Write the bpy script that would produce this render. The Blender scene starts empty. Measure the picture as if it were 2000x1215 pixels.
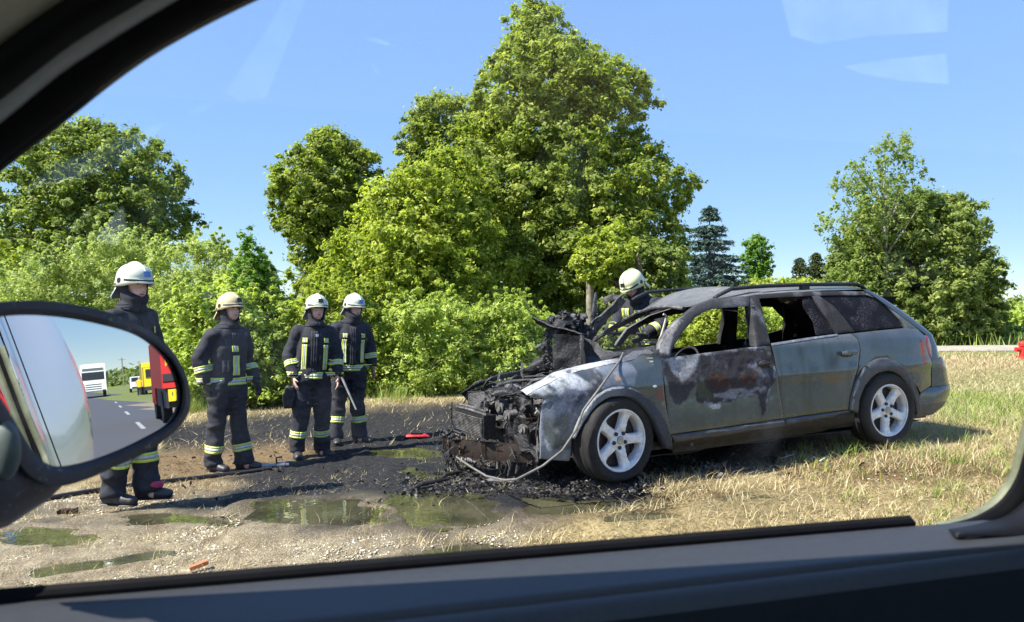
import bpy, math, random, bmesh
import numpy as np
from mathutils import Vector, Matrix, noise
from mathutils.geometry import delaunay_2d_cdt
from mathutils.bvhtree import BVHTree
random.seed(7); RNG = np.random.default_rng(7)
PI = math.pi
SC = bpy.context.scene; COL = SC.collection

# ------------------------------------------------------------ camera, sky, sun, exposure
FPX = 1480.0; HX = 1000.0; HY = 607.5; CAMZ = 1.5
cd = bpy.data.cameras.new('camera'); cam = bpy.data.objects.new('camera', cd); COL.objects.link(cam)
cd.sensor_width = 36; cd.lens = FPX/2000*36; cd.clip_start = .02; cd.clip_end = 9000
cam.location = (0, 0, CAMZ); cam.rotation_euler = (math.radians(90), 0, 0)
cd.dof.use_dof = True; cd.dof.focus_distance = 6.5; cd.dof.aperture_fstop = 8.5
SC.camera = cam
SUN_EL = math.radians(50); SUNH = Vector((-.925, -.38))
w = bpy.data.worlds.new('World'); SC.world = w; w.use_nodes = True
nt = w.node_tree; nt.nodes.clear()
sky = nt.nodes.new('ShaderNodeTexSky'); sky.sky_type = 'NISHITA'; sky.sun_disc = False
sky.sun_elevation = SUN_EL; sky.sun_rotation = math.atan2(SUNH.x, SUNH.y) % (2*PI)
sky.air_density = 1.0; sky.dust_density = .1; sky.ozone_density = 4; sky.altitude = 2000
bg = nt.nodes.new('ShaderNodeBackground'); bg.inputs[1].default_value = .13
wo = nt.nodes.new('ShaderNodeOutputWorld')
sp_ = nt.nodes.new('ShaderNodeSeparateColor'); nt.links.new(sky.outputs[0], sp_.inputs[0])
ma = nt.nodes.new('ShaderNodeMath'); ma.operation = 'MULTIPLY_ADD'; nt.links.new(sp_.outputs[2], ma.inputs[0]); ma.inputs[1].default_value = 1.11; ma.inputs[2].default_value = 1
dv = nt.nodes.new('ShaderNodeMath'); dv.operation = 'DIVIDE'; dv.inputs[0].default_value = 4.5; nt.links.new(ma.outputs[0], dv.inputs[1])
vm = nt.nodes.new('ShaderNodeVectorMath'); vm.operation = 'SCALE'; nt.links.new(sky.outputs[0], vm.inputs[0]); nt.links.new(dv.outputs[0], vm.inputs['Scale'])
nt.links.new(vm.outputs[0], bg.inputs[0]); nt.links.new(bg.outputs[0], wo.inputs[0])
sl = bpy.data.lights.new('sun', 'SUN'); sl.energy = 4.4; sl.angle = math.radians(.5); sl.color = (1, .95, .87)
so = bpy.data.objects.new('sun', sl); COL.objects.link(so)
sd = Vector((SUNH.x*math.cos(SUN_EL), SUNH.y*math.cos(SUN_EL), math.sin(SUN_EL)))
so.rotation_euler = sd.to_track_quat('Z', 'Y').to_euler()
SC.view_settings.view_transform = 'Standard'; SC.view_settings.look = 'None'
SC.view_settings.gamma = 1; SC.view_settings.use_curve_mapping = False; SC.view_settings.exposure = 1.35
SC.cycles.use_denoising = True
SC.cycles.max_bounces = 8; SC.cycles.transparent_max_bounces = 16; SC.cycles.caustics_reflective = False; SC.cycles.caustics_refractive = False
try: SC.cycles.use_adaptive_sampling = True
except Exception: pass

# ------------------------------------------------------------ helpers
def W(u, v, Y):
    """photo pixel at distance Y -> world point"""
    return Vector(((u-HX)/FPX*Y, Y, CAMZ-(v-HY)/FPX*Y))
def empty(name, loc=(0, 0, 0), rz=0, **kw):
    o = bpy.data.objects.new(name, None); COL.objects.link(o); o.location = loc; o.rotation_euler = (0, 0, rz)
    o.empty_display_size = .1
    for k, v in kw.items(): o[k] = v
    return o
def link(name, me, mat=None, parent=None, **kw):
    o = bpy.data.objects.new(name, me); COL.objects.link(o)
    if mat is not None and len(me.materials) == 0:
        for m in (mat if isinstance(mat, (list, tuple)) else [mat]): me.materials.append(m)
    if parent is not None: o.parent = parent
    for k, v in kw.items(): o[k] = v
    return o
def npmesh(name, V, F, smooth=False):
    """F: (n,k) int array of equal polygons"""
    me = bpy.data.meshes.new(name); V = np.asarray(V, np.float32); F = np.asarray(F, np.int32)
    n, k = F.shape
    me.vertices.add(len(V)); me.vertices.foreach_set('co', V.ravel())
    me.loops.add(n*k); me.loops.foreach_set('vertex_index', F.ravel())
    me.polygons.add(n); me.polygons.foreach_set('loop_start', np.arange(0, n*k, k, dtype=np.int32))
    try: me.polygons.foreach_set('loop_total', np.full(n, k, np.int32))
    except Exception: pass
    me.update(calc_edges=True)
    if smooth: me.polygons.foreach_set('use_smooth', np.ones(n, bool))
    return me
def attr_f(me, name, vals):
    a = me.attributes.new(name, 'FLOAT', 'POINT'); a.data.foreach_set('value', np.asarray(vals, np.float32))
def attr_c(me, name, cols):
    a = me.attributes.new(name, 'FLOAT_COLOR', 'POINT'); a.data.foreach_set('color', np.asarray(cols, np.float32).ravel())

class MB:
    """collects simple shapes into one mesh"""
    def __init__(s): s.v = []; s.f = []; s.m = []; s.mi = 0
    def add(s, V, F):
        b = len(s.v); s.v += [tuple(p) for p in V]; s.f += [tuple(i+b for i in f) for f in F]; s.m += [s.mi]*len(F)
        return s
    def box(s, c, d, R=None):
        V = []
        for z in (-1, 1):
            for y in (-1, 1):
                for x in (-1, 1):
                    p = Vector((x*d[0]/2, y*d[1]/2, z*d[2]/2))
                    if R is not None: p = R @ p
                    V.append(p+Vector(c))
        return s.add(V, [(0, 2, 3, 1), (4, 5, 7, 6), (0, 1, 5, 4), (2, 6, 7, 3), (0, 4, 6, 2), (1, 3, 7, 5)])
    def tube(s, P, r, n=8, cap=True, ell=None, up=None):
        """P list of points, r radius or list; ell (a,b) scale list"""
        P = [Vector(p) for p in P]; N = len(P); rs = r if isinstance(r, (list, tuple)) else [r]*N
        V = []; prev = Vector(up) if up else None
        for i, p in enumerate(P):
            t = (P[min(i+1, N-1)]-P[max(i-1, 0)])
            t = t.normalized() if t.length > 1e-9 else Vector((0, 0, 1))
            if prev is None: prev = Vector((0, 0, 1)) if abs(t.z) < .9 else Vector((1, 0, 0))
            a = (prev-t*prev.dot(t))
            a = a.normalized() if a.length > 1e-6 else t.orthogonal().normalized()
            b = t.cross(a); prev = a
            rr = rs[i]; ra, rb = (rr, rr) if not isinstance(rr, (tuple, list)) else rr
            for k in range(n):
                an = 2*PI*k/n; V.append(p+a*math.cos(an)*ra+b*math.sin(an)*rb)
        F = []
        for i in range(N-1):
            for k in range(n):
                F.append((i*n+k, i*n+(k+1) % n, (i+1)*n+(k+1) % n, (i+1)*n+k))
        if cap: F.append(tuple(range(n-1, -1, -1))); F.append(tuple((N-1)*n+k for k in range(n)))
        return s.add(V, F)
    def lathe(s, prof, c=(0, 0, 0), axis='z', n=32, closed=False, R=None):
        V = []; N = len(prof)
        for k in range(n):
            a = 2*PI*k/n
            for r, h in prof:
                if axis == 'z': p = Vector((r*math.cos(a), r*math.sin(a), h))
                elif axis == 'y': p = Vector((r*math.cos(a), h, r*math.sin(a)))
                else: p = Vector((h, r*math.cos(a), r*math.sin(a)))
                if R is not None: p = R @ p
                V.append(p+Vector(c))
        F = []
        for k in range(n):
            k2 = (k+1) % n
            for i in range(N-1 if not closed else N):
                j = (i+1) % N; F.append((k*N+i, k*N+j, k2*N+j, k2*N+i))
        return s.add(V, F)
    def ball(s, c, r, n=12, m=8, R=None):
        r = (r, r, r) if not isinstance(r, (tuple, list)) else r
        V = []; F = []
        for i in range(m+1):
            th = PI*i/m
            for k in range(n):
                a = 2*PI*k/n; p = Vector((r[0]*math.sin(th)*math.cos(a), r[1]*math.sin(th)*math.sin(a), r[2]*math.cos(th)))
                if R is not None: p = R @ p
                V.append(p+Vector(c))
        for i in range(m):
            for k in range(n): F.append((i*n+k, (i+1)*n+k, (i+1)*n+(k+1) % n, i*n+(k+1) % n))
        return s.add(V, F)
    def mesh(s, name, smooth=True):
        me = bpy.data.meshes.new(name); me.from_pydata(s.v, [], s.f)
        if any(s.m): me.polygons.foreach_set('material_index', s.m)
        if smooth: me.polygons.foreach_set('use_smooth', [True]*len(s.f))
        me.update(); return me
    def build(s, name, mat, parent=None, smooth=True, sharp=35, **kw):
        me = s.mesh(name, smooth)
        if smooth and sharp:
            bm = bmesh.new(); bm.from_mesh(me); bmesh.ops.remove_doubles(bm, verts=bm.verts, dist=1e-5)
            bmesh.ops.recalc_face_normals(bm, faces=bm.faces)
            lim = math.radians(sharp)
            for e in bm.edges:
                if len(e.link_faces) == 2 and e.calc_face_angle(0) > lim: e.smooth = False
            bm.to_mesh(me); bm.free()
        return link(name, me, mat, parent, **kw)

def vnoise(P, sc=1.0, seed=0.0, oct=3):
    """value-noise fBm for numpy arrays, P (n,2|3) -> ~[-1,1]"""
    P = np.asarray(P, float)
    if P.shape[1] == 2: P = np.c_[P, np.zeros(len(P))]
    out = np.zeros(len(P)); amp = 1; tot = 0; f = sc
    def h(i, j, k, s):
        x = (i*374761393+j*668265263+k*2147483647+int(s*9176)*1274126177) & 0xffffffff
        x = ((x ^ (x >> 13))*1274126177) & 0xffffffff
        x = x ^ (x >> 16)
        return (x & 0xffff)/32767.5-1
    for o in range(oct):
        Q = P*f+seed*17.3+o*31.7; I = np.floor(Q).astype(np.int64); T = Q-I; T = T*T*(3-2*T)
        r = 0
        for dx in (0, 1):
            for dy in (0, 1):
                for dz in (0, 1):
                    wgt = (T[:, 0] if dx else 1-T[:, 0])*(T[:, 1] if dy else 1-T[:, 1])*(T[:, 2] if dz else 1-T[:, 2])
                    r = r+wgt*h(I[:, 0]+dx, I[:, 1]+dy, I[:, 2]+dz, seed+o)
        out += amp*r; tot += amp; amp *= .5; f *= 2
    return out/tot
def inpoly(U, Vv, poly):
    c = np.zeros(len(U), bool); n = len(poly)
    for i in range(n):
        x1, y1 = poly[i]; x2, y2 = poly[(i+1) % n]
        if y1 == y2: continue
        cond = ((y1 > Vv) != (y2 > Vv)) & (U < (x2-x1)*(Vv-y1)/(y2-y1)+x1)
        c ^= cond
    return c
def polydist(U, V, poly, closed=True):
    d = np.full(len(U), 1e9); n = len(poly)
    for i in range(n if closed else n-1):
        x1, y1 = poly[i]; x2, y2 = poly[(i+1) % n]
        L = (x2-x1)**2+(y2-y1)**2+1e-12
        t = np.clip(((U-x1)*(x2-x1)+(V-y1)*(y2-y1))/L, 0, 1)
        d = np.minimum(d, np.hypot(U-x1-t*(x2-x1), V-y1-t*(y2-y1)))
    return d
def sstep(a, b, x):
    t = np.clip((x-a)/(b-a), 0, 1); return t*t*(3-2*t)

# ------------------------------------------------------------ materials
def newmat(name):
    m = bpy.data.materials.new(name); m.use_nodes = True
    return m, m.node_tree, m.node_tree.nodes['Principled BSDF']
def noise_node(nt, scale, detail=4, rough=.6, vec=None, dist=0):
    n = nt.nodes.new('ShaderNodeTexNoise'); n.inputs['Scale'].default_value = scale
    n.inputs['Detail'].default_value = detail; n.inputs['Roughness'].default_value = rough; n.inputs['Distortion'].default_value = dist
    if vec is None:
        tc = nt.nodes.new('ShaderNodeTexCoord'); vec = tc.outputs['Object']
    nt.links.new(vec, n.inputs['Vector']); return n
def mixc(nt, fac, a, b, mode='MIX'):
    n = nt.nodes.new('ShaderNodeMix'); n.data_type = 'RGBA'; n.blend_type = mode
    for s, v in ((n.inputs[0], fac), (n.inputs[6], a), (n.inputs[7], b)):
        if hasattr(v, 'node'): nt.links.new(v, s)
        elif isinstance(v, (tuple, list)): s.default_value = (*v[:3], 1)
        else: s.default_value = v
    return n.outputs[2]
def ramp(nt, src, p0, p1, c0=(0, 0, 0), c1=(1, 1, 1)):
    n = nt.nodes.new('ShaderNodeValToRGB'); e = n.color_ramp.elements
    e[0].position = p0; e[1].position = p1; e[0].color = (*c0, 1); e[1].color = (*c1, 1)
    nt.links.new(src, n.inputs[0]); return n.outputs[0]
def bump(nt, bsdf, h, strength=.3, dist=.01):
    b = nt.nodes.new('ShaderNodeBump'); b.inputs['Strength'].default_value = strength; b.inputs['Distance'].default_value = dist
    nt.links.new(h, b.inputs['Height']); nt.links.new(b.outputs[0], bsdf.inputs['Normal'])
def simple(name, c, rough=.6, metal=0, nscale=20, var=.25, bmp=0, bdist=.003, coat=0, spec=.5, c2=None):
    m, nt, b = newmat(name)
    n = noise_node(nt, nscale)
    lo = tuple(x*(1-var) for x in c) if c2 is None else c2; hi = tuple(min(1, x*(1+var)) for x in c) if c2 is None else c
    col = ramp(nt, n.outputs[0], .35, .65, lo, hi)
    nt.links.new(col, b.inputs['Base Color'])
    b.inputs['Roughness'].default_value = rough; b.inputs['Metallic'].default_value = metal
    b.inputs['Coat Weight'].default_value = coat; b.inputs['Specular IOR Level'].default_value = spec
    if bmp:
        n2 = noise_node(nt, nscale*3); bump(nt, b, n2.outputs[0], bmp, bdist)
    return m
def attrcol(nt, name):
    a = nt.nodes.new('ShaderNodeAttribute'); a.attribute_name = name; return a
AX = Vector((.968, .2506, 0)).normalized(); NX = Vector((-AX.y, AX.x, 0)); P0 = Vector((-.449, .664, 0))
# ------------------------------------------------------------ terrain
CTRL = np.array([(-2.94, 5.92, -.02), (-2.97, 7.79, -.155), (-2.27, 8.46, -.13), (-1.95, 9.25, -.11), (.86, 5.55, .228), (3.4, 6.62, .292),
    (1.3, 8.3, .18), (3.6, 8.8, .28), (-4.5, 13, -.12), (-1.5, 13, .1), (1.5, 13, .25), (5, 13, .35), (13, 25, .54), (9, 17, .45), (0, 30, .4), (-10, 25, .0), (-14, 14, -.25),
    (20, 40, .6), (30, 60, .7), (-5, 4, 0), (-2.5, 4.3, 0), (-.9, 5.15, .085), (-.4, 5.2, .095), (0, 4.3, .05), (1.7, 5.15, .19), (2, 4.4, .12), (4.5, 5, .2), (5.5, 8, .33), (-6, 8, -.17), (60, 200, .5), (-80, 200, .3), (0, 400, .5)])
def ground_base(X, Y):
    X = np.asarray(X, float); Y = np.asarray(Y, float); num = 0; den = 0
    for cx, cy, cz in CTRL:
        q = 1/((X-cx)**2+(Y-cy)**2+.35)**1.7; num = num+q*cz; den = den+q
    g = num/den
    oo = (X-P0.x)*NX.x+(Y-P0.y)*NX.y
    return g*sstep(2.7, 4.2, oo)-.006*(oo < 3.3)
def topx(X, Y, Z):
    Y = np.maximum(Y, .3)
    return HX+X/Y*FPX, HY-(Z-CAMZ)/Y*FPX
PUDDLES = [  # outline traced on the ground, water surface
    [(735, 968), (800, 962), (880, 958), (960, 966), (1010, 976), (1005, 1000), (960, 1022), (900, 1036), (830, 1038), (760, 1030), (725, 1005)],
    [(470, 1000), (560, 985), (700, 978), (725, 1000), (735, 1030), (640, 1040), (540, 1036), (470, 1030)],
    [(1010, 972), (1120, 966), (1260, 962), (1330, 966), (1300, 985), (1180, 998), (1090, 1008), (1020, 1008)],
    [(790, 918), (850, 917), (858, 934), (820, 941), (780, 936)],
    [(790, 1095), (850, 1066), (900, 1056), (965, 1066), (1020, 1080), (960, 1092), (880, 1102)],
    [(0, 1040), (70, 1028), (150, 1034), (210, 1048), (150, 1066), (60, 1074), (0, 1066)],
    [(60, 1112), (140, 1098), (225, 1090), (300, 1072), (350, 1070), (340, 1086), (250, 1104), (150, 1124), (80, 1130)],
    [(1160, 1012), (1220, 998), (1340, 990), (1350, 1006), (1260, 1026), (1190, 1032)],
    [(1380, 968), (1460, 962), (1540, 968), (1500, 982), (1400, 984)],
    [(700, 885), (790, 878), (872, 876), (860, 890), (780, 896), (710, 898)],
    [(250, 1010), (330, 1004), (450, 1012), (450, 1026), (330, 1030), (260, 1026)],
    [(0, 1140), (40, 1135), (60, 1150), (0, 1165)]]
def px_to_ground(u, v):
    Y = 5.0
    for _ in range(30):
        z = float(ground_base((u-HX)/FPX*Y, Y)); Y2 = (CAMZ-z)*FPX/(v-HY); Y = .5*Y+.5*Y2
    return ((u-HX)/FPX*Y, Y, float(ground_base((u-HX)/FPX*Y, Y)))
PW = []
for pd in PUDDLES:
    w3 = [px_to_ground(u, v) for u, v in pd]
    PW.append(([(a, b) for a, b, c in w3], float(np.mean([c for a, b, c in w3]))))
_l = [q[1] for q in PW]; PW[1] = (PW[1][0], _l[0]); PW[2] = (PW[2][0], (_l[0]+_l[2])/2)
def puddle_carve(X, Y, Z, rough):
    for poly, lvl in PW:
        xs = [p[0] for p in poly]; ys = [p[1] for p in poly]
        idx = np.where((X > min(xs)-.35) & (X < max(xs)+.35) & (Y > min(ys)-.35) & (Y < max(ys)+.35))[0]
        if not len(idx): continue
        x = X[idx]+.16*rough[idx]; y = Y[idx]+.085*rough[idx]
        s = np.where(inpoly(x, y, poly), 1, -1)*polydist(x, y, poly)
        m = sstep(-.28, .0, s)                                  # level the rim towards the water line
        Z[idx] = Z[idx]*(1-m)+(lvl+.015)*m
        Z[idx] -= .075*sstep(-.02, .10, s)
    return Z
def gz(x, y): return float(ground_base(x, y))

def zones(X, Y, Z):
    """black ash, straw, green, wet masks from outlines traced on the ground"""
    u, v = topx(X, Y, Z); P = np.c_[X, Y]
    n1 = vnoise(P, 1.3, 1, 4); n2 = vnoise(P, 5, 2, 3); n3 = vnoise(P*np.array([.5, 1]), .6, 3, 3)
    front = (Y > 3)
    sc = np.clip((v-HY)/300, .15, 2)
    uu = u+n1*55*sc+n2*18*sc; vv = v+n1*18*sc+n2*7*sc
    def soft(poly, w=18):
        s = np.where(inpoly(uu, vv, poly), 1, -1)*polydist(uu, vv, poly)
        return sstep(-w, w, s)*front
    ash = soft([(300, 838), (500, 806), (700, 793), (900, 776), (1150, 780), (1400, 820), (1560, 862), (1480, 902), (1360, 925), (1300, 960), (1180, 1000), (1000, 1012), (880, 985), (720, 975), (520, 985), (320, 1000), (300, 975), (420, 958), (520, 932), (600, 905), (640, 880), (520, 868), (300, 880)])
    brown = soft([(200, 900), (420, 862), (620, 852), (880, 822), (900, 880), (760, 885), (600, 905), (520, 940), (330, 965), (160, 985)], 14)*.8
    brown = np.maximum(brown, soft([(1560, 900), (1700, 882), (1840, 888), (1960, 900), (1950, 940), (1760, 950), (1600, 940), (1500, 925)], 22))
    brown = np.maximum(brown, soft([(1000, 985), (1200, 975), (1400, 955), (1480, 965), (1300, 1000), (1050, 1020)], 14)*.7)
    straw = soft([(1040, 1075), (1180, 1000), (1400, 935), (1600, 885), (1800, 820), (2400, 760), (3200, 700), (3200, 1600), (1100, 1600), (1020, 1200)], 30)
    straw = np.maximum(straw, .75*soft([(120, 960), (350, 880), (640, 850), (900, 800), (900, 740), (300, 800), (-400, 860), (-400, 1000)], 14))
    straw = np.maximum(straw, soft([(1780, 690), (2600, 660), (3200, 640), (3200, 800), (1780, 860)], 10)*.8)
    green = sstep(5.2, 6.0, Y)*(sstep(812, 790, vv+.055*(uu-370)) if True else 0)*(u < 1500)*front
    green = np.maximum(green, soft([(1830, 735), (2100, 715), (3000, 700), (3000, 850), (2000, 850), (1880, 800), (1800, 790)], 16)*.8)
    green = np.maximum(green, sstep(17, 19, Y+.03*X))
    so_ = (X-P0.x)*AX.x+(Y-P0.y)*AX.y; oo_ = (X-P0.x)*NX.x+(Y-P0.y)*NX.y
    green = np.maximum(green, sstep(5, 8, so_)*(sstep(4.2, 5.5, np.abs(oo_+.7))*(Y < 14))*(1-front*(X < 14)))
    wet = soft([(-200, 1010), (300, 975), (700, 955), (1000, 955), (1350, 945), (1600, 955), (1500, 1010), (1150, 1040), (900, 1110), (600, 1080), (300, 1135), (-200, 1190)], 20)
    wet = np.clip(wet*(.75+.5*n3)*(1-.6*sstep(1015, 1060, v)), 0, 1)
    ash = ash*np.clip(1.3+.5*n2+.5*n1-.15*sstep(880, 820, v)*(X < 1), 0, 1)
    for pl_, l_ in PW[:5]: wet = np.maximum(wet, sstep(.28, .03, np.where(inpoly(X, Y, pl_), 0, polydist(X+.15*n2, Y+.1*n1, pl_))))
    ash = np.maximum(ash, .55*wet*sstep(-.3, .4, n2+.5*n1)*(u < 1120)*(v < 1060))
    edge_ = sstep(795, 811, v+.035*(u-370)+6*n2)+(u > 1000)*1.0; ash = ash*np.clip(edge_, 0, 1)
    strip_ = sstep(786, 793, v+.035*(u-370)+5*n2)*(1-np.clip(edge_, 0, 1))*(u < 1000)*front; straw = np.maximum(straw, strip_*.9); green = green*(1-.75*strip_); brown = brown*(1-strip_)
    return ash, brown, straw, green, wet, n1, n2, n3

def axis_coords(fine0, fine1, step, lo, hi, g=1.22):
    c = list(np.arange(fine0, fine1, step)); a = []; s = step; x = fine0
    while x > lo: s *= g; x -= s; a.append(x)
    b = []; s = step; x = c[-1]
    while x < hi: s *= g; x += s; b.append(x)
    return np.array(a[::-1]+c+b)
gx = axis_coords(-4.6, 6.2, .033, -3500, 3500, 1.28); gy = axis_coords(3.95, 9.6, .030, -3500, 3500, 1.28)
GX, GY = np.meshgrid(gx, gy); sh = GX.shape; X = GX.ravel(); Y = GY.ravel()
Zb = ground_base(X, Y)
ASH, BROWN, STRAW, GREEN, WET, N1, N2, N3 = zones(X, Y, Zb)
near = sstep(-8, -5.5, X)*sstep(9, 6.5, X)*sstep(3.2, 3.8, Y)*sstep(13, 10, Y)
rl = vnoise(np.c_[X, Y], 3, 5, 3)*.010+vnoise(np.c_[X, Y], 11, 6, 3)*.016
rl2 = np.abs(vnoise(np.c_[X, Y], 22, 8, 2))*.016*(.4+ASH+.4*STRAW)+np.maximum(0, vnoise(np.c_[X, Y], 17, 9, 2))*.02*ASH
Z = Zb+near*(rl*(1-.35*WET)+rl2)
rough = vnoise(np.c_[X, Y]*np.array([1, 1.8]), 3.2, 11, 4)*1.6
Z = puddle_carve(X, Y, Z, rough); Z += near*vnoise(np.c_[X, Y], 18, 12, 2)*.006
ny, nx = sh; ii = np.arange(ny*nx).reshape(ny, nx)
Fq = np.stack([ii[:-1, :-1], ii[:-1, 1:], ii[1:, 1:], ii[1:, :-1]], -1).reshape(-1, 4)
gme = npmesh('ground', np.c_[X, Y, Z], Fq, True)
attr_c(gme, 'zoneA', np.c_[ASH, BROWN, STRAW, GREEN]); attr_f(gme, 'wet', WET)
def ground_mat():
    m, nt, b = newmat('ground_soil')
    A = attrcol(nt, 'zoneA'); sp = nt.nodes.new('ShaderNodeSeparateColor'); nt.links.new(A.outputs['Color'], sp.inputs[0])
    wt = attrcol(nt, 'wet')
    n_f = noise_node(nt, 38, 6, .7); n_m = noise_node(nt, 6, 5, .65); n_c = noise_node(nt, 130, 3, .7)
    vo = nt.nodes.new('ShaderNodeTexVoronoi'); vo.inputs['Scale'].default_value = 95
    tc = nt.nodes.new('ShaderNodeTexCoord'); nt.links.new(tc.outputs['Object'], vo.inputs['Vector'])
    peb = ramp(nt, vo.outputs['Distance'], .1, .55, (.84, .74, .54), (.46, .385, .26))
    grav = mixc(nt, n_f.outputs[0], (.30, .25, .17), peb); grav = mixc(nt, .5, grav, peb); grav = mixc(nt, 1.0, grav, ramp(nt, n_c.outputs[0], .38, .60, (.45, .42, .38), (1.15, 1.14, 1.1)), 'MULTIPLY'); grav = mixc(nt, 1.0, grav, ramp(nt, n_m.outputs[0], .35, .62, (.62, .58, .52), (1.08, 1.08, 1.06)), 'MULTIPLY')
    strawc = ramp(nt, n_f.outputs[0], .3, .7, (.10, .07, .03), (.60, .47, .22))
    col = mixc(nt, sp.outputs[2], grav, strawc)
    greenc = ramp(nt, n_m.outputs[0], .3, .7, (.10, .14, .03), (.30, .31, .10))
    col = mixc(nt, A.outputs['Alpha'], col, greenc)
    brn = ramp(nt, n_f.outputs[0], .35, .65, (.04, .022, .010), (.30, .185, .075))
    col = mixc(nt, sp.outputs[1], col, brn)
    ashc = ramp(nt, n_f.outputs[0], .42, .72, (.008, .008, .009), (.050, .048, .048))
    spk = ramp(nt, n_c.outputs[0], .66, .72, (0, 0, 0), (.10, .10, .105)); ashc = mixc(nt, 1.0, ashc, spk, 'ADD')
    col = mixc(nt, sp.outputs[0], col, ashc)
    wf = nt.nodes.new('ShaderNodeMath'); wf.operation = 'MULTIPLY'; wf.inputs[1].default_value = .6; nt.links.new(wt.outputs['Fac'], wf.inputs[0])
    dk = mixc(nt, 1.0, col, (.36, .34, .31), 'MULTIPLY'); col = mixc(nt, wf.outputs[0], col, dk)
    nt.links.new(col, b.inputs['Base Color'])
    rr = nt.nodes.new('ShaderNodeMapRange'); rr.inputs[3].default_value = .95; rr.inputs[4].default_value = .42
    nt.links.new(wt.outputs['Fac'], rr.inputs[0]); nt.links.new(rr.outputs[0], b.inputs['Roughness'])
    b.inputs['Specular IOR Level'].default_value = .35
    h = nt.nodes.new('ShaderNodeMath'); h.operation = 'ADD'; nt.links.new(n_f.outputs[0], h.inputs[0]); nt.links.new(n_c.outputs[0], h.inputs[1])
    bump(nt, b, h.outputs[0], 1.0, .016)
    return m
link('ground', gme, ground_mat(), kind='structure')
# asphalt road running past the camera car
def CL(s, o, z): return P0+AX*s+NX*o+Vector((0, 0, z))      # car frame: s to the rear, o outboard
road_m = simple('asphalt', (.095, .095, .098), .85, nscale=60, var=.3, bmp=.5, bdist=.004)
NR = 60; ss = np.r_[-np.geomspace(.5, 400, 30)[::-1], np.geomspace(.5, 900, 40)]
rV = []; 
for s in ss:
    for o in (-4.6, -2, 0, 1.5, 2.7, 3.25): rV.append(CL(s, o, .012))
rF = [(i*6+j, (i+1)*6+j, (i+1)*6+j+1, i*6+j+1) for i in range(len(ss)-1) for j in range(5)]
me = bpy.data.meshes.new('road'); me.from_pydata(rV, [], rF); link('road', me, road_m, kind='structure')
white_p = simple('road_paint', (.42, .42, .41), .7, nscale=30, var=.15)
for i in range(14):
    s0 = 24+i*12
    mb = MB(); mb.add([CL(s0, 1.15, .018), CL(s0+4.5, 1.15, .018), CL(s0+4.5, 1.28, .018), CL(s0, 1.28, .018)], [(0, 1, 2, 3)])
    mb.build('road_marking', white_p, smooth=False, kind='structure')
mb = MB(); mb.add([CL(-30, -4.1, .018), CL(500, -4.1, .018), CL(500, -3.98, .018), CL(-30, -3.98, .018)], [(0, 1, 2, 3)]); mb.build('road_marking', white_p, smooth=False, kind='structure')
# muddy water lying in the hollows
def water_mat():
    m, nt, b = newmat('puddle_water')
    n = noise_node(nt, 2.5, 3)
    nt.links.new(ramp(nt, n.outputs[0], .35, .65, (.035, .034, .02), (.09, .085, .045)), b.inputs['Base Color'])
    b.inputs['Roughness'].default_value = .02; b.inputs['IOR'].default_value = 1.6; b.inputs['Specular IOR Level'].default_value = .9
    n2 = noise_node(nt, 9, 2); bump(nt, b, n2.outputs[0], .05, .02)
    return m
wm = water_mat()
for i, (poly, lvl) in enumerate(PW):
    xs = [p[0] for p in poly]; ys = [p[1] for p in poly]; ax_ = np.arange(min(xs)-.3, max(xs)+.3, .03); ay_ = np.arange(min(ys)-.3, max(ys)+.3, .03)
    QX, QY = np.meshgrid(ax_, ay_); x = QX.ravel(); y = QY.ravel(); r_ = vnoise(np.c_[x, y]*np.array([1, 1.8]), 3.2, 11, 4)*1.6
    x2 = x+.16*r_; y2 = y+.085*r_; s_ = (np.where(inpoly(x2, y2, poly), 1, -1)*polydist(x2, y2, poly)).reshape(QX.shape) > -.02
    k = np.arange(len(x)).reshape(QX.shape); ok = s_[:-1, :-1] & s_[:-1, 1:] & s_[1:, 1:] & s_[1:, :-1]
    Fw = np.stack([k[:-1, :-1][ok], k[:-1, 1:][ok], k[1:, 1:][ok], k[1:, :-1][ok]], 1); us = np.unique(Fw); mp_ = np.zeros(len(x), int); mp_[us] = np.arange(len(us))
    link('puddle', npmesh('puddle', np.c_[x[us], y[us], np.full(len(us), lvl)], mp_[Fw]), wm, kind='structure'); continue
    mb = MB(); mb.build('puddle', wm, smooth=False, kind='structure')
# pale track beyond the meadow on the right
trk = simple('gravel_track', (.34, .31, .25), .9, nscale=3, var=.15)
tv = []; 
for t in np.linspace(0, 1, 40):
    x = 10.5+t*60; y = 19.6+t*3.0
    for dy in (0, 1.7): tv.append((x, y+dy*(1+t), gz(x, y+dy)+.03))
me = bpy.data.meshes.new('path'); me.from_pydata(tv, [], [(2*i, 2*i+2, 2*i+3, 2*i+1) for i in range(39)]); link('path', me, trk, kind='structure')

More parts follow.
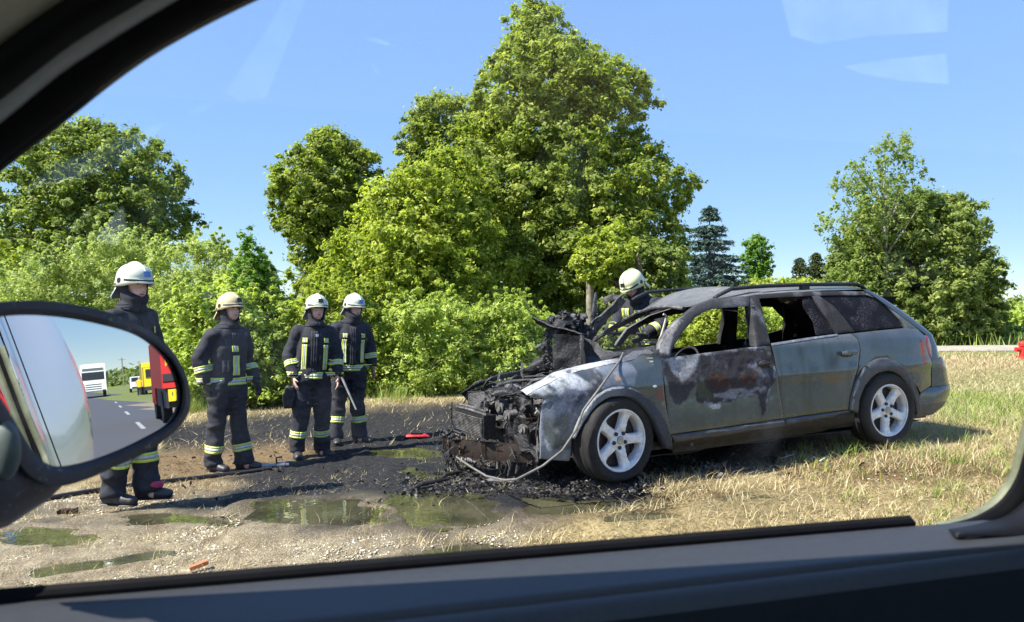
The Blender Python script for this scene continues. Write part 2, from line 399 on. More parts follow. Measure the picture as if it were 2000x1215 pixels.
# loose gravel
def scatter_pts(n, x0, x1, y0, y1, fn):
    x = RNG.uniform(x0, x1, n); y = RNG.uniform(y0, y1, n); z = ground_base(x, y)
    a = zones(x, y, z); p = fn(a, x, y); k = RNG.random(n) < p
    return x[k], y[k], z[k]
def inwater(x, y):
    r = np.zeros(len(x), bool)
    for poly, l in PW: r |= inpoly(x, y, poly)
    return r
ICO = None
def stones(name, x, y, z, smin, smax, mat, flat=.6, label=None, attr=None, sink=.3):
    v0 = np.array([(1, 0, 0), (-1, 0, 0), (0, 1, 0), (0, -1, 0), (0, 0, 1), (0, 0, -1.)]); f0 = np.array([(0, 2, 4), (2, 1, 4), (1, 3, 4), (3, 0, 4), (2, 0, 5), (1, 2, 5), (3, 1, 5), (0, 3, 5)])
    n = len(x); s = smin+(smax-smin)*RNG.random(n)**3
    V = v0[None]*(1+RNG.uniform(-.3, .3, (n, len(v0), 1)))
    sc = np.stack([s*RNG.uniform(.8, 1.5, n), s*RNG.uniform(.7, 1.1, n), s*flat*RNG.uniform(.6, 1.1, n)], 1)
    V = V*sc[:, None]; a = RNG.uniform(0, 2*PI, n); c, q = np.cos(a)[:, None], np.sin(a)[:, None]
    Vx = V[..., 0]*c-V[..., 1]*q+x[:, None]; Vy = V[..., 0]*q+V[..., 1]*c+y[:, None]; Vz = V[..., 2]+(z+s*flat*sink)[:, None]
    VV = np.stack([Vx, Vy, Vz], -1).reshape(-1, 3); FF = (f0[None]+(np.arange(n)*len(v0))[:, None, None]).reshape(-1, 3)
    me = npmesh(name, VV, FF); attr_f(me, 'tint', np.repeat(RNG.random(n), len(v0)))
    return link(name, me, mat, kind='stuff')
def tintmat(name, c0, c1, rough=.8, spec=.4, trans=0):
    m, nt, b = newmat(name); a = attrcol(nt, 'tint'); col = ramp(nt, a.outputs['Fac'], 0, 1, c0, c1)
    nt.links.new(col, b.inputs['Base Color']); b.inputs['Roughness'].default_value = rough; b.inputs['Specular IOR Level'].default_value = spec
    if trans:
        t = nt.nodes.new('ShaderNodeBsdfTranslucent'); nt.links.new(col, t.inputs[0]); mx = nt.nodes.new('ShaderNodeMixShader'); mx.inputs[0].default_value = trans
        out = nt.nodes['Material Output']; nt.links.new(b.outputs[0], mx.inputs[1]); nt.links.new(t.outputs[0], mx.inputs[2]); nt.links.new(mx.outputs[0], out.inputs[0])
    return m
clump0 = lambda x, y: .4+.9*vnoise(np.c_[x, y], 1.6, 77, 3)
x, y, z = scatter_pts(115000, -4.2, 3.2, 3.9, 6.3, lambda a, x, y: (1-.9*a[2])*(1-a[0])*(1-.6*a[4])*np.clip(.40+.8*clump0(x, y), 0, 1)*(~inwater(x, y)))
stones('gravel', x, y, z, .0025, .0125, tintmat('gravel_stone', (.24, .20, .13), (.82, .74, .56)))
x, y, z = scatter_pts(26000, -4.5, 2.6, 4.9, 10, lambda a, x, y: a[0]*.55*(~inwater(x, y)))
stones('cinders', x, y, z, .003, .016, tintmat('cinder', (.008, .008, .009), (.12, .12, .13), .6))

# ------------------------------------------------------------ grass, straw
def blades(name, x, y, z, hmin, hmax, wd, mat, lean=.5, segs=2, flat=0, one=False):
    n = len(x); h = hmin+(hmax-hmin)*RNG.random(n)**1.6; a = RNG.uniform(0, 2*PI, n); ln = lean*RNG.uniform(.2, 1, n)+flat*RNG.random(n)
    d = np.stack([np.cos(a), np.sin(a)], 1); p = np.stack([-np.sin(a+RNG.uniform(-1, 1, n)), np.cos(a+RNG.uniform(-1, 1, n))], 1)
    B = np.c_[x, y, z-.01]; V = []
    if one:
        s = np.c_[p*wd*.6, np.zeros(n)]; V = np.stack([B-s, B+s, B+np.c_[d*(ln*h)[:, None], h*(1-.35*ln)]], 1).reshape(-1, 3)
        me = npmesh(name, V, np.arange(n*3).reshape(-1, 3)); attr_f(me, 'tint', np.repeat(RNG.random(n), 3)); return link(name, me, mat, kind='stuff')
    for i, t in enumerate((0, .5, 1)):
        off = np.c_[d*(ln*h*(t**1.7))[:, None], (h*t*(1-.35*ln*t))[:, None]]
        wv = wd*(1-t)*.5+.0005; s = np.c_[p*wv, np.zeros(n)]
        V.append(B+off-s)
        if t < 1: V.append(B+off+s)
    V = np.stack(V, 1).reshape(-1, 3); b = np.arange(n)*5
    F = np.concatenate([np.stack([b, b+1, b+3], 1), np.stack([b, b+3, b+2], 1), np.stack([b+2, b+3, b+4], 1)])
    me = npmesh(name, V, F); attr_f(me, 'tint', np.repeat(RNG.random(n), 5)); return link(name, me, mat, kind='stuff')
GRM = tintmat('green_grass', (.14, .22, .03), (.42, .48, .12), .6, .3, .3)
STM = tintmat('dry_grass', (.26, .19, .08), (.72, .62, .36), .7, .3, .2)
BNM = tintmat('scorched_grass', (.03, .018, .008), (.20, .13, .05), .8, .2, .1)
clump = lambda x, y, sc, s: .5+.9*vnoise(np.c_[x, y], sc, s, 2)
x, y, z = scatter_pts(170000, -.4, 6.8, 4.0, 10.5, lambda a, x, y: np.clip(a[2]*(1-a[0])*(1-.6*a[1])*(.35+1.2*clump(x, y, 4, 21)), 0, 1)*(~inwater(x, y)))
blades('dry_grass', x, y, z, .015, .10, .0042, STM, 1.0, flat=1.2, one=True)
x, y, z = scatter_pts(60000, -4.5, 3.2, 3.9, 7.2, lambda a, x, y: np.clip((1-.75*a[0])*(.1+1.0*clump(x, y, 1.4, 91)), 0, 1)*(~inwater(x, y)))
blades('dry_grass', x, y, z+.008, .015, .07, .0038, STM, 1.0, flat=1.6, one=True)
x, y, z = scatter_pts(60000, -5.5, 6.8, 4.6, 10.5, lambda a, x, y: np.clip(a[1]*(.6+clump(x, y, 4, 22)), 0, 1)*(1-a[0]*.6)*(~inwater(x, y)))
blades('scorched_grass', x, y, z, .01, .055, .004, BNM, 1.0, flat=1.4, one=True)
x, y, z = scatter_pts(50000, -5.5, .5, 6.5, 12, lambda a, x, y: np.clip(a[2]*(1-a[0])*(.5+clump(x, y, 4, 23)), 0, 1)*.6*(~inwater(x, y)))
blades('dry_grass', x, y, z, .01, .06, .004, STM, 1.0, flat=1.2, one=True)
x, y, z = scatter_pts(9000, -4.5, 2.2, 4.0, 6.2, lambda a, x, y: (clump(x, y, 2.5, 31) > .72)*.55*(1-a[0]))
blades('dry_grass', x, y, z, .02, .13, .0036, STM, .8, flat=.5)
def tufts(name, n, k, x0, x1, y0, y1, fn, hmin, hmax, wd, mat, spread=.05, **kw):
    cx0, cy0, cz0 = scatter_pts(n, x0, x1, y0, y1, fn); m = len(cx0); s_ = np.repeat(RNG.uniform(.3, 1, m), k)
    a = RNG.uniform(0, 2*PI, m*k); r_ = spread*np.sqrt(RNG.random(m*k))*s_*2; x = np.repeat(cx0, k)+r_*np.cos(a); y = np.repeat(cy0, k)+r_*np.sin(a)*.8
    return blades(name, x, y, ground_base(x, y), hmin, hmax, wd, mat, **kw)
tufts('dry_grass', 2600, 34, 0, 6.8, 4.0, 10.5, lambda a, x, y: np.clip(a[2]*(1-a[0])*(.1+1.6*clump(x, y, .9, 71)), 0, 1)*(~inwater(x, y)), .03, .17, .0042, STM, .07, lean=1.1, flat=.6)
tufts('dry_grass', 700, 18, -4.5, 2.5, 4.0, 7.5, lambda a, x, y: np.clip((1-.7*a[0])*(-.1+1.5*clump(x, y, 1.3, 72)), 0, 1)*(~inwater(x, y)), .02, .12, .0036, STM, .04, lean=1.1, flat=.6)
tufts('green_grass', 900, 30, 2.4, 8.5, 4.4, 10.5, lambda a, x, y: np.clip((1-a[0])*(-.75+1.7*clump(x, y, .8, 73)), 0, 1)*(~inwater(x, y)), .03, .19, .005, GRM, .07, lean=1.0, flat=.3)
tufts('scorched_grass', 900, 20, -4.5, 6, 4.6, 9.5, lambda a, x, y: np.clip(np.maximum(a[1], a[0]*.3), 0, 1)*(~inwater(x, y)), .01, .08, .004, BNM, .06, lean=1.1, flat=.8)
x, y, z = scatter_pts(50000, -6.5, 2.5, 8.8, 12.2, lambda a, x, y: np.clip(a[2]*1.2*(1-a[0])+.12*(1-a[0])+.06, 0, 1))
blades('dry_grass', x, y, z, .03, .14, .009, STM, 1.0, flat=.9, one=True)
tufts('green_grass', 2400, 30, -9, 2.5, 9.6, 13.2, lambda a, x, y: np.clip(a[3]*1.2, 0, 1), .10, .38, .009, GRM, .12, lean=.6)
x, y, z = scatter_pts(26000, 2.2, 6.8, 4.3, 9.6, lambda a, x, y: np.clip(clump(x, y, 1.6, 41)-.65, 0, 1)*1.1*(1-a[0]))
blades('green_grass', x, y, z, .03, .15, .005, GRM, .7)
x, y, z = scatter_pts(40000, 4.0, 9, 7.0, 11, lambda a, x, y: np.clip(clump(x, y, 1.2, 61)-.1, 0, 1)*(x/y > .56))
blades('green_grass', x, y, z, .03, .20, .007, GRM, .9, flat=.5)
x, y, z = scatter_pts(60000, 4.0, 12, 7.0, 14.5, lambda a, x, y: np.clip(.9-clump(x, y, 1.2, 61), 0, 1)*(x/y > .54))
blades('dry_grass', x, y, z, .02, .11, .006, STM, 1, flat=1, one=True)
x, y, z = scatter_pts(90000, -11, 7, 8.5, 14.2, lambda a, x, y: np.clip(a[3], 0, 1)*(x/y < .4))
blades('green_grass', x, y, z, .05, .26, .009, GRM, .6, one=True)
x, y, z = scatter_pts(70000, 6, 24, 10, 20, lambda a, x, y: (x/y > .53)*.9)
blades('dry_grass', x, y, z, .04, .16, .010, STM, 1, flat=.6, one=True)
x, y, z = scatter_pts(60000, 8, 60, 21.5, 50, lambda a, x, y: (x/y > .5)*.9)
blades('green_grass', x, y, z, .15, .6, .03, GRM, .6, one=True)
# ------------------------------------------------------------ vegetation
def leafmat(name, dark, mid, bright, trans=.54):
    m, nt, b = newmat(name); a = attrcol(nt, 'tint')
    n = nt.nodes.new('ShaderNodeValToRGB'); e = n.color_ramp.elements; e[0].color = (*dark, 1); e[1].color = (*bright, 1)
    x = e.new(.5); x.color = (*mid, 1)
    for q_ in e: q_.color = (*[min(.8, c_*1.15) for c_ in q_.color[:3]], 1); nt.links.new(a.outputs['Fac'], n.inputs[0])
    col = n.outputs[0]; nt.links.new(col, b.inputs['Base Color']); b.inputs['Roughness'].default_value = .5; b.inputs['Specular IOR Level'].default_value = .25
    t = nt.nodes.new('ShaderNodeBsdfTranslucent'); tc = mixc(nt, 1.0, col, (1.0, 1.1, .45), 'MULTIPLY'); nt.links.new(tc, t.inputs[0])
    mx = nt.nodes.new('ShaderNodeMixShader'); mx.inputs[0].default_value = trans; out = nt.nodes['Material Output']
    nt.links.new(b.outputs[0], mx.inputs[1]); nt.links.new(t.outputs[0], mx.inputs[2]); nt.links.new(mx.outputs[0], out.inputs[0])
    return m
LINDEN = leafmat('linden_leaves', (.10, .135, .03), (.27, .33, .07), (.52, .55, .13))
YLIND = leafmat('young_linden_leaves', (.15, .20, .03), (.36, .42, .065), (.60, .62, .13))
MAPLE = leafmat('maple_leaves', (.09, .125, .035), (.23, .29, .08), (.45, .49, .15))
WILLOW = leafmat('willow_leaves', (.22, .27, .09), (.46, .52, .21), (.66, .69, .34))
SHRUB = leafmat('shrub_leaves', (.20, .27, .055), (.44, .52, .13), (.66, .71, .24))
SPRUCE = leafmat('spruce_needles', (.02, .045, .036), (.07, .12, .10), (.17, .25, .22), .1)
DKCON = leafmat('dark_needles', (.02, .035, .012), (.05, .07, .02), (.10, .11, .035), .1)
BIRCH = leafmat('birch_leaves', (.14, .18, .04), (.26, .33, .09), (.42, .48, .16))
BRIGHT = leafmat('bright_leaves', (.08, .16, .02), (.15, .28, .04), (.28, .42, .08))
BARK = simple('bark', (.12, .095, .07), .9, nscale=14, var=.5, bmp=.8, bdist=.02)
BIRCHB = simple('birch_bark', (.55, .53, .48), .8, nscale=6, c2=(.06, .05, .05), bmp=.4)
def unit(a): return a/np.maximum(np.linalg.norm(a, axis=1, keepdims=True), 1e-9)
def leaves(C, R, n, size, seed, up=.5, outw=.6, flat=.75, asp=.6, axis=None, droop=0):
    """C clump centres, R radii, n leaves per clump -> verts, faces, tint"""
    r = np.random.default_rng(seed); N = len(C)*n
    d = unit(r.normal(size=(N, 3))); rad = np.clip(np.abs(r.normal(0, .62, N)), 0, 1.55)
    R3 = np.repeat(R, n)[:, None]; c = np.repeat(C, n, 0)
    off = d*rad[:, None]*R3*np.array([1, 1, flat])
    off[:, 2] -= droop*R3[:, 0]*rad**2*np.hypot(d[:, 0], d[:, 1])
    p = c+off
    nr = r.normal(size=(N, 3))*.55+d*outw+np.array([0, 0, up])
    if axis is not None: nr += unit(p-axis)*.35
    nr = unit(nr); t = unit(np.cross(nr, r.normal(size=(N, 3)))); b = np.cross(nr, t)
    s = (size*r.uniform(.6, 1.25, N))[:, None]
    V = np.stack([p-t*s*1.05-b*s*asp*.5, p+t*s*1.05-b*s*asp*.35-nr*s*.1, p+b*s*asp*1.35+t*s*.1], 1).reshape(-1, 3)
    F = (np.arange(N)*3)[:, None]+np.arange(3)
    tint = np.clip(np.repeat(r.normal(0, .16, len(C)), n)+r.normal(.45, .2, N)+.12*d[:, 2]*rad, 0, 1)
    return V, F, np.repeat(tint, 3)
def crown_from(poly, D, nclump, rr, seed, dr=.8, shell=.5, base=None, twig=.25, shoots=0):
    """clump centres filling a rounded crown whose outline is poly (photo px at distance D)"""
    r = np.random.default_rng(seed); vs = [p[1] for p in poly]; v0, v1 = min(vs), max(vs)
    rows = []
    for v in np.linspace(v0+1, v1-1, 60):
        xs = []
        for i in range(len(poly)):
            (x1, y1), (x2, y2) = poly[i], poly[(i+1) % len(poly)]
            if (y1 > v) != (y2 > v): xs.append((x2-x1)*(v-y1)/(y2-y1)+x1)
        xs.sort(); rows.append((v, xs))
    segs = [(v, xs[i], xs[i+1]) for v, xs in rows for i in range(0, len(xs)-1, 2)]
    wts = np.array([(b-a)**1.15 for _, a, b in segs]); wts /= wts.sum()
    k = r.choice(len(segs), nclump, p=wts); S = np.array(segs)[k]; dv = (v1-v0)/60
    v = S[:, 0]+r.uniform(-.5, .5, nclump)*dv
    R = r.uniform(rr[0], rr[1], nclump)
    hw = (S[:, 2]-S[:, 1])/2/FPX*D; uc = (S[:, 1]+S[:, 2])/2
    th = r.uniform(0, 2*PI, nclump); nz = vnoise(np.stack([np.cos(th)*2.2, np.sin(th)*2.2, v/FPX*D*1.1], 1), 1.0, seed, 3)
    hw2 = np.maximum((hw-R*.75)*(1+.30*nz), .02); rho = (shell+(1-shell)*r.random(nclump))
    sm = r.random(nclump) < twig; R = np.where(sm, R*.55, R); hw2 = np.where(sm, hw2+R*r.uniform(.2, 2.2, nclump), hw2); rho = np.where(sm, 1.0, rho)
    x = (uc-HX)/FPX*D+rho*np.cos(th)*hw2; y = D+rho*np.sin(th)*hw2*dr; z = CAMZ-(v-HY)/FPX*D
    z = z+(y-D)/D*(z-CAMZ)*0
    C = np.stack([x, y, z], 1)
    if shoots:
        ns = shoots; kk = r.choice(nclump, ns); top_ = C[kk]*1; tops = np.array([[c_[0], c_[1], c_[2]] for c_ in top_])
        vtop = np.array([min([s_[0] for s_ in segs if s_[1] <= u_ <= s_[2]] or [v1]) for u_ in (HX+tops[:, 0]/D*FPX)])
        hh = r.uniform(.1, .75, ns)*rr[1]/.4; ex = []; er = []
        for q in (0, .35, .7, 1.0):
            e_ = tops.copy(); e_[:, 2] = CAMZ-(vtop-HY)/FPX*D-rr[0]+hh*q; e_[:, :2] += r.normal(0, .05, (ns, 2)); ex.append(e_); er.append(np.full(ns, rr[0]*(.55-.38*q)))
        C = np.concatenate([C]+ex); R = np.concatenate([R]+er); uc = np.concatenate([uc, np.tile(HX+tops[:, 0]/D*FPX, 4)]); z = C[:, 2]; nclump = len(C)
    ax = np.stack([(uc-HX)/FPX*D, np.full(nclump, D), z-.5], 1)
    return C, R, ax
def limb_mesh(base, top, r0, C, seed, nl=14, r1=.04):
    rr = random.Random(seed); mb = MB(); base = Vector(base); top = Vector(top); P = []
    for i in range(9):
        t = i/8; P.append(base.lerp(top, t)+Vector((math.sin(t*5+seed)*.12*t, math.cos(t*4)*.1*t, 0)))
    mb.tube(P, [r0*(1-.85*i/8) for i in range(9)], 10)
    for j in range(nl):
        c = Vector(C[rr.randrange(len(C))]); t = max(.18, min(.9, (c.z-base.z)/max(.1, top.z-base.z)*.8))
        a = P[int(t*8)]; m = a.lerp(c, .5)+Vector((0, 0, -.1*(c-a).length+.15)); L = (c-a).length
        r = r0*(1-.85*t)*.55; mb.tube([a, a.lerp(m, .5), m, m.lerp(c, .6), c], [r, r*.8, r*.6, r*.35, r1*.3], 5)
    return mb
def tree(name, label, cat, polys, D, ncl, rr, nleaf, size, mat, seed, trunk=True, gbase=None, trunk_u=None, r0=.22, dr=.8, shell=.45, asp=.6, up=.5, droop=0, flat=.75, twig=.25, group=None, limbs=14, bark=None, shoots=0):
    if trunk_u is None: trunk_u = np.mean([p[0] for p in polys])
    bx = (trunk_u-HX)/FPX*D; bz = gz(bx, D)
    root = empty(name, (bx, D, bz), label=label, category=cat)
    if group: root['group'] = group
    ncl = int(ncl*2.1); nleaf = int(nleaf*.58); rr = (rr[0]*.62, rr[1]*.72); size = size*.86; shell = shell*.85
    C, R, ax = crown_from(polys, D, ncl, rr, seed, dr, shell, twig=max(twig, .32), shoots=int(shoots*1.6))
    V, F, T = leaves(C, R, nleaf, size, seed, up, axis=np.repeat(ax, nleaf, 0), asp=asp, droop=droop, flat=flat)
    V = V-np.array([bx, D, bz]); V[:, 2] = np.maximum(V[:, 2], -.05)
    me = npmesh('crown', V, F); attr_f(me, 'tint', T); link('crown', me, mat, root)
    ztop = CAMZ-(min(p[1] for p in polys)-HY)/FPX*D
    mb = limb_mesh((0, 0, -.2), (0, 0, (ztop-bz)*.86), r0, C-np.array([bx, D, bz]), seed, limbs)
    mb.build('trunk' if trunk else 'stem', bark or BARK, root)
    return root
# behind: left old tree, middle lindens
tree('linden_tree', 'broad rounded dark green tree behind the willows at the far left', 'tree',
     [(40, 300), (100, 250), (165, 228), (215, 245), (290, 265), (330, 310), (362, 370), (372, 430), (350, 480), (300, 540), (0, 600), (-90, 560), (-60, 470), (0, 430), (20, 370)],
     24, 620, (.38, .62), 150, .085, MAPLE, 11, trunk_u=180, shell=.35)
tree('young_linden_tree', 'yellow green tree cut by the left edge of the picture under the big one', 'tree',
     [(-160, 470), (-60, 450), (20, 470), (55, 520), (70, 600), (60, 700), (-200, 720)], 19, 150, (.3, .5), 150, .07, YLIND, 12, trunk_u=-50)
tree('linden_tree', 'two humped mid green tree standing apart left of the tallest tree', 'tree',
     [(525, 385), (540, 320), (580, 292), (620, 258), (665, 258), (700, 280), (740, 318), (735, 400), (700, 480), (680, 560), (580, 600), (565, 520), (575, 470), (530, 440), (545, 415)],
     23.2, 460, (.32, .55), 140, .08, LINDEN, 13, trunk_u=640, shell=.3, twig=.35)
tree('linden_tree', 'green tree shouldering the left flank of the tallest one with a knobbly top', 'tree',
     [(775, 270), (800, 205), (850, 180), (900, 195), (960, 210), (960, 420), (900, 600), (700, 620), (700, 480), (740, 400), (770, 330)],
     22.5, 520, (.32, .52), 150, .075, LINDEN, 14, trunk_u=850)
tree('linden_tree', 'tallest tree with a pointed crown behind the burnt car', 'tree',
     [(980, 60), (1000, 15), (1030, -12), (1065, 8), (1105, 28), (1120, 80), (1180, 100), (1230, 130), (1280, 180), (1240, 240), (1270, 300), (1300, 345), (1362, 350), (1350, 385), (1300, 420), (1335, 450), (1320, 520), (1330, 600), (1220, 660), (980, 650), (900, 560), (860, 400), (880, 250), (930, 170), (960, 120)],
     20.5, 1500, (.32, .58), 150, .072, LINDEN, 15, trunk_u=1075, r0=.3, shell=.4, twig=.3, limbs=26)
tree('young_linden_tree', 'sunlit yellow green tree in front of the left half of the tallest one', 'tree',
     [(690, 430), (740, 350), (800, 330), (850, 290), (920, 300), (960, 380), (985, 470), (1010, 560), (1000, 640), (720, 660), (600, 640), (640, 560), (640, 480)],
     17.5, 760, (.25, .45), 150, .06, YLIND, 16, trunk_u=830, shell=.5)
tree('young_linden_tree', 'low yellow leafed bough tree beside the grey post', 'tree',
     [(1110, 500), (1150, 450), (1215, 440), (1250, 480), (1240, 530), (1180, 560), (1130, 545)], 15.5, 90, (.2, .34), 130, .055, YLIND, 17, trunk_u=1240)
tree('linden_tree', 'dark lower trees closing the gap right of the tallest trunk', 'tree',
     [(1190, 480), (1260, 470), (1320, 480), (1335, 560), (1340, 640), (1180, 660)], 18, 170, (.28, .45), 140, .07, MAPLE, 18, trunk_u=1290)
# willows and shrubs along the bank
wil = [([(-40, 560), (20, 530), (90, 495), (160, 500), (180, 560), (200, 700), (-60, 720)], 14.5, 'pale willow bush at the far left above the mirror'),
       ([(130, 510), (200, 470), (270, 470), (330, 490), (350, 560), (360, 700), (120, 720)], 14.8, 'tall pale willow behind the firefighter nearest the mirror'),
       ([(300, 500), (360, 470), (430, 480), (480, 540), (500, 640), (520, 760), (290, 780)], 14.2, 'pale willow behind the firefighter in the tan helmet'),
       ([(430, 540), (500, 520), (550, 560), (590, 640), (600, 760), (420, 770)], 13.6, 'grey green willow left of the pair of firefighters')]
for i, (p, D, lb) in enumerate(wil):
    tree('willow_bush', lb, 'bush', p, D, 230, (.22, .42), 190, .042, WILLOW, 30+i, trunk=False, r0=.05, asp=.32, up=.6, flat=1.1, dr=.7, shell=.3, twig=.45, shoots=26, group='willow bushes on the bank')
tree('ash_sapling', 'slender bright green sapling rising over the willow bushes', 'sapling',
     [(465, 480), (480, 445), (500, 470), (535, 520), (545, 580), (540, 680), (450, 690), (445, 560), (455, 520)], 13.2, 110, (.14, .26), 120, .042, BRIGHT, 36, trunk=True, r0=.04, shell=.1)
tree('leafy_bush', 'leafy dark green bush behind the firefighter in the tan helmet', 'bush',
     [(330, 600), (400, 560), (500, 570), (570, 600), (600, 680), (600, 772), (330, 800)], 12.7, 250, (.2, .36), 170, .045, SHRUB, 37, trunk=False, r0=.04, dr=.5, shoots=24, twig=.4)
shr = [([(560, 620), (620, 560), (690, 570), (740, 600), (760, 680), (760, 765), (560, 775)], 12.8, 'bush behind the pair of firefighters', YLIND),
       ([(730, 620), (800, 600), (880, 590), (950, 610), (960, 700), (960, 755), (720, 765)], 12.9, 'light green rounded bush left of the burnt engine bay', SHRUB),
       ([(900, 640), (960, 600), (1020, 595), (1070, 620), (1090, 680), (1120, 750), (900, 755)], 13.1, 'light green bush directly behind the burnt engine bay', SHRUB),
       ([(1120, 660), (1200, 640), (1300, 640), (1330, 700), (1330, 760), (1110, 760)], 13.4, 'dark bush behind the firefighter leaning over the car', MAPLE),
       ([(1290, 640), (1350, 610), (1430, 595), (1470, 600), (1500, 760), (1290, 760)], 12.6, 'bright bush seen through the burnt front window', YLIND),
       ([(1440, 650), (1500, 610), (1560, 600), (1620, 640), (1620, 740), (1440, 750)], 13.0, 'bush seen through the rear side window', SHRUB)]
for i, (p, D, lb, mt) in enumerate(shr):
    tree('leafy_bush', lb, 'bush', p, D, 230, (.18, .34), 170, .04, mt, 50+i, trunk=False, r0=.04, dr=.6, asp=.45, flat=1.0, twig=.4, shoots=24, group='leafy bushes along the bank')
# right hand group
tree('birch_tree', 'thin leaved birch with drooping twigs above the dense tree on the right', 'tree',
     [(1595, 440), (1620, 400), (1640, 330), (1700, 290), (1740, 258), (1790, 265), (1800, 330), (1810, 400), (1760, 470), (1760, 560), (1740, 640), (1640, 650), (1625, 560), (1635, 480)],
     22.8, 270, (.22, .46), 48, .070, BIRCH, 70, trunk_u=1730, r0=.12, asp=.5, flat=1.2, droop=.3, shell=.3, bark=BIRCHB, limbs=40, twig=.4)
tree('maple_tree', 'dense bushy tree standing right of the burnt car', 'tree',
     [(1625, 560), (1640, 480), (1690, 400), (1760, 380), (1830, 380), (1885, 395), (1895, 450), (1915, 500), (1940, 560), (1955, 610), (1960, 655), (1620, 665)],
     24, 760, (.32, .56), 150, .08, MAPLE, 71, trunk_u=1790, shell=.5)
tree('ash_tree', 'small bright green round topped tree between the spruce and the dark firs', 'tree',
     [(1445, 500), (1458, 465), (1485, 455), (1505, 480), (1512, 530), (1490, 560), (1450, 560)], 40, 90, (.3, .5), 90, .09, BRIGHT, 72, r0=.12, limbs=10)
tree('hedge_bush', 'yellow green hedge glimpsed over the roof of the car', 'bush',
     [(1425, 560), (1470, 545), (1560, 548), (1640, 555), (1640, 600), (1425, 600)], 34, 170, (.3, .5), 90, .10, YLIND, 73, trunk=False, r0=.05)
tree('garden_bush', 'low dark bush at the foot of the blue spruce', 'bush',
     [(1330, 540), (1370, 555), (1430, 555), (1430, 600), (1330, 600)], 30, 80, (.3, .5), 90, .09, MAPLE, 74, trunk=False, r0=.05)
def conifer(name, label, u, vtop, vbase, D, wpx, mat, seed, size=.07, tiers=16):
    r = np.random.default_rng(seed); bx = (u-HX)/FPX*D; bz = gz(bx, D); top = CAMZ-(vtop-HY)/FPX*D-bz; low = max(.2, CAMZ-(vbase-HY)/FPX*D-bz); hw = wpx/FPX*D
    root = empty(name, (bx, D, bz), label=label, category='tree'); Cs = []; Rs = []; mb = MB(); mb.tube([(0, 0, -.2), (0, 0, top*.98)], [.14, .01], 8)
    for i in range(tiers):
        t = i/(tiers-1); zz = low+(top-low)*t**.9; L = hw*(1-t)**.85*r.uniform(.85, 1.1)+.08; nb = int(15-8*t); zz += r.uniform(-.12, .12)
        for k in range(nb):
            a = 2*PI*(k+r.random()*.7)/nb; l = L*r.uniform(.55, 1.2); e = Vector((math.cos(a)*l, math.sin(a)*l, -.18*l+.12*l*l/max(hw, .1)))
            mb.tube([(0, 0, zz), (e.x*.5, e.y*.5, zz+e.z*.9), (e.x, e.y, zz+e.z)], [.03, .02, .006], 4, cap=False)
            for q in np.linspace(.2, 1, 7):
                Cs.append((e.x*q, e.y*q, zz+e.z*q-.03)); Rs.append(.09+.16*q*(1-.5*t) if q < .95 else .12)
    Cs.append((0, 0, top)); Rs.append(.08)
    V, F, T = leaves(np.array(Cs), np.array(Rs)*D/27, 26, size, seed, up=.7, flat=.35, asp=.3, droop=.4)
    me = npmesh('crown', V, F); attr_f(me, 'tint', T); link('crown', me, mat, root); mb.build('trunk', BARK, root)
conifer('blue_spruce', 'blue green spruce with layered branches right of the tallest tree', 1386, 403, 600, 28, 84, SPRUCE, 80, .08, 24)
conifer('fir_tree', 'narrow dark fir, the left one of two small conifers over the car roof', 1562, 506, 600, 40, 24, DKCON, 81, .1, 12)
conifer('fir_tree', 'brownish fir, the right one of two small conifers beside the birch', 1594, 497, 600, 38, 34, DKCON, 82, .1, 13)
# far tree belt right of the meadow and round the horizon
def belt(label, x0, x1, y, h, n, seed, mat, yj=6):
    r = np.random.default_rng(seed); x = r.uniform(x0, x1, n); yy = y+r.uniform(-yj, yj, n); g = ground_base(x, yy); zz = g+r.random(n)*h*(.6+.4*vnoise(np.c_[x, yy], .05, seed, 2))
    C = np.stack([x, yy, zz], 1); V, F, T = leaves(C, np.full(n, h*.3), 12, h*.13, seed, up=.6)
    me = npmesh('far_wood', V, F); attr_f(me, 'tint', T); link('far_wood', me, mat, kind='stuff', label=label)
belt('distant wood on the horizon right of the meadow', 42, 130, 75, 2.6, 1500, 90, MAPLE, 5)
belt('distant wood along the horizon', -260, 260, 260, 9, 2600, 91, MAPLE, 12)
tree('reed_bush', 'low bush on the meadow edge at the right border of the picture', 'bush',
     [(1940, 615), (1975, 598), (2040, 590), (2100, 600), (2100, 655), (1950, 655)], 30, 110, (.3, .5), 90, .1, SHRUB, 75, trunk=False, r0=.05)
def reflectbelt():
    r = np.random.default_rng(95); C = []
    for k in range(1600):
        s = r.uniform(330, 480); o = r.uniform(-160, 220); p = CL(s, o, 0); C.append((p.x, p.y, r.random()*7))
    V, F, T = leaves(np.array(C), np.full(len(C), 2.6), 10, 1.3, 95, up=.6)
    me = npmesh('far_wood', V, F); attr_f(me, 'tint', T); link('far_wood', me, MAPLE, kind='stuff', label='dark wood on the horizon behind the lorry')
reflectbelt()
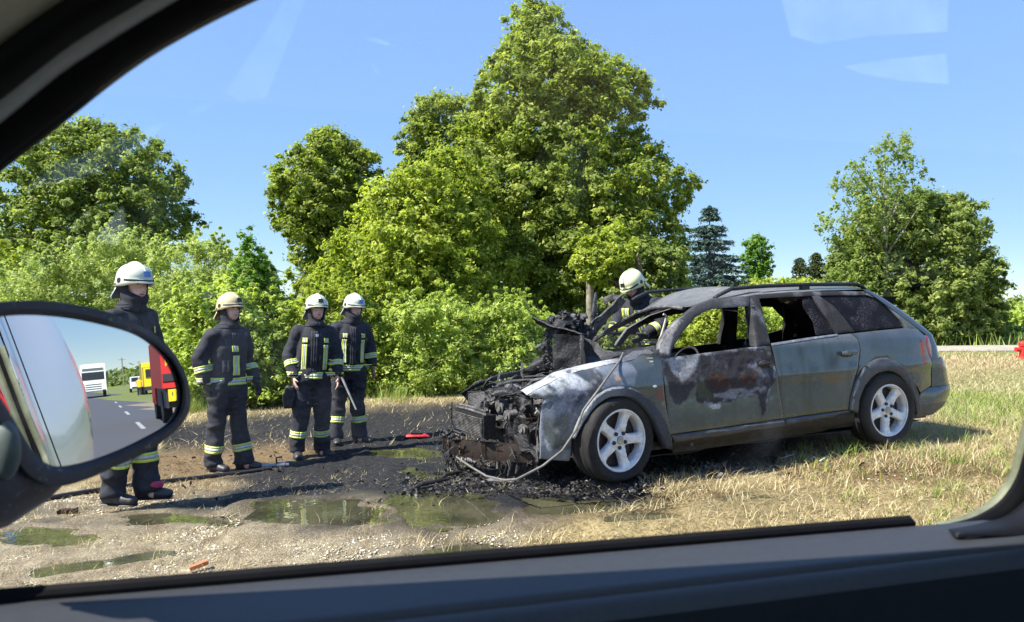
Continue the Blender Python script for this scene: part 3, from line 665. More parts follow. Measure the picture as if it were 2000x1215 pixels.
# white house behind the trees
hm = simple('white_render', (.72, .70, .66), .8, nscale=2, var=.06); rf = simple('roof_sheet', (.30, .30, .30), .7, nscale=8, var=.2)
h = empty('house', W(1345, 600, 33), label='white house hidden behind the blue spruce', category='house')
h.location.z = gz(h.location.x, 33)-.9
MB().box((0, 2, 1.4), (2.8, 4, 2.8)).build('wall', hm, h, smooth=False)
MB().add([(-1.7, -.3, 2.7), (1.7, -.3, 2.7), (1.7, 4.3, 2.7), (-1.7, 4.3, 2.7), (0, -.3, 3.5), (0, 4.3, 3.5)], [(0, 1, 4), (2, 3, 5), (1, 2, 5, 4), (3, 0, 4, 5)]).build('roof', rf, h, smooth=False)
f = MB().box((-.4, -.02, 1.6), (.8, .08, 1.0)).build('window', simple('window_glass', (.05, .06, .08), .1), h, smooth=False)
# weathered post and overhead wire
pm = simple('weathered_wood', (.22, .20, .15), .9, nscale=10, var=.4, bmp=.5)
p = W(1152, 640, 16.2); g0 = gz(p.x, 16.2)
MB().tube([(0, 0, -.2), (0, 0, 2.75-g0)], [.085, .075], 12).build('post', pm, label='weathered grey post standing behind the burnt engine bay', category='post').location = (p.x, 16.2, g0)
a, b_ = W(-260, 130, 40), W(640, 560, 46); P = [a.lerp(b_, i/20)+Vector((0, 0, -1.2*math.sin(PI*i/20))) for i in range(21)]
MB().tube(P, .03, 5).build('overhead_wire', simple('wire', (.05, .05, .05), .6), label='thin overhead wire sloping down behind the left tree', category='wire')
# ------------------------------------------------------------ the burnt estate car (local x to the rear, y to the far side, z up)
CO = Vector((.8127, 5.5434, .2371)); cx_ = Vector((.91511, .402286, .0271815)); cy_ = Vector((-.402435, .915449, 0)); cz_ = cx_.cross(cy_)
CARM = Matrix((cx_, cy_, cz_)).transposed().to_4x4(); CARM.translation = CO
car = empty('burnt_estate_car', label='burnt out dark green estate car with melted front end', category='car'); car.matrix_world = CARM
WD = 1.84
def flank(x, z):
    """inset of the near side surface"""
    x = np.asarray(x, float); z = np.asarray(z, float)
    y = .012+.05*np.clip((.34-z)/.15, 0, 1)**2+.028*np.clip((z-.62)/.3, 0, 1)**2
    y = y-.010*np.exp(-((z-.70)/.05)**2)
    y = y+np.where(z > .93, .34*(z-.93)+.35*np.clip(z-1.22, 0, 1)**1.6, 0)
    y = y+.16*np.clip((-.05-x)/.8, 0, 2)**2+.22*np.clip((x-2.95)/.75, 0, 2)**2.2
    y = y+np.where(z > .93, .10*np.clip((x-2.3)/.9, 0, 1.4)**1.5*(z-.93)/.4, 0)
    return y
def CP(pts, x0=1250, y0=520, s=3.037, y=None):
    out = []
    for a, b in pts:
        u, v = x0+a/s, y0+b/s; d = Vector(((u-HX)/FPX, 1, -(v-HY)/FPX)); camv = Vector((0, 0, CAMZ)); yy = .03 if y is None else y
        for _ in range(6 if y is None else 1):
            t = (yy-(camv-CO).dot(cy_))/d.dot(cy_); p = camv+d*t-CO; q = (p.dot(cx_), p.dot(cz_))
            if y is None: yy = float(flank(*q))
        out.append(q)
    return out
def smoothpoly(P, it=1, keep=()):
    for _ in range(it):
        Q = []
        for i in range(len(P)):
            a, b = P[i], P[(i+1) % len(P)]
            Q += [(a[0]*.75+b[0]*.25, a[1]*.75+b[1]*.25), (a[0]*.25+b[0]*.75, a[1]*.25+b[1]*.75)]
        P = Q
    return P
def densify(P, step):
    Q = []
    for i in range(len(P)):
        a, b = P[i], P[(i+1) % len(P)]; n = max(1, int(math.dist(a, b)/step))
        for k in range(n): Q.append((a[0]+(b[0]-a[0])*k/n, a[1]+(b[1]-a[1])*k/n))
    return Q
def panel2d(P, step=.02, holes=()):
    """triangulated filled outline with inner grid points; returns pts, tris, dist to edge"""
    P = densify(P, step*1.2); allp = list(P); edges = [(i, (i+1) % len(P)) for i in range(len(P))]
    H = [densify(h, step*1.2) for h in holes]
    for h in H:
        b = len(allp); allp += h; edges += [(b+i, b+(i+1) % len(h)) for i in range(len(h))]
    xs = [p[0] for p in P]; ys = [p[1] for p in P]
    g = np.array([(x+(j % 2)*step*.5, y) for j, y in enumerate(np.arange(min(ys), max(ys), step*.87)) for x in np.arange(min(xs), max(xs), step)])
    ok = inpoly(g[:, 0], g[:, 1], P) & (polydist(g[:, 0], g[:, 1], P) > step*.45)
    for h in H: ok &= ~inpoly(g[:, 0], g[:, 1], h) & (polydist(g[:, 0], g[:, 1], h) > step*.45)
    g = g[ok]; vs = [Vector(p) for p in allp]+[Vector(p) for p in g]
    ov, oe, of, _, _, _ = delaunay_2d_cdt(vs, edges, [], 0, 1e-6)
    V = np.array([v[:] for v in ov]); F = np.array([f for f in of if len(f) == 3]); c = V[F].mean(1)
    k = inpoly(c[:, 0], c[:, 1], P)
    for h in H: k &= ~inpoly(c[:, 0], c[:, 1], h)
    F = F[k]; d = polydist(V[:, 0], V[:, 1], P)
    for h in H: d = np.minimum(d, polydist(V[:, 0], V[:, 1], h))
    used = np.unique(F); mp = np.full(len(V), -1); mp[used] = np.arange(len(used)); return V[used], mp[F], d[used]
def shell(name, V3, F, nrm, th, mat, parent, col=None, smooth=True, **kw):
    """closed shell: front V3, back V3+nrm*th"""
    n = len(V3); E = {}
    for f in F:
        for i in range(3):
            a, b = int(f[i]), int(f[(i+1) % 3]); E[(a, b)] = 1
    rim = [(a, b) for (a, b) in E if (b, a) not in E]
    V = np.r_[V3, V3+nrm*th]; faces = [tuple(f) for f in F]+[tuple(f[::-1]+n) for f in F]
    tri = np.r_[F, F[:, ::-1]+n, np.array([(a+n, b+n, b) for a, b in rim]+[(a+n, b, a) for a, b in rim]).reshape(-1, 3)]
    me = npmesh(name, V, tri, smooth)
    if col is not None: attr_c(me, 'paint', np.r_[col, col*np.array([.35, .35, .35, 1])])
    bm = bmesh.new(); bm.from_mesh(me); bmesh.ops.recalc_face_normals(bm, faces=bm.faces)
    for e in bm.edges:
        if len(e.link_faces) == 2 and e.calc_face_angle(0) > .6: e.smooth = False
    bm.to_mesh(me); bm.free()
    return link(name, me, mat, parent, **kw)
PAINT = (.090, .104, .104); BLK = (.016, .015, .016)
def base_cols(x, z, seed=0):
    c = np.ones((len(x), 4)); c[:, :3] = PAINT; c[:, 3] = 0; return c
def lay(c, m, rgb, burn):
    m = np.clip(m, 0, 1)[:, None]; c[:, :3] = c[:, :3]*(1-m)+np.array(rgb)*m; c[:, 3] = c[:, 3]*(1-m[:, 0])+burn*m[:, 0]
def pm_(x, z, poly, w=.012, wob=.02, s=9, seed=0):
    P = np.c_[x, z]; xx = x+wob*vnoise(P, s, seed+1, 4)*1.6; zz = z+wob*vnoise(P, s, seed+5, 4)*1.6
    return sstep(-w, w, np.where(inpoly(xx, zz, poly), 1, -1)*polydist(xx, zz, poly))
def car_paint():
    m, nt, b = newmat('car_paint'); a = attrcol(nt, 'paint'); n = noise_node(nt, 55, 5, .7); n2 = noise_node(nt, 9, 4)
    v = ramp(nt, n.outputs[0], .3, .7, (.55, .55, .55), (1.5, 1.5, 1.5)); dirty = mixc(nt, 1.0, a.outputs['Color'], v, 'MULTIPLY')
    col = mixc(nt, a.outputs['Alpha'], a.outputs['Color'], dirty)
    sm = ramp(nt, n2.outputs[0], .45, .75, (1, 1, 1), (.72, .74, .66)); col = mixc(nt, 1.0, col, sm, 'MULTIPLY'); nt.links.new(col, b.inputs['Base Color'])
    mr = nt.nodes.new('ShaderNodeMapRange'); nt.links.new(a.outputs['Alpha'], mr.inputs[0]); mr.inputs[3].default_value = .20; mr.inputs[4].default_value = .85
    ad = nt.nodes.new('ShaderNodeMath'); ad.operation = 'MULTIPLY_ADD'; nt.links.new(n.outputs[0], ad.inputs[0]); ad.inputs[1].default_value = .16; nt.links.new(mr.outputs[0], ad.inputs[2])
    nt.links.new(ad.outputs[0], b.inputs['Roughness'])
    mt = nt.nodes.new('ShaderNodeMapRange'); nt.links.new(a.outputs['Alpha'], mt.inputs[0]); mt.inputs[3].default_value = .55; mt.inputs[4].default_value = 0; nt.links.new(mt.outputs[0], b.inputs['Metallic'])
    ct = nt.nodes.new('ShaderNodeMapRange'); nt.links.new(a.outputs['Alpha'], ct.inputs[0]); ct.inputs[3].default_value = .7; ct.inputs[4].default_value = 0; nt.links.new(ct.outputs[0], b.inputs['Coat Weight'])
    b.inputs['Coat Roughness'].default_value = .05
    bm_ = nt.nodes.new('ShaderNodeBump'); bm_.inputs['Distance'].default_value = .006; nt.links.new(n.outputs[0], bm_.inputs['Height'])
    bs = nt.nodes.new('ShaderNodeMath'); bs.operation = 'MULTIPLY'; bs.inputs[1].default_value = .7; nt.links.new(a.outputs['Alpha'], bs.inputs[0]); nt.links.new(bs.outputs[0], bm_.inputs['Strength']); nt.links.new(bm_.outputs[0], b.inputs['Normal'])
    return m
PM = car_paint()
CHAR = simple('charred_metal', (.020, .018, .018), .55, nscale=16, bmp=.8, bdist=.012, c2=(.004, .004, .005))
CHAR2 = simple('ash_dusted_metal', (.17, .16, .155), .75, nscale=17, bmp=.6, bdist=.01, c2=(.010, .009, .009))
CLAD = simple('grey_cladding', (.055, .06, .07), .5, nscale=12, var=.3, bmp=.15)
ALLOY = simple('wheel_alloy', (.78, .77, .76), .42, metal=.15, nscale=25, var=.14)
RUB = simple('tyre_rubber', (.012, .011, .011), .8, nscale=30, var=.4, bmp=.5, bdist=.004)
RUST = simple('scorched_steel', (.038, .022, .014), .6, metal=.3, nscale=7, bmp=.4, c2=(.015, .012, .012))
def panel(name, P, mat=None, colf=None, step=.02, th=.014, far=False, bev=.005, off=0, holes=(), dent=None, parent=None, **kw):
    V, F, d = panel2d(P, step, holes); x, z = V[:, 0], V[:, 1]; y = flank(x, z)+off+bev*(1-np.clip(d/.012, 0, 1))**2
    if dent is not None: y = y+dent(x, z)
    if far: y = WD-y
    V3 = np.c_[x, y, z]; nr = np.zeros_like(V3); nr[:, 1] = -1 if far else 1
    F2 = F[:, ::-1] if not far else F
    col = (colf or base_cols)(x, z)
    return shell(name, V3, F2, nr, th, mat or PM, parent or car, col, **kw)
# outlines (traced, car coordinates)
fd = CP([(165, 545), (128, 570), (150, 700), (165, 850), (182, 1000), (855, 905), (838, 780), (820, 650), (800, 560), (775, 470), (690, 478), (430, 511)])
rd = CP([(782, 462), (1000, 428), (1255, 400), (1292, 430), (1306, 480), (1304, 530), (1284, 640), (1262, 720), (1246, 790), (1240, 850), (1050, 876), (857, 905), (840, 780), (822, 650), (803, 560)])
qp = CP([(1259, 400), (1420, 382), (1580, 366), (1640, 373), (1690, 408), (1730, 470), (1745, 545), (1742, 640), (1738, 722), (1668, 757), (1652, 720), (1620, 680), (1562, 598), (1470, 543), (1400, 548), (1322, 608), (1287, 650), (1308, 530), (1310, 480), (1297, 430)])
Z1 = lambda L, **k: CP(L, 850, 500, 2.532, **k)
ff = Z1([(455, 690), (500, 663), (560, 638), (640, 600), (700, 583), (760, 568), (830, 552), (900, 537), (1000, 518), (1080, 480), (1112, 460), (1120, 520), (1132, 640), (1142, 740), (1168, 960), (1165, 900), (1120, 790), (1050, 700), (965, 653), (880, 650), (800, 688), (740, 755), (690, 855), (672, 900), (664, 1015), (524, 1005), (522, 900), (530, 790), (542, 706)])
def col_door(x, z):
    c = base_cols(x, z); P = np.c_[x, z]; n = vnoise(P, 14, 3, 4); n2 = vnoise(P, 30, 4, 3); st = vnoise(P*np.array([14, 1.6]), 1, 9, 3)
    lay(c, .5*sstep(-.1, .6, st), (.06, .065, .03), .3)
    D = CP([(120, 560), (165, 540), (800, 460), (812, 560), (800, 690), (775, 760), (745, 860), (725, 905), (712, 800), (690, 765), (560, 790), (470, 820), (400, 830), (340, 790), (340, 700), (310, 740), (285, 790), (240, 820), (205, 800), (185, 740), (140, 620)])
    s = pm_(x, z, D, .006, .022, 9, 1); lay(c, s, (.035, .031, .034), 1)
    edge = np.clip(1-np.abs(polydist(x+.02*n, z+.02*n2, D)-.012)/.014, 0, 1)*sstep(-.1, .4, n)*s; lay(c, edge*.8, (.42, .42, .44), 1)
    lay(c, .8*pm_(x, z, CP([(150, 545), (345, 522), (330, 590), (290, 640), (250, 670), (215, 640)]), .012, .03, 10, 2), (.36, .36, .38), 1)
    lay(c, .75*pm_(x, z, CP([(640, 590), (700, 550), (760, 600), (770, 690), (740, 745), (700, 700), (700, 640)]), .02, .035, 12, 3)*sstep(-.5, .3, n), (.20, .19, .235), 1)
    lay(c, .8*pm_(x, z, CP([(440, 755), (540, 738), (740, 722), (750, 745), (600, 755), (540, 790), (450, 780)]), .01, .03, 12, 4), (.27, .26, .29), 1)
    lay(c, .9*pm_(x, z, CP([(395, 655), (460, 640), (560, 660), (560, 705), (440, 715), (400, 700)]), .015, .03, 12, 5), (.05, .022, .016), 1)
    lay(c, .9*pm_(x, z, CP([(585, 645), (690, 640), (695, 700), (640, 712), (590, 700)]), .015, .02, 12, 6), (.05, .022, .016), 1)
    lay(c, .7*pm_(x, z, CP([(640, 480), (770, 470), (780, 520), (700, 520)]), .02, .04, 12, 7)*sstep(-.4, .4, n2), (.34, .34, .36), 1)
    lay(c, .9*pm_(x, z, CP([(690, 560), (770, 555), (775, 600), (700, 600)]), .006, .01, 12, 8), (.006, .006, .006), 1)
    lay(c, .85*pm_(x, z, CP([(335, 720), (375, 640), (385, 720), (430, 770), (440, 800), (350, 790)]), .008, .02, 12, 9)*.6, (.07, .08, .03), .6)
    lay(c, .7*pm_(x, z, CP([(400, 825), (478, 812), (476, 840), (430, 845)]), .004, .01, 12, 10), (.60, .60, .58), 1)
    lay(c, .5*sstep(.2, .6, n)*s, (.11, .11, .125), 1)
    return c
def dent_door(x, z):
    P = np.c_[x, z]; D = CP([(120, 560), (165, 540), (800, 460), (812, 560), (775, 760), (560, 790), (400, 830), (205, 800)])
    return .012*pm_(x, z, D, .08, .01)*(.5+.8*vnoise(P, 8, 2, 3))+.004*np.abs(vnoise(P, 25, 6, 2))*pm_(x, z, D, .03, .01)
d1 = panel('front_door', fd, colf=col_door, dent=dent_door, step=.015, label='front door with scorched and blistered paint')
def col_rd(x, z):
    c = base_cols(x, z); P = np.c_[x, z]; st = vnoise(P*np.array([16, 1.3]), 1, 19, 3); n = vnoise(P, 8, 20, 4)
    lay(c, .55*sstep(.0, .6, st)*sstep(.35, .5, z), (.028, .036, .032), .35)
    lay(c, .5*sstep(-.2, .5, st)*sstep(.75, .45, z), (.085, .085, .035), .35)
    lay(c, .7*pm_(x, z, CP([(800, 500), (1000, 480), (1180, 520), (1190, 600), (1000, 620), (830, 580)]), .05, .06, 5, 21)*sstep(-.2, .5, n), (.022, .03, .026), .4)
    lay(c, .8*sstep(.90, .96, z+.015*n), (.15, .16, .165), .6)
    lay(c, .55*pm_(x, z, CP([(1080, 660), (1150, 645), (1220, 665), (1200, 705), (1120, 705)]), .02, .02, 9, 22), (.16, .085, .018), .4)
    return c
d2 = panel('rear_door', rd, colf=col_rd, step=.02)
def col_q(x, z):
    c = base_cols(x, z); n = vnoise(np.c_[x, z], 7, 30, 4); lay(c, .6*sstep(.93, 1.0, z+.02*n), (.12, .13, .14), .5); lay(c, .35*sstep(.1, .6, n), (.04, .05, .045), .3); return c
panel('rear_quarter_panel', qp, colf=col_q)
def col_ff(x, z):
    c = base_cols(x, z); P = np.c_[x, z]; n = vnoise(P, 11, 40, 4); n2 = vnoise(P, 26, 41, 3)
    W1 = Z1([(440, 700), (560, 625), (700, 575), (790, 640), (740, 665), (660, 660), (600, 680), (545, 712)])
    A = Z1([(430, 700), (545, 700), (640, 655), (790, 640), (700, 800), (670, 900), (680, 1030), (500, 1030)])
    lay(c, pm_(x, z, A, .02, .02, 9, 42), (.12, .14, .19), .75)
    lay(c, pm_(x, z, Z1([(560, 800), (660, 780), (660, 930), (600, 960), (540, 930), (545, 830)]), .02, .03, 9, 43)*.8, (.05, .06, .05), .5)
    lay(c, pm_(x, z, W1, .01, .03, 12, 44)*sstep(-.45, .15, n2+.1), (.33, .345, .38), .9)
    lay(c, pm_(x, z, Z1([(505, 800), (532, 700), (545, 712), (535, 820), (545, 900), (575, 960), (662, 960), (668, 1020), (515, 1010)]), .008, .01, 12, 45), (.26, .28, .33), .7)
    lay(c, pm_(x, z, Z1([(770, 560), (850, 570), (830, 660), (740, 690), (690, 780), (690, 700), (770, 640)]), .03, .03, 9, 46)*.85, (.035, .035, .05), .9)
    lay(c, .85*pm_(x, z, Z1([(800, 550), (900, 535), (985, 530), (998, 590), (975, 640), (900, 650), (820, 660), (850, 600)]), .006, .018, 12, 47), (.16, .18, .22), .5)
    lay(c, .7*pm_(x, z, Z1([(885, 610), (905, 590), (935, 608), (900, 615)]), .004, .006, 12, 48), (.75, .45, .25), .5)
    lay(c, .5*pm_(x, z, Z1([(1085, 660), (1125, 650), (1130, 710), (1090, 715)]), .01, .012, 12, 49), (.22, .03, .03), .2)
    lay(c, .5*pm_(x, z, Z1([(1118, 722), (1135, 722), (1135, 740), (1118, 740)]), .003, .002, 12, 50), (.35, .22, .05), .2)
    lay(c, .8*sstep(.87, .93, z), BLK, 1)
    lay(c, .35*sstep(.2, .6, n2)*sstep(.1, -.1, x), (.45, .45, .48), .9)
    return c
def dent_ff(x, z):
    P = np.c_[x, z]; y = .03*np.clip((z-.60)/.25, 0, 1)**2*np.clip((.2-x)/.6, 0, 1); y = y+.10*np.clip((z-(.70+.12*(x+.6)))/.12, 0, 1.3)**2*(x < .3)
    return y+.008*vnoise(P, 9, 60, 3)*(x < -.1)+.02*np.clip(1-np.abs(x+.58)/.06, 0, 1)*(z < .62)
fe = panel('front_fender', ff, colf=col_ff, dent=dent_ff, step=.014, label='front fender burnt to bare pale metal')
# top of the fender rolls inwards (bare white ash lit from above)
top = Z1([(455, 690), (500, 663), (560, 638), (640, 600), (700, 583), (760, 568), (830, 552), (900, 537), (1000, 518), (1080, 480)])
tv = []; nT = len(densify(top, .02)); tp = [p for p in densify(top+[top[-1]], .02)][:nT]; tp = [p for p in tp if p[0] < top[-1][0]+.01]
tp = sorted(set((round(a, 4), round(b, 4)) for a, b in tp)); xs_t = np.array([p[0] for p in top]); zs_t = np.array([p[1] for p in top])
xx = np.linspace(xs_t[0], xs_t[-1], 60); zz = np.interp(xx, xs_t, zs_t); cols = []
for j, q in enumerate(np.linspace(0, 1, 8)):
    y = flank(xx, zz)+dent_ff(xx, zz)+q*.13; zt = zz+.035*math.sin(q*PI*.6)-.02*q+.006*vnoise(np.c_[xx, y], 14, 3, 2); tv.append(np.c_[xx, y+.002, zt+.001])
V = np.concatenate(tv); n_ = 60; F = [(j*n_+i, j*n_+i+1, (j+1)*n_+i+1, (j+1)*n_+i) for j in range(7) for i in range(n_-1)]
me = npmesh('fender_top', V, np.array(F), True); c = np.ones((len(V), 4)); wn = sstep(.12, -.08, V[:, 0]+.1*vnoise(V[:, :2], 9, 2, 3)); c[:, :3] = (.06, .065, .08); lay(c, wn*sstep(-.5, .1, vnoise(V[:, :2], 16, 5, 3)), (.38, .385, .40), .9); lay(c, .7*sstep(.1, .5, vnoise(V[:, :2], 10, 8, 3))*(1-wn), (.25, .28, .33), .7); attr_c(me, 'paint', c); link('fender_top', me, PM, fe)
# greenhouse: door frames and pillars
def strip(name, outer, inner, off=0, col=(.022, .021, .024), ash=.4, th=.035, far=False, step=.02, seed=0, **kw):
    P = outer+inner[::-1]
    def cf(x, z):
        c = np.ones((len(x), 4)); c[:, :3] = col; c[:, 3] = 1; n = vnoise(np.c_[x, z], 9, seed, 4); lay(c, ash*sstep(0, .5, n), (.24, .24, .26), 1)
        return c
    return panel(name, P, colf=cf, step=step, th=th, far=far, off=off, **kw)
outA = CP([(112, 545), (120, 462), (150, 405), (230, 318), (340, 232), (450, 190), (560, 180), (652, 178)])
inA = CP([(182, 545), (186, 500), (255, 390), (330, 302), (380, 272), (420, 256), (500, 246), (646, 238)])
def cfA(x, z):
    c = np.ones((len(x), 4)); c[:, :3] = (.04, .04, .044); c[:, 3] = 1; n = vnoise(np.c_[x, z], 8, 3, 4)
    lay(c, pm_(x, z, CP([(105, 500), (118, 455), (150, 400), (230, 318), (270, 290), (200, 400), (175, 470), (165, 520)]), .012, .02, 9, 5), (.30, .28, .28), 1)
    lay(c, .5*sstep(0, .5, n), (.16, .16, .18), 1); return c
panel('a_pillar', outA+inA[::-1], colf=cfA, th=.05, off=-.004, label='ash whitened windscreen pillar')
strip('b_pillar', CP([(652, 178), (664, 260), (680, 380), (695, 474)]), CP([(706, 182), (735, 290), (762, 400), (778, 466)]), .0, ash=.6, seed=5, th=.08)
strip('roof_frame', CP([(652, 176), (700, 168), (860, 156), (1020, 150), (1200, 148), (1345, 150)]), CP([(656, 238), (706, 192), (860, 182), (1020, 176), (1200, 172), (1345, 172)]), .004, ash=.5, seed=6, th=.05)
strip('c_pillar', CP([(1020, 172), (1080, 260), (1130, 330), (1172, 402)]), CP([(1062, 170), (1150, 232), (1220, 310), (1278, 388)]), .006, ash=.15, seed=7, th=.06)
sil = [(1345, 150), (1410, 176), (1480, 226), (1560, 290), (1640, 350), (1688, 404)]
strip('d_pillar', CP(sil), CP([(1345, 170), (1428, 198), (1490, 262), (1560, 335), (1582, 366), (1640, 373)]), .002, col=PAINT, ash=.35, seed=8, th=.05)
# sooty glass left in the rear quarter window
def soot_glass():
    m, nt, b = newmat('sooty_glass'); vo = nt.nodes.new('ShaderNodeTexVoronoi'); vo.inputs['Scale'].default_value = 38; vo.feature = 'DISTANCE_TO_EDGE'
    tc = nt.nodes.new('ShaderNodeTexCoord'); mp = nt.nodes.new('ShaderNodeMapping'); mp.inputs['Scale'].default_value = (.7, 1, 1.9); nt.links.new(tc.outputs['Object'], mp.inputs[0]); nt.links.new(mp.outputs[0], vo.inputs['Vector'])
    n = noise_node(nt, 5, 3); e = ramp(nt, vo.outputs['Distance'], 0, .06, (.13, .12, .125), (.006, .005, .006)); k = ramp(nt, n.outputs[0], .45, .6)
    nt.links.new(mixc(nt, k, (.008, .007, .008), e), b.inputs['Base Color']); b.inputs['Roughness'].default_value = .55; b.inputs['Specular IOR Level'].default_value = .15; bump(nt, b, vo.outputs['Distance'], .6, .004); return m
SG = soot_glass()
QW = CP([(1068, 174), (1340, 176), (1424, 202), (1490, 266), (1560, 340), (1572, 362), (1280, 384), (1220, 306), (1150, 228)])
panel('quarter_window', QW, mat=SG, off=.018, th=.004)
RW = CP([(1000, 180), (1025, 178), (1080, 264), (1130, 336), (1168, 398), (1060, 412), (1040, 330), (985, 250), (975, 200)])
panel('rear_door_glass', RW, mat=SG, off=.022, th=.004)
BL = CP([(782, 458), (1000, 424), (1170, 402), (1172, 410), (1000, 436), (784, 470)])
panel('window_trim', BL, mat=simple('dull_trim', (.30, .31, .32), .4, metal=.4), off=-.008, th=.012, parent=d2)
# handles, indicator, lights
hb = CP([(1190, 500), (1262, 492), (1266, 520), (1200, 530)]); hx, hz = np.mean(hb, 0)
mb = MB(); mb.tube([(hx-.085, .005, hz-.004), (hx-.06, -.022, hz), (hx+.05, -.022, hz+.004), (hx+.085, .005, hz+.008)], [(.016, .010), (.02, .012), (.02, .012), (.015, .01)], 10); h_ = mb.build('door_handle', PM, d2)
attr_c(h_.data, 'paint', np.tile([*PAINT, 0], (len(h_.data.vertices), 1)))
MB().ball((hx-.01, .012, hz-.012), (.07, .008, .028)).build('handle_recess', CHAR, d2)
hb = CP([(690, 565), (772, 555), (772, 600), (700, 600)]); hx, hz = np.mean(hb, 0)
MB().ball((hx, .014, hz), (.06, .02, .03)).tube([(hx-.05, -.004, hz), (hx, -.022, hz+.008), (hx+.06, -.006, hz+.012)], .008, 8).build('door_handle', CHAR, d1)
ix, iz = Z1([(1087, 645)])[0]
MB().ball((ix, .012, iz), (.036, .01, .016), 14, 8).build('side_indicator', simple('clear_lens', (.75, .78, .8), .2), fe)
TL = CP([(1692, 410), (1702, 408), (1728, 468), (1746, 545), (1732, 562), (1712, 520), (1696, 468)])
panel('tail_light', TL, mat=simple('tail_lens', (.30, .02, .03), .2, coat=.6), off=-.006, th=.05)
# wheel arch cladding, sills, rear bumper
def arcs(o, i): return o+i[::-1]
ra = arcs(CP([(1240, 852), (1248, 790), (1265, 720), (1290, 660), (1322, 608), (1360, 572), (1400, 549), (1435, 542), (1470, 543), (1520, 566), (1562, 598), (1600, 645), (1630, 700), (1652, 755), (1664, 810), (1662, 860)]),
          CP([(1292, 872), (1298, 800), (1312, 752), (1335, 705), (1368, 664), (1400, 638), (1430, 626), (1465, 620), (1500, 622), (1538, 645), (1570, 680), (1600, 730), (1622, 780), (1634, 820), (1640, 850), (1644, 868)]))
panel('rear_arch_cladding', ra, mat=CLAD, off=-.018, th=.06, bev=.014)
fa = arcs(Z1([(672, 900), (690, 852), (712, 800), (740, 753), (770, 715), (800, 686), (840, 662), (880, 648), (920, 645), (965, 650), (1010, 670), (1050, 698), (1090, 745), (1120, 788), (1150, 850), (1172, 960)]),
          Z1([(690, 905), (712, 862), (738, 815), (770, 768), (800, 736), (830, 715), (860, 700), (890, 695), (925, 694), (960, 702), (1000, 724), (1035, 756), (1065, 795), (1090, 840), (1112, 890), (1130, 950)]))
def cfa(x, z):
    c = np.ones((len(x), 4)); c[:, :3] = (.05, .055, .07); c[:, 3] = .8; lay(c, .7*sstep(.05, .25, z-x*.5-.1*vnoise(np.c_[x, z], 10, 3, 3)-.48), (.23, .25, .28), .8)
    lay(c, .8*sstep(-.2, -.3, x), (.30, .32, .34), .9); return c
panel('front_arch_cladding', fa, colf=cfa, off=-.018, th=.06, bev=.014, step=.012)
sl1 = CP([(185, 1004), (520, 956), (853, 907), (860, 945), (520, 1000), (205, 1046)]); sl2 = CP([(859, 907), (1050, 880), (1240, 854), (1235, 862), (1180, 872), (1165, 888), (862, 945)])
panel('sill_cladding', sl1, mat=CLAD, off=-.016, th=.05, bev=.012); panel('sill_cladding', sl2, mat=CLAD, off=-.016, th=.05, bev=.012)
panel('rocker_panel', CP([(200, 1046), (860, 944), (1180, 886), (1292, 870), (1290, 925), (1100, 985), (860, 1020), (215, 1115)]), mat=CHAR, off=.03, th=.04)
# rear bumper and tailgate: sweep round the tail
def sweep_rear(name, prof, mat=None, col=PAINT, **kw):
    """prof: (z, start x on the flank, x at the centre line)"""
    V = []; na = 14; cols_ = []
    for z, xs, xr in prof:
        y0 = float(flank(xs, z))-.004; b_ = .46; row = []
        for k in range(na+1):
            a = PI/2*k/na; ca = math.cos(a)**.62; sa = math.sin(a)**.62; row.append((xs+(xr-.05-xs)*sa, y0+b_*(1-ca), z))
        row += [(xr-.05+.05*math.sin(PI*q/2), y0+b_+(WD/2-y0-b_)*q, z) for q in (.35, .7, 1)]
        row += [(x, WD-y, z) for x, y, z in row[-2::-1]]; V.append(row)
    n_ = len(V[0]); F = [(j*n_+i, j*n_+i+1, (j+1)*n_+i+1, (j+1)*n_+i) for j in range(len(V)-1) for i in range(n_-1)]; V = [p for r in V for p in r]
    me = npmesh(name, V, np.array(F), True); c = np.ones((len(V), 4)); c[:, :3] = col; c[:, 3] = 0; attr_c(me, 'paint', c)
    return link(name, me, mat or PM, car, **kw)
sweep_rear('rear_bumper', [(.735, 3.372, 3.70), (.72, 3.372, 3.73), (.62, 3.37, 3.80), (.50, 3.366, 3.84), (.474, 3.362, 3.845)])
sweep_rear('rear_bumper_lower', [(.474, 3.30, 3.845), (.455, 3.22, 3.845), (.435, 3.16, 3.845), (.38, 3.13, 3.83), (.33, 3.12, 3.78)])
sweep_rear('rear_bumper_skirt', [(.332, 3.12, 3.785), (.28, 3.12, 3.73), (.22, 3.14, 3.6)], CLAD)
sweep_rear('tailgate', [(.735, 3.375, 3.66), (.85, 3.40, 3.64), (.95, 3.36, 3.60), (1.03, 3.25, 3.51), (1.2, 3.00, 3.27), (1.33, 2.82, 3.05), (1.385, 2.72, 2.90)])
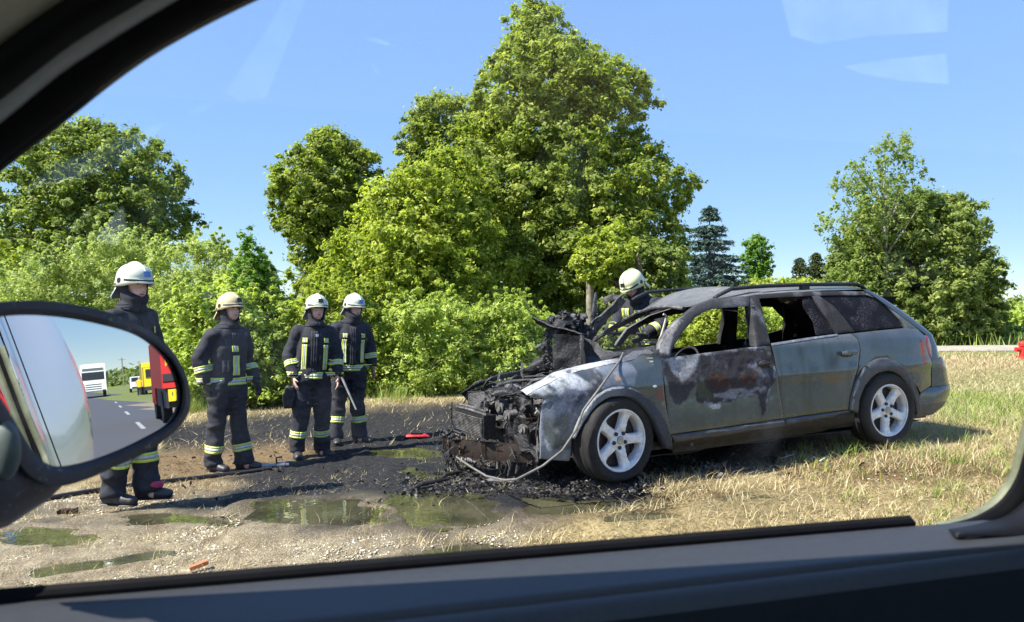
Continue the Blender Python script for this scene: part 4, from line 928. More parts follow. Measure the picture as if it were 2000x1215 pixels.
# roof: crowned sheet, lifted and warped at the front
rx0 = [(.80, 1.2), (1.0, 1.325), (1.3, 1.372), (1.7, 1.392), (2.2, 1.402), (2.7, 1.392), (2.95, 1.345), (3.10, 1.27)]
V = []; nx_ = 70; ny_ = 31
HE = [(P_[0], yy_, P_[1]) for (u_, v_, yy_) in ((1336, 600, .27), (1310, 596, .42), (1280, 598, .7), (1250, 607, 1.0), (1222, 621, 1.25), (1192, 641, 1.46), (1158, 662, 1.62)) for P_ in [CP([(u_, v_)], 0, 0, 1, y=yy_)[0]]]
ht = np.linspace(0, 1, 7)
for i in range(nx_):
    a_ = i/(nx_-1); x = .86+(3.02-.86)*a_
    for j in range(ny_):
        t = j/(ny_-1); ze = float(np.interp(x, [.8, .9, 1.0, 1.15, 1.4, 1.8, 2.3, 2.78, 2.95, 3.1], [1.235, 1.288, 1.315, 1.338, 1.352, 1.372, 1.385, 1.385, 1.325, 1.245]))
        ys = float(flank(x, ze))+.012; y = ys+t*(WD-2*ys); crown = math.sin(PI*t)**.8*(.085-.02*(x > 1.6))
        z = ze+crown
        fx = float(np.interp(t, ht, [h[0] for h in HE])); fy = float(np.interp(t, ht, [h[1] for h in HE])); fz = float(np.interp(t, ht, [h[2] for h in HE]))
        k = max(0., 1-a_/.30)
        if k > 0:
            xr = .86+(3.02-.86)*.30; q = a_/.30; zr = 1.36+crown; xb = fx+(xr-fx)*q; zb = fz+(zr-fz)*q**1.15; yb = fy+(y-fy)*min(1, q*2.5)
            x_, y_, z_ = xb, yb, zb
        else: x_, y_, z_ = x, y, z
        V.append((x_, y_, z_+.004*float(vnoise(np.array([[x, y]]), 5, 3, 2)[0])))
F = [(i*ny_+j, (i+1)*ny_+j, (i+1)*ny_+j+1, i*ny_+j+1) for i in range(nx_-1) for j in range(ny_-1)]
me = npmesh('roof', V, np.array(F), True); Vn = np.array(V); c = np.ones((len(V), 4)); c[:, :3] = (.115, .118, .125); c[:, 3] = 1
lay(c, .7*sstep(0, .5, vnoise(Vn[:, :2]*np.array([1, 4]), 3, 12, 4)), (.07, .072, .078), 1); lay(c, .4*sstep(.2, .6, vnoise(Vn[:, :2], 8, 15, 4)), (.26, .25, .23), 1)
lay(c, sstep(1.9, 2.6, Vn[:, 0]), (.07, .085, .08), .5); attr_c(me, 'paint', c); link('roof', me, PM, car, label='heat warped roof sheet with bare ashy metal')
MB().add([(x, y, z-.03) for x, y, z in V], F).build('headlining', CHAR, car, sharp=0)
# roof rails
for far in (0, 1):
    P = CP([(440, 188), (470, 170), (540, 135), (650, 124), (760, 117), (1000, 108), (1280, 106), (1315, 120), (1350, 146)], y=.30)
    yy = (lambda v: WD-v if far else v); mb = MB(); mb.tube([(a, yy(.30), b) for a, b in P], [(.012, .018), (.016, .02)]+[(.017, .02)]*5+[(.016, .02), (.012, .016)], 10)
    fx, fz = CP([(975, 128)], y=.30)[0]; mb.box((fx, yy(.30), fz-.01), (.09, .035, .06)); mb.build('roof_rail', CHAR if not far else CHAR, car)
# far side: pillars, frames and lower skins seen through the openings
def farpoly(P): return P
FZ = lambda L: CP(L, 1280, 560, 6.75, y=1.66)
strip('far_a_pillar', FZ([(-450, 780), (-330, 560), (-60, 380), (320, 250)]), FZ([(-380, 790), (-250, 590), (0, 430), (340, 350)]), 0, far=True, col=(.10, .095, .09), ash=.5, seed=11, th=.04)
strip('far_b_pillar', FZ([(880, 200), (905, 290), (930, 480), (925, 760)]), FZ([(1040, 190), (1066, 290), (1100, 470), (1150, 740)]), 0, far=True, ash=.1, seed=12, th=.06)
strip('far_roof_frame', FZ([(300, 230), (700, 160), (1060, 120), (1500, 120), (2500, 140)]), FZ([(330, 360), (700, 290), (1060, 265), (1500, 265), (2500, 270)]), 0, far=True, ash=.1, seed=13)
strip('far_c_pillar', FZ([(1640, 200), (1660, 300), (1740, 500), (1760, 700)]), FZ([(2300, 200), (2350, 300), (2480, 500), (2500, 700)]), 0, far=True, ash=.1, seed=14)
panel('far_quarter_window', FZ([(2300, 270), (2500, 270), (2500, 600), (2400, 600)]), mat=SG, off=.02, th=.004, far=True)
burnt = lambda x, z: np.tile([.02, .018, .02, 1], (len(x), 1)).astype(float)
panel('far_door_skin', FZ([(-300, 850), (200, 838), (930, 750), (1150, 700), (1300, 690), (1540, 640), (1760, 560), (2500, 560), (2500, 1300), (-300, 1300)]), colf=burnt, far=True, step=.05)
# floor, firewall, dash, seats, steering wheel
mb = MB(); mb.box((1.75, WD/2, .22), (3.2, WD-.24, .06)); mb.box((3.0, WD/2, .55), (1.0, WD-.3, .5)); mb.build('floor_pan', CHAR, car, smooth=False)
def crumple(name, V, F, mat, amp=.015, s=9, seed=0, parent=None, smooth=False, **kw):
    V = np.array([tuple(v) for v in V], float)
    dV = np.stack([vnoise(V, s, seed+k, 3) for k in range(3)], 1)*amp*1.6
    me = bpy.data.meshes.new(name); me.from_pydata([tuple(v) for v in V+dV], [], F); me.update()
    if smooth: me.polygons.foreach_set('use_smooth', [True]*len(F))
    return link(name, me, mat, parent or car, **kw)
def gridbox(c, d, n=6, R=None):
    """subdivided box"""
    bm = bmesh.new(); bmesh.ops.create_cube(bm, size=1); bmesh.ops.subdivide_edges(bm, edges=bm.edges, cuts=n, use_grid_fill=True)
    V = []; 
    for v in bm.verts:
        p = Vector((v.co.x*d[0], v.co.y*d[1], v.co.z*d[2])); V.append((R @ p if R else p)+Vector(c))
    F = [tuple(v.index for v in f.verts) for f in bm.faces]; bm.free(); return V, F
Ry = lambda a: Matrix.Rotation(math.radians(a), 3, 'Y'); Rz = lambda a: Matrix.Rotation(math.radians(a), 3, 'Z'); Rx = lambda a: Matrix.Rotation(math.radians(a), 3, 'X')
crumple('dashboard', *gridbox((.72, WD/2, .74), (.34, WD-.3, .14), 8), CHAR, .05, 6, 2)
crumple('firewall', *gridbox((.42, WD/2, .60), (.08, WD-.3, .62), 8), CHAR, .03, 6, 3)
def seat(cx, cy, w):
    s = crumple('seat', *gridbox((cx, cy, .48), (.48, w, .14), 6), CHAR, .03, 9, int(cx*10), smooth=True)
    hb_ = .30 if w < .7 else .36
    crumple('seat_back', *gridbox((cx+.27, cy, .50+hb_/2), (.12, w*.92, hb_), 6, Ry(17)), CHAR, .035, 8, int(cx*7), parent=s, smooth=True)
    for dy in (() if w < .7 else (-.42,)):
        mb = MB(); mb.tube([(cx+.42, cy+dy-.07, 1.03), (cx+.45, cy+dy-.07, 1.14), (cx+.45, cy+dy+.07, 1.14), (cx+.42, cy+dy+.07, 1.03)], .009, 6)
        if w > .7 or cy < 1: mb.ball((cx+.45, cy+dy, 1.12), (.05, .12, .08), 12, 8)
        mb.build('headrest', CHAR, s)
seat(1.22, .50, .48); seat(1.24, 1.34, .48); seat(2.18, WD/2, 1.3)
mb = MB(); mb.lathe([(.185+.012*math.cos(a), .012*math.sin(a)) for a in np.linspace(0, 2*PI, 9)[:-1]], (0, 0, 0), 'x', 30, closed=True); mb.tube([(0, -.18, 0), (0, .18, 0)], .01); mb.tube([(0, 0, 0), (-.35, 0, -.08)], .02)
o_ = mb.build('steering_wheel', CHAR, car); o_.location = (.93, .50, .76); o_.rotation_euler = (0, math.radians(24), 0)
mb = MB(); P = [(1.18, .16, 1.24), (1.30, .17, 1.20), (1.335, .17, 1.10), (1.30, .17, .95)]; mb.tube(P, .004, 6); mb.tube([(1.0, .5, 1.28), (1.15, .3, 1.25), (1.30, .22, 1.22), (1.38, .14, 1.27)], .004, 6); mb.build('hanging_wire', CHAR2, car)
# far windscreen pillar strip and mirror stalk in the opening
P = [CP([q], 850, 500, 2.532, y=1.5)[0] for q in ((775, 402), (810, 372), (850, 335), (925, 292), (1000, 262), (1060, 243), (1120, 232))]
MB().tube([(h[0], h[1], h[2]-.012) for h in HE], [(.016, .022)]*5+[(.02, .024), (.026, .02)], 8).build('windscreen_header', CHAR2, car)
P = [CP([q], 850, 500, 2.532, y=.45)[0] for q in ((1100, 440), (1120, 390), (1140, 320), (1142, 295), (1128, 288))]
MB().tube([(a, .45, b) for a, b in P], [(.012, .009)]*3+[(.009, .007)]*2, 8).build('bare_bracket', simple('pale_ash_metal', (.5, .45, .38), .8), car)

# ------------------------------------------------------------ wheels
def make_rim():
    """five spoke alloy face on y=0 plane (outside towards -y)"""
    holes = []; R0 = .222
    for k in range(5):
        a0 = math.radians(36+72*k); H = []
        for r, da in ((.2, -23), (.207, -12), (.208, 0), (.207, 12), (.2, 23), (.178, 24), (.14, 21), (.105, 15), (.083, 7), (.078, 0), (.083, -7), (.105, -15), (.14, -21), (.178, -24)):
            a = a0+math.radians(da); H.append((r*math.cos(a), r*math.sin(a)))
        holes.append(H)
    outer = [(R0*math.cos(a), R0*math.sin(a)) for a in np.linspace(0, 2*PI, 73)[:-1]]
    V, F, d = panel2d(outer, .011, holes); r = np.hypot(V[:, 0], V[:, 1]); dh = np.full(len(V), 1e9)
    for h in holes: dh = np.minimum(dh, polydist(V[:, 0], V[:, 1], densify(h, .02)))
    y = .030*np.clip(r/.2, 0, 1)**2*0+.018-.028*np.clip((r-.07)/.15, 0, 1)**1.4*0
    y = .012+.018*np.exp(-(r/.055)**4)*-0.0-.0+.016*(1-np.clip(dh/.012, 0, 1))**2-.014*np.clip((r-.15)/.07, 0, 1)**2
    y = y+.012*np.exp(-((r-.062)/.018)**2)*(r < .08)
    V3 = np.c_[V[:, 0], y, V[:, 1]]; nr = np.zeros_like(V3); nr[:, 1] = 1
    return V3, F, nr
RV, RF, RNR = make_rim()
def wheel(x, y, z, spin, steer=0, side=1, camber=0):
    root = bpy.data.objects.new('wheel', None); COL.objects.link(root); root.parent = car; root.location = (x, y, z)
    root.rotation_euler = (0, 0, math.radians(steer)+(PI if side < 0 else 0)); root.empty_display_size = .1
    # tyre lathe about y
    prof = [(.226, .012), (.232, -.004), (.245, -.012), (.270, -.022), (.295, -.020), (.312, -.006), (.322, .012), (.325, .03), (.318, .034), (.318, .042), (.326, .046), (.327, .088), (.319, .092), (.319, .10), (.327, .104), (.327, .146), (.319, .15), (.319, .158), (.326, .162), (.323, .19), (.31, .208), (.27, .222), (.235, .21), (.226, .20)]
    mb = MB(); mb.lathe(prof, axis='y', n=72); me = mb.mesh('tyre')
    co = np.array([v.co[:] for v in me.vertices]); rr = np.hypot(co[:, 0], co[:, 2]); low = np.clip((-co[:, 2]-.24)/.08, 0, 1)
    co[:, 2] += low*.018; co[:, 1] += np.where(co[:, 1] < .1, -.012, .012)*low*(rr < .31); co += (np.stack([vnoise(co, 14, 70+k, 2) for k in range(3)], 1)*.004)*(rr > .25)[:, None]
    me.vertices.foreach_set('co', co.ravel()); link('tyre', me, RUB, root)
    V = RV.copy(); a = math.radians(spin); V = np.c_[V[:, 0]*math.cos(a)-V[:, 2]*math.sin(a), V[:, 1], V[:, 0]*math.sin(a)+V[:, 2]*math.cos(a)]
    rim = shell('rim', V, RF[:, ::-1], RNR, .028, ALLOY, root)
    MB().lathe([(.216, -.006), (.222, -.010), (.230, -.008), (.232, .004), (.226, .012), (.214, .03), (.208, .10), (.205, .19), (.222, .205)], axis='y', n=64).build('rim_barrel', ALLOY, rim)
    MB().lathe([(.20, .0), (.20, .012), (.0, .014)], (0, .085, 0), 'y', 40).build('brake_disc', simple('brake', (.06, .045, .04), .6), root)
    cap = MB().lathe([(0, .0), (.028, .001), (.032, .006), (.033, .02)], axis='y', n=28).build('centre_cap', simple('cap_metal', (.35, .35, .36), .35, metal=.6), rim)
    cap.location = (0, .004, 0)
    for k in range(5):
        b_ = a+math.radians(72*k+90+36); MB().lathe([(0, .0), (.013, 0), (.0145, .004), (.0145, .012)], axis='y', n=12).build('wheel_bolt_hole', BOLTM, rim).location = (.056*math.cos(b_), .0085, .056*math.sin(b_))
    for v_ in (a+math.radians(36+72*3),):
        pass
    return root
BOLTM = simple('bolt_dark', (.02, .02, .02), .6)
wheel(.0, .012, .315, -2, steer=9); wheel(2.757, .022, .315, -22, steer=0)
wheel(0, WD-.012, .315, 10, side=-1, steer=-7); wheel(2.757, WD-.022, .315, 40, side=-1)
# dark wheel housings
for wx in (0, 2.757):
    mb = MB(); V = []; n = 20
    for y in (.05, .42):
        for k in range(n): a = PI*k/(n-1)-.15+.3*k/(n-1)*0; V.append((wx+.40*math.cos(a), y, .30+.40*math.sin(a)))
    mb.add(V, [(k, k+1, n+k+1, n+k) for k in range(n-1)]); mb.add(V[n:]+[(wx, .42, .3)], [(k, k+1, n) for k in range(n-1)]); mb.build('wheel_housing', CHAR, car)

# ------------------------------------------------------------ burnt front end
E_ = lambda L, y, s=6.75, x0=860, y0=640: [(*CP([q], x0, y0, s, y=y)[0],) for q in L]     # zoom crops -> car plane at depth y
def plate(name, quad, mat, n=(14, 8), amp=.02, s=7, seed=0, th=.006, **kw):
    """quad of 4 local points -> crumpled sheet with thickness"""
    a, b, c, d = [Vector(q) for q in quad]; V = []
    nx, ny = n; N = (b-a).cross(d-a).normalized()
    for i in range(nx+1):
        for j in range(ny+1):
            s_, t = i/nx, j/ny; V.append(a.lerp(b, s_).lerp(d.lerp(c, s_), t))
    V = np.array([v[:] for v in V]); D = np.stack([vnoise(V, s, seed+k, 3) for k in range(3)], 1)*amp*1.5; V = V+D
    F = np.array([(i*(ny+1)+j, (i+1)*(ny+1)+j, (i+1)*(ny+1)+j+1, i*(ny+1)+j+1) for i in range(nx) for j in range(ny)])
    T = np.r_[F[:, [0, 1, 2]], F[:, [0, 2, 3]]]; nr = np.tile(np.array(N[:]), (len(V), 1))
    return shell(name, V, T, nr, th, mat, car, None, smooth=False, **kw)
def P3(u, v, y):
    q = CP([(u, v)], 0, 0, 1, y=y)[0]; return Vector((q[0], y, q[1]))
# far fender with the long hood edge
plate('far_fender', [P3(901, 769, 1.62), P3(1092, 712, 1.72), P3(1100, 800, 1.74), P3(930, 800, 1.66)], CHAR, amp=.012, seed=3)
mb = MB(); mb.tube([P3(900, 769, 1.60), P3(930, 752, 1.62), P3(975, 736, 1.66), P3(1020, 727, 1.70), P3(1085, 714, 1.72)], [(.008, .004), (.02, .012), (.025, .014), (.024, .014), (.02, .012)], 8); mb.build('hood_edge', CHAR, car)
plate('far_headlamp_panel', [P3(915, 767, 1.55), P3(962, 760, 1.35), P3(950, 800, 1.3), P3(911, 800, 1.5)], CHAR, (10, 6), .02, 9, 4)
# radiator
rad = crumple('radiator', *gridbox((0, 0, 0), (.10, .58, .17), 7), CHAR, .006, 12, 5); c0 = P3(927, 824, 1.16); RR = Rz(8); rad.location = c0; rad.rotation_euler = (0, 0, math.radians(4))
for k in range(12): MB().box((-.057, 0, -.078+k*.0125), (.012, .54, .004)).build('fin', CHAR2, rad, smooth=False)
for zz in (.095, .12): MB().tube([(-.03, -.30, zz), (-.035, 0, zz+.01), (-.03, .29, zz+.004)], .011, 8).build('radiator_tube', CHAR2, rad)
# bumper beam, curved across the front
P = [P3(868, 862, 1.62), P3(880, 870, 1.5), P3(905, 876, 1.3), P3(945, 881, 1.02), P3(990, 884, .78), P3(1030, 886, .56), P3(1056, 888, .42)]
mb = MB(); V = []; 
for i, p in enumerate(P):
    for dz, dx in ((.075, .02), (.07, -.012), (.03, -.02), (-.03, -.02), (-.07, -.012), (-.075, .02)): V.append(p+Vector((dx, 0, dz)))
n6 = 6; mb.add(V, [(i*n6+j, (i+1)*n6+j, (i+1)*n6+j+1, i*n6+j+1) for i in range(len(P)-1) for j in range(n6-1)]); bb = mb.build('bumper_beam', RUST, car, sharp=30)
bb.modifiers.new('s', 'SOLIDIFY').thickness = .006
mb = MB(); rr = random.Random(3)
for i in range(26):
    t = i/25*1.9; k = min(int(t), 5); p = P[k].lerp(P[k+1], t-k) if k < 6 else P[6]; mb.ball(p+Vector((rr.uniform(-.03, .01), 0, .085+rr.uniform(-.015, .02))), (rr.uniform(.01, .025), rr.uniform(.02, .05), rr.uniform(.006, .018)), 7, 5, Rx(rr.uniform(-30, 30)))
mb.build('melted_bumper_foam', CHAR, car, smooth=False)
for (u, v, y, u2, v2, r) in ((888, 900, 1.4, 900, 938, .012), (965, 890, .9, 978, 926, .012), (995, 888, .75, 992, 930, .016), (1010, 888, .7, 1008, 925, .022), (985, 850, .85, 1012, 905, .016), (1042, 850, .5, 1048, 900, .014), (880, 885, 1.5, 884, 915, .01)):
    a, b_ = P3(u, v, y), P3(u2, v2, y-.03); m_ = a.lerp(b_, .5)+Vector((.02, 0, 0)); MB().tube([a, m_, b_], [r, r*1.2, r*.4], 6).build('bent_bracket', CHAR, car)
mb = MB(); mb.tube([P3(883, 785, 1.62), P3(881, 800, 1.62), P3(881, 825, 1.6), P3(888, 842, 1.56), P3(908, 850, 1.4)], [.006, .011, .012, .013, .01], 7); mb.build('bent_rod', CHAR, car)
crumple('lower_front_mass', *gridbox((-.34, .95, .30), (.4, 1.2, .26), 12), CHAR, .05, 7, 21)
# engine lumps
eng = crumple('engine_block', *gridbox((-.22, .95, .46), (.62, .75, .30), 16), CHAR, .09, 9, 31, label='molten engine block')
rr = random.Random(9)
def rubble(name, n, fp, smin, smax, seed, mat=CHAR):
    mb = MB()
    for i in range(n):
        p = fp(); V_, F_ = gridbox(p, (rr.uniform(smin, smax), rr.uniform(smin, smax), rr.uniform(smin, smax*.7)), 2, Rz(rr.uniform(0, 180)) @ Rx(rr.uniform(-50, 50))); mb.add(V_, F_)
    co = np.array(mb.v); co += np.stack([vnoise(co, 26, seed+k, 3) for k in range(3)], 1)*.06; mb.v = [tuple(c) for c in co]
    mb.build(name, mat, car, smooth=False, kind='stuff')
rubble('engine_rubble', 34, lambda: Vector((rr.uniform(-.60, .2), rr.uniform(.25, 1.45), rr.uniform(.46, .60)+.12*rr.random()**2)), .03, .13, 5)
rubble('engine_rubble', 26, lambda: Vector((rr.uniform(-.60, .2), rr.uniform(.25, 1.45), rr.uniform(.50, .62)+.1*rr.random()**2)), .02, .09, 15, CHAR2)
mb = MB()
for i in range(260):
    a = Vector((rr.uniform(-.70, .3), rr.uniform(.2, 1.5), rr.uniform(.42, .66))); d = Vector((rr.uniform(-1, 1), rr.uniform(-1, 1), rr.uniform(-.4, .6))).normalized()*rr.uniform(.02, .10); e = Vector((rr.uniform(-1, 1), rr.uniform(-1, 1), rr.uniform(-1, 1))).normalized()*rr.uniform(.008, .03)
    mb.add([a, a+d, a+d+e, a+e*.6], [(0, 1, 2, 3)])
for i in range(240):
    k_ = rr.uniform(0, 5.99); q_ = int(k_); a = P[q_].lerp(P[q_+1], k_-q_)+Vector((rr.uniform(-.035, .02), 0, rr.uniform(-.10, .12))); d = Vector((rr.uniform(-.5, .2), rr.uniform(-1, 1), rr.uniform(-1.5, .2))).normalized()*rr.uniform(.02, .12); e = Vector((rr.uniform(-1, 1), rr.uniform(-1, 1), rr.uniform(-.4, .4))).normalized()*rr.uniform(.006, .03)
    mb.add([a, a+d, a+d+e*.4, a+e], [(0, 1, 2, 3)])
mb.build('charred_flakes', CHAR, car, smooth=False, kind='stuff')
for q in (([P3(968, 770, .9), P3(985, 767, .85), P3(1008, 772, .8), P3(1015, 785, .75)], .035, CHAR), ([P3(1015, 775, .6), P3(1028, 790, .55), P3(1036, 808, .5)], .045, CHAR), ([P3(1020, 770, .9), P3(1040, 745, .9), P3(1075, 738, .9)], .02, CHAR2),
          ([P3(955, 800, 1.1), P3(960, 780, 1.1), P3(980, 776, 1.0), P3(990, 792, .95)], .02, CHAR), ([P3(1000, 790, .8), P3(996, 812, .78), P3(1002, 830, .75)], .02, CHAR)):
    MB().tube(q[0], q[1], 10).build('burnt_hose', q[2], car)
for k_ in range(46):
    a = Vector((rr.uniform(-.62, .25), rr.uniform(.25, 1.45), rr.uniform(.5, .68))); P = [a]
    d = Vector((rr.uniform(-1, 1), rr.uniform(-1, 1), rr.uniform(-.2, .5))).normalized()
    for _ in range(5): d = (d+Vector((rr.uniform(-.6, .6), rr.uniform(-.6, .6), rr.uniform(-.5, .25)))).normalized(); P.append(P[-1]+d*rr.uniform(.03, .07))
    MB().tube(P, rr.choice((.003, .004, .006, .012)), 5).build('burnt_wire', rr.choice((CHAR, CHAR2, CHAR2)), car)
for (u_, v_, y_, r_, l_) in ((985, 795, .9, .055, .12), (1000, 812, .7, .045, .10), (962, 800, 1.15, .04, .10), (1030, 838, .42, .04, .05)):
    g_ = MB().lathe([(0, 0), (r_*.6, 0), (r_*.62, .012), (r_, .014), (r_, .03), (r_*.85, .034), (r_*.85, l_), (0, l_)], axis='x', n=18).build('burnt_pulley', CHAR2, car); g_.location = P3(u_, v_, y_)-Vector((.06, 0, 0)); g_.rotation_euler = (0, rr.uniform(-.2, .3), rr.uniform(-.4, .4))
for (a_, b_, r_) in ((P3(945, 782, 1.3), P3(1010, 762, .85), .022), (P3(975, 752, 1.3), P3(1050, 742, 1.0), .016), (P3(990, 757, 1.0), P3(1040, 772, .6), .03), (P3(1000, 742, 1.5), P3(1080, 735, 1.1), .012)):
    MB().tube([a_, a_.lerp(b_, .35)+Vector((0, 0, .015)), a_.lerp(b_, .7)+Vector((0, 0, .01)), b_], [r_, r_*1.05, r_*.9, r_*.8], 10).build('burnt_pipe', CHAR2 if r_ > .02 else CHAR, car)
o_ = MB().lathe([(.0, 0), (.036, 0), (.045, .004), (.045, .03), (.038, .035), (.038, .08)], axis='x', n=20).build('throttle_ring', simple('ring_metal', (.45, .42, .38), .5), car); o_.location = P3(1046, 800, .48); o_.rotation_euler = (0, .5, -.3)
mb = MB(); mb.tube([P3(1029, 800, .5), P3(1036, 812, .49), P3(1040, 824, .48)], .004, 5); mb.tube([P3(1026, 820, .5), P3(1040, 816, .48), P3(1050, 817, .46)], .005, 5); mb.build('copper_wire', simple('copper', (.45, .20, .10), .5, metal=.5), car)
# upright black box and folded hood remains
plate('battery_box', [P3(1084, 655, .95), P3(1136, 655, .80), P3(1134, 725, .80), P3(1084, 722, .95)], CHAR, (12, 12), .035, 7, 41, th=.012)
plate('battery_box_side', [P3(1136, 655, .80), P3(1142, 657, .45), P3(1140, 722, .45), P3(1134, 725, .80)], CHAR, (8, 12), .03, 7, 42)
plate('hood_remains', [P3(1036, 621, 1.25), P3(1134, 658, .80), P3(1142, 664, 1.1), P3(1052, 632, 1.5)], CHAR, (20, 6), .022, 6, 43, th=.010, label='charred slat of hood folded up')
plate('hood_remains', [P3(1136, 655, .80), P3(1217, 692, .35), P3(1140, 724, .45), P3(1136, 720, .7)], CHAR, (16, 12), .03, 7, 44, th=.008, label='black triangle of hood leaning on the scuttle')
plate('folded_hood', [P3(1160, 662, 1.5), P3(1156, 636, 1.35), P3(1213, 577, 1.25), P3(1221, 586, 1.5)], CHAR2, (16, 10), .03, 9, 45, th=.008, label='grey ash covered hood folded up and back')
mb = MB(); mb.tube([P3(1156, 652, 1.4), P3(1160, 610, 1.4), P3(1164, 571, 1.4)], [(.035, .012), (.03, .012), (.012, .006)], 6); mb.tube([P3(1148, 655, 1.4), P3(1175, 618, 1.35), P3(1218, 574, 1.3)], [(.02, .01)]*2+[(.012, .008)], 6)
mb.tube([P3(1178, 588, 1.45), P3(1196, 580, 1.4), P3(1213, 584, 1.35)], [(.03, .006)]*3, 6); mb.build('torn_hood_strip', CHAR2, car)
rubble('scuttle_rubble', 34, lambda: P3(rr.uniform(1100, 1150), rr.uniform(612, 662), rr.uniform(1.1, 1.5)), .015, .06, 25)
rubble('scuttle_rubble', 26, lambda: P3(rr.uniform(1085, 1150), rr.uniform(615, 665), rr.uniform(1.1, 1.4)), .015, .06, 35, CHAR2)
rubble('scuttle_rubble', 25, lambda: P3(rr.uniform(1060, 1095), rr.uniform(650, 720), rr.uniform(1.2, 1.5)), .02, .07, 45)
crumple('scuttle_mass', *gridbox(P3(1110, 640, 1.3), (.3, .3, .16), 8, Ry(20)), CHAR, .06, 8, 52)
mb = MB(); mb.tube([P3(1045, 680, 1.6), P3(1062, 672, 1.55), P3(1076, 655, 1.5), P3(1090, 650, 1.4)], [(.012, .006), (.018, .012), (.02, .014), (.014, .01)], 7); mb.build('bent_strip', CHAR2, car)
plate('far_hood_plate', [P3(1018, 722, 1.6), P3(1052, 698, 1.6), P3(1094, 690, 1.4), P3(1090, 722, 1.5)], CHAR, (10, 7), .02, 9, 47)
plate('cowl_panel', [P3(1140, 700, .6), P3(1296, 672, .35), P3(1300, 690, .30), P3(1142, 727, .35)], CHAR, (18, 4), .01, 9, 48)
plate('far_cowl', [P3(1140, 690, 1.5), P3(1290, 672, 1.2), P3(1296, 690, .9), P3(1140, 712, 1.2)], CHAR, (12, 5), .02, 9, 49)
MB().tube([P3(1217, 690, .30), P3(1210, 705, .10), P3(1195, 725, -.02), P3(1170, 760, -.05), P3(1140, 800, -.06), P3(1125, 840, -.05), P3(1098, 880, -.02), P3(1060, 910, .0), P3(1010, 936, .0), P3(985, 938, .2), P3(950, 930, .6), P3(920, 912, 1.0), P3(892, 893, 1.35)], .0085, 8).build('hanging_cable', simple('grey_cable', (.15, .14, .125), .6), car, label='long grey cable drooping from fender to bumper')
plate('scuttle_flap', [P3(1055, 740, .35), P3(1100, 722, .3), P3(1130, 724, .5), P3(1090, 745, .6)], CHAR2, (8, 6), .02, 11, 55)
plate('inner_wing', [P3(1056, 800, .25), P3(1060, 780, .3), P3(1048, 900, .3), P3(1045, 900, .35)], CHAR2, (4, 8), .02, 11, 56)
plate('underbody', [Vector((.3, .14, .14)), Vector((3.3, .14, .16)), Vector((3.3, WD-.1, .16)), Vector((.3, WD-.1, .14))], CHAR, (20, 10), .02, 5, 57)
# ------------------------------------------------------------ firefighters
FAB = simple('turnout_fabric', (.021, .022, .030), .85, nscale=26, var=.35, bmp=.4, bdist=.002)
YEL = simple('reflective_yellow', (.62, .72, .13), .55, nscale=40, var=.12)
SIL = simple('reflective_silver', (.50, .52, .52), .4, nscale=40, var=.12, metal=.2)
SKIN = simple('skin', (.68, .42, .33), .55, nscale=18, var=.10)
BOOTM = simple('boot_leather', (.03, .03, .033), .5, nscale=20, var=.4)
GLV = simple('black_glove', (.03, .03, .032), .7, nscale=30, var=.4)
TANG = simple('tan_glove', (.34, .16, .08), .75, nscale=30, var=.25)
HELW = simple('pale_helmet', (.62, .66, .52), .35, nscale=5, var=.06, coat=.3)
HELT = simple('tan_helmet', (.60, .50, .27), .35, nscale=6, var=.12, coat=.3)
BLKM = simple('black_plastic', (.02, .02, .022), .4, nscale=8)
EYEM = simple('eye_dark', (.03, .02, .015), .3)
LIPM = simple('lip', (.30, .11, .09), .5)
PINK = simple('magenta_strap', (.45, .04, .12), .6)
WHITEM = simple('white_patch', (.75, .75, .75), .6); BLUEM = simple('blue_badge', (.12, .22, .45), .5)
def remesh(mb, vox, smooth=3, dec=None):
    me = mb.mesh('tmp'); o = bpy.data.objects.new('tmp', me); COL.objects.link(o)
    m = o.modifiers.new('r', 'REMESH'); m.mode = 'VOXEL'; m.voxel_size = vox; m.use_smooth_shade = True
    if smooth: s_ = o.modifiers.new('s', 'SMOOTH'); s_.iterations = smooth; s_.factor = .5
    if dec: d = o.modifiers.new('d', 'DECIMATE'); d.ratio = dec
    dg = bpy.context.evaluated_depsgraph_get(); dg.update(); r = bpy.data.meshes.new_from_object(o.evaluated_get(dg))
    bpy.data.objects.remove(o); bpy.data.meshes.remove(me); r.polygons.foreach_set('use_smooth', [True]*len(r.polygons)); return r
def folds(me, amp, s, seed, zs=2.2, fn=None):
    co = np.empty(len(me.vertices)*3, np.float32); me.vertices.foreach_get('co', co); co = co.reshape(-1, 3)
    nr = np.empty(len(me.vertices)*3, np.float32); me.vertices.foreach_get('normal', nr); nr = nr.reshape(-1, 3)
    n = vnoise(co*np.array([1, 1, zs]), s, seed, 3); r = 1-2*np.abs(vnoise(co*np.array([1, 1, zs*.8])+n[:, None]*.03, s*.7, seed+3, 2))
    w_ = 1 if fn is None else fn(co)[:, None]
    co = co+nr*((n*.5+r*.6)*amp)[:, None]*w_; me.vertices.foreach_set('co', co.ravel()); me.update(); return me
def lerp3(a, b, t): return Vector(a).lerp(Vector(b), t)
def bvh(me): return BVHTree.FromPolygons([v.co[:] for v in me.vertices], [tuple(p.vertices) for p in me.polygons])
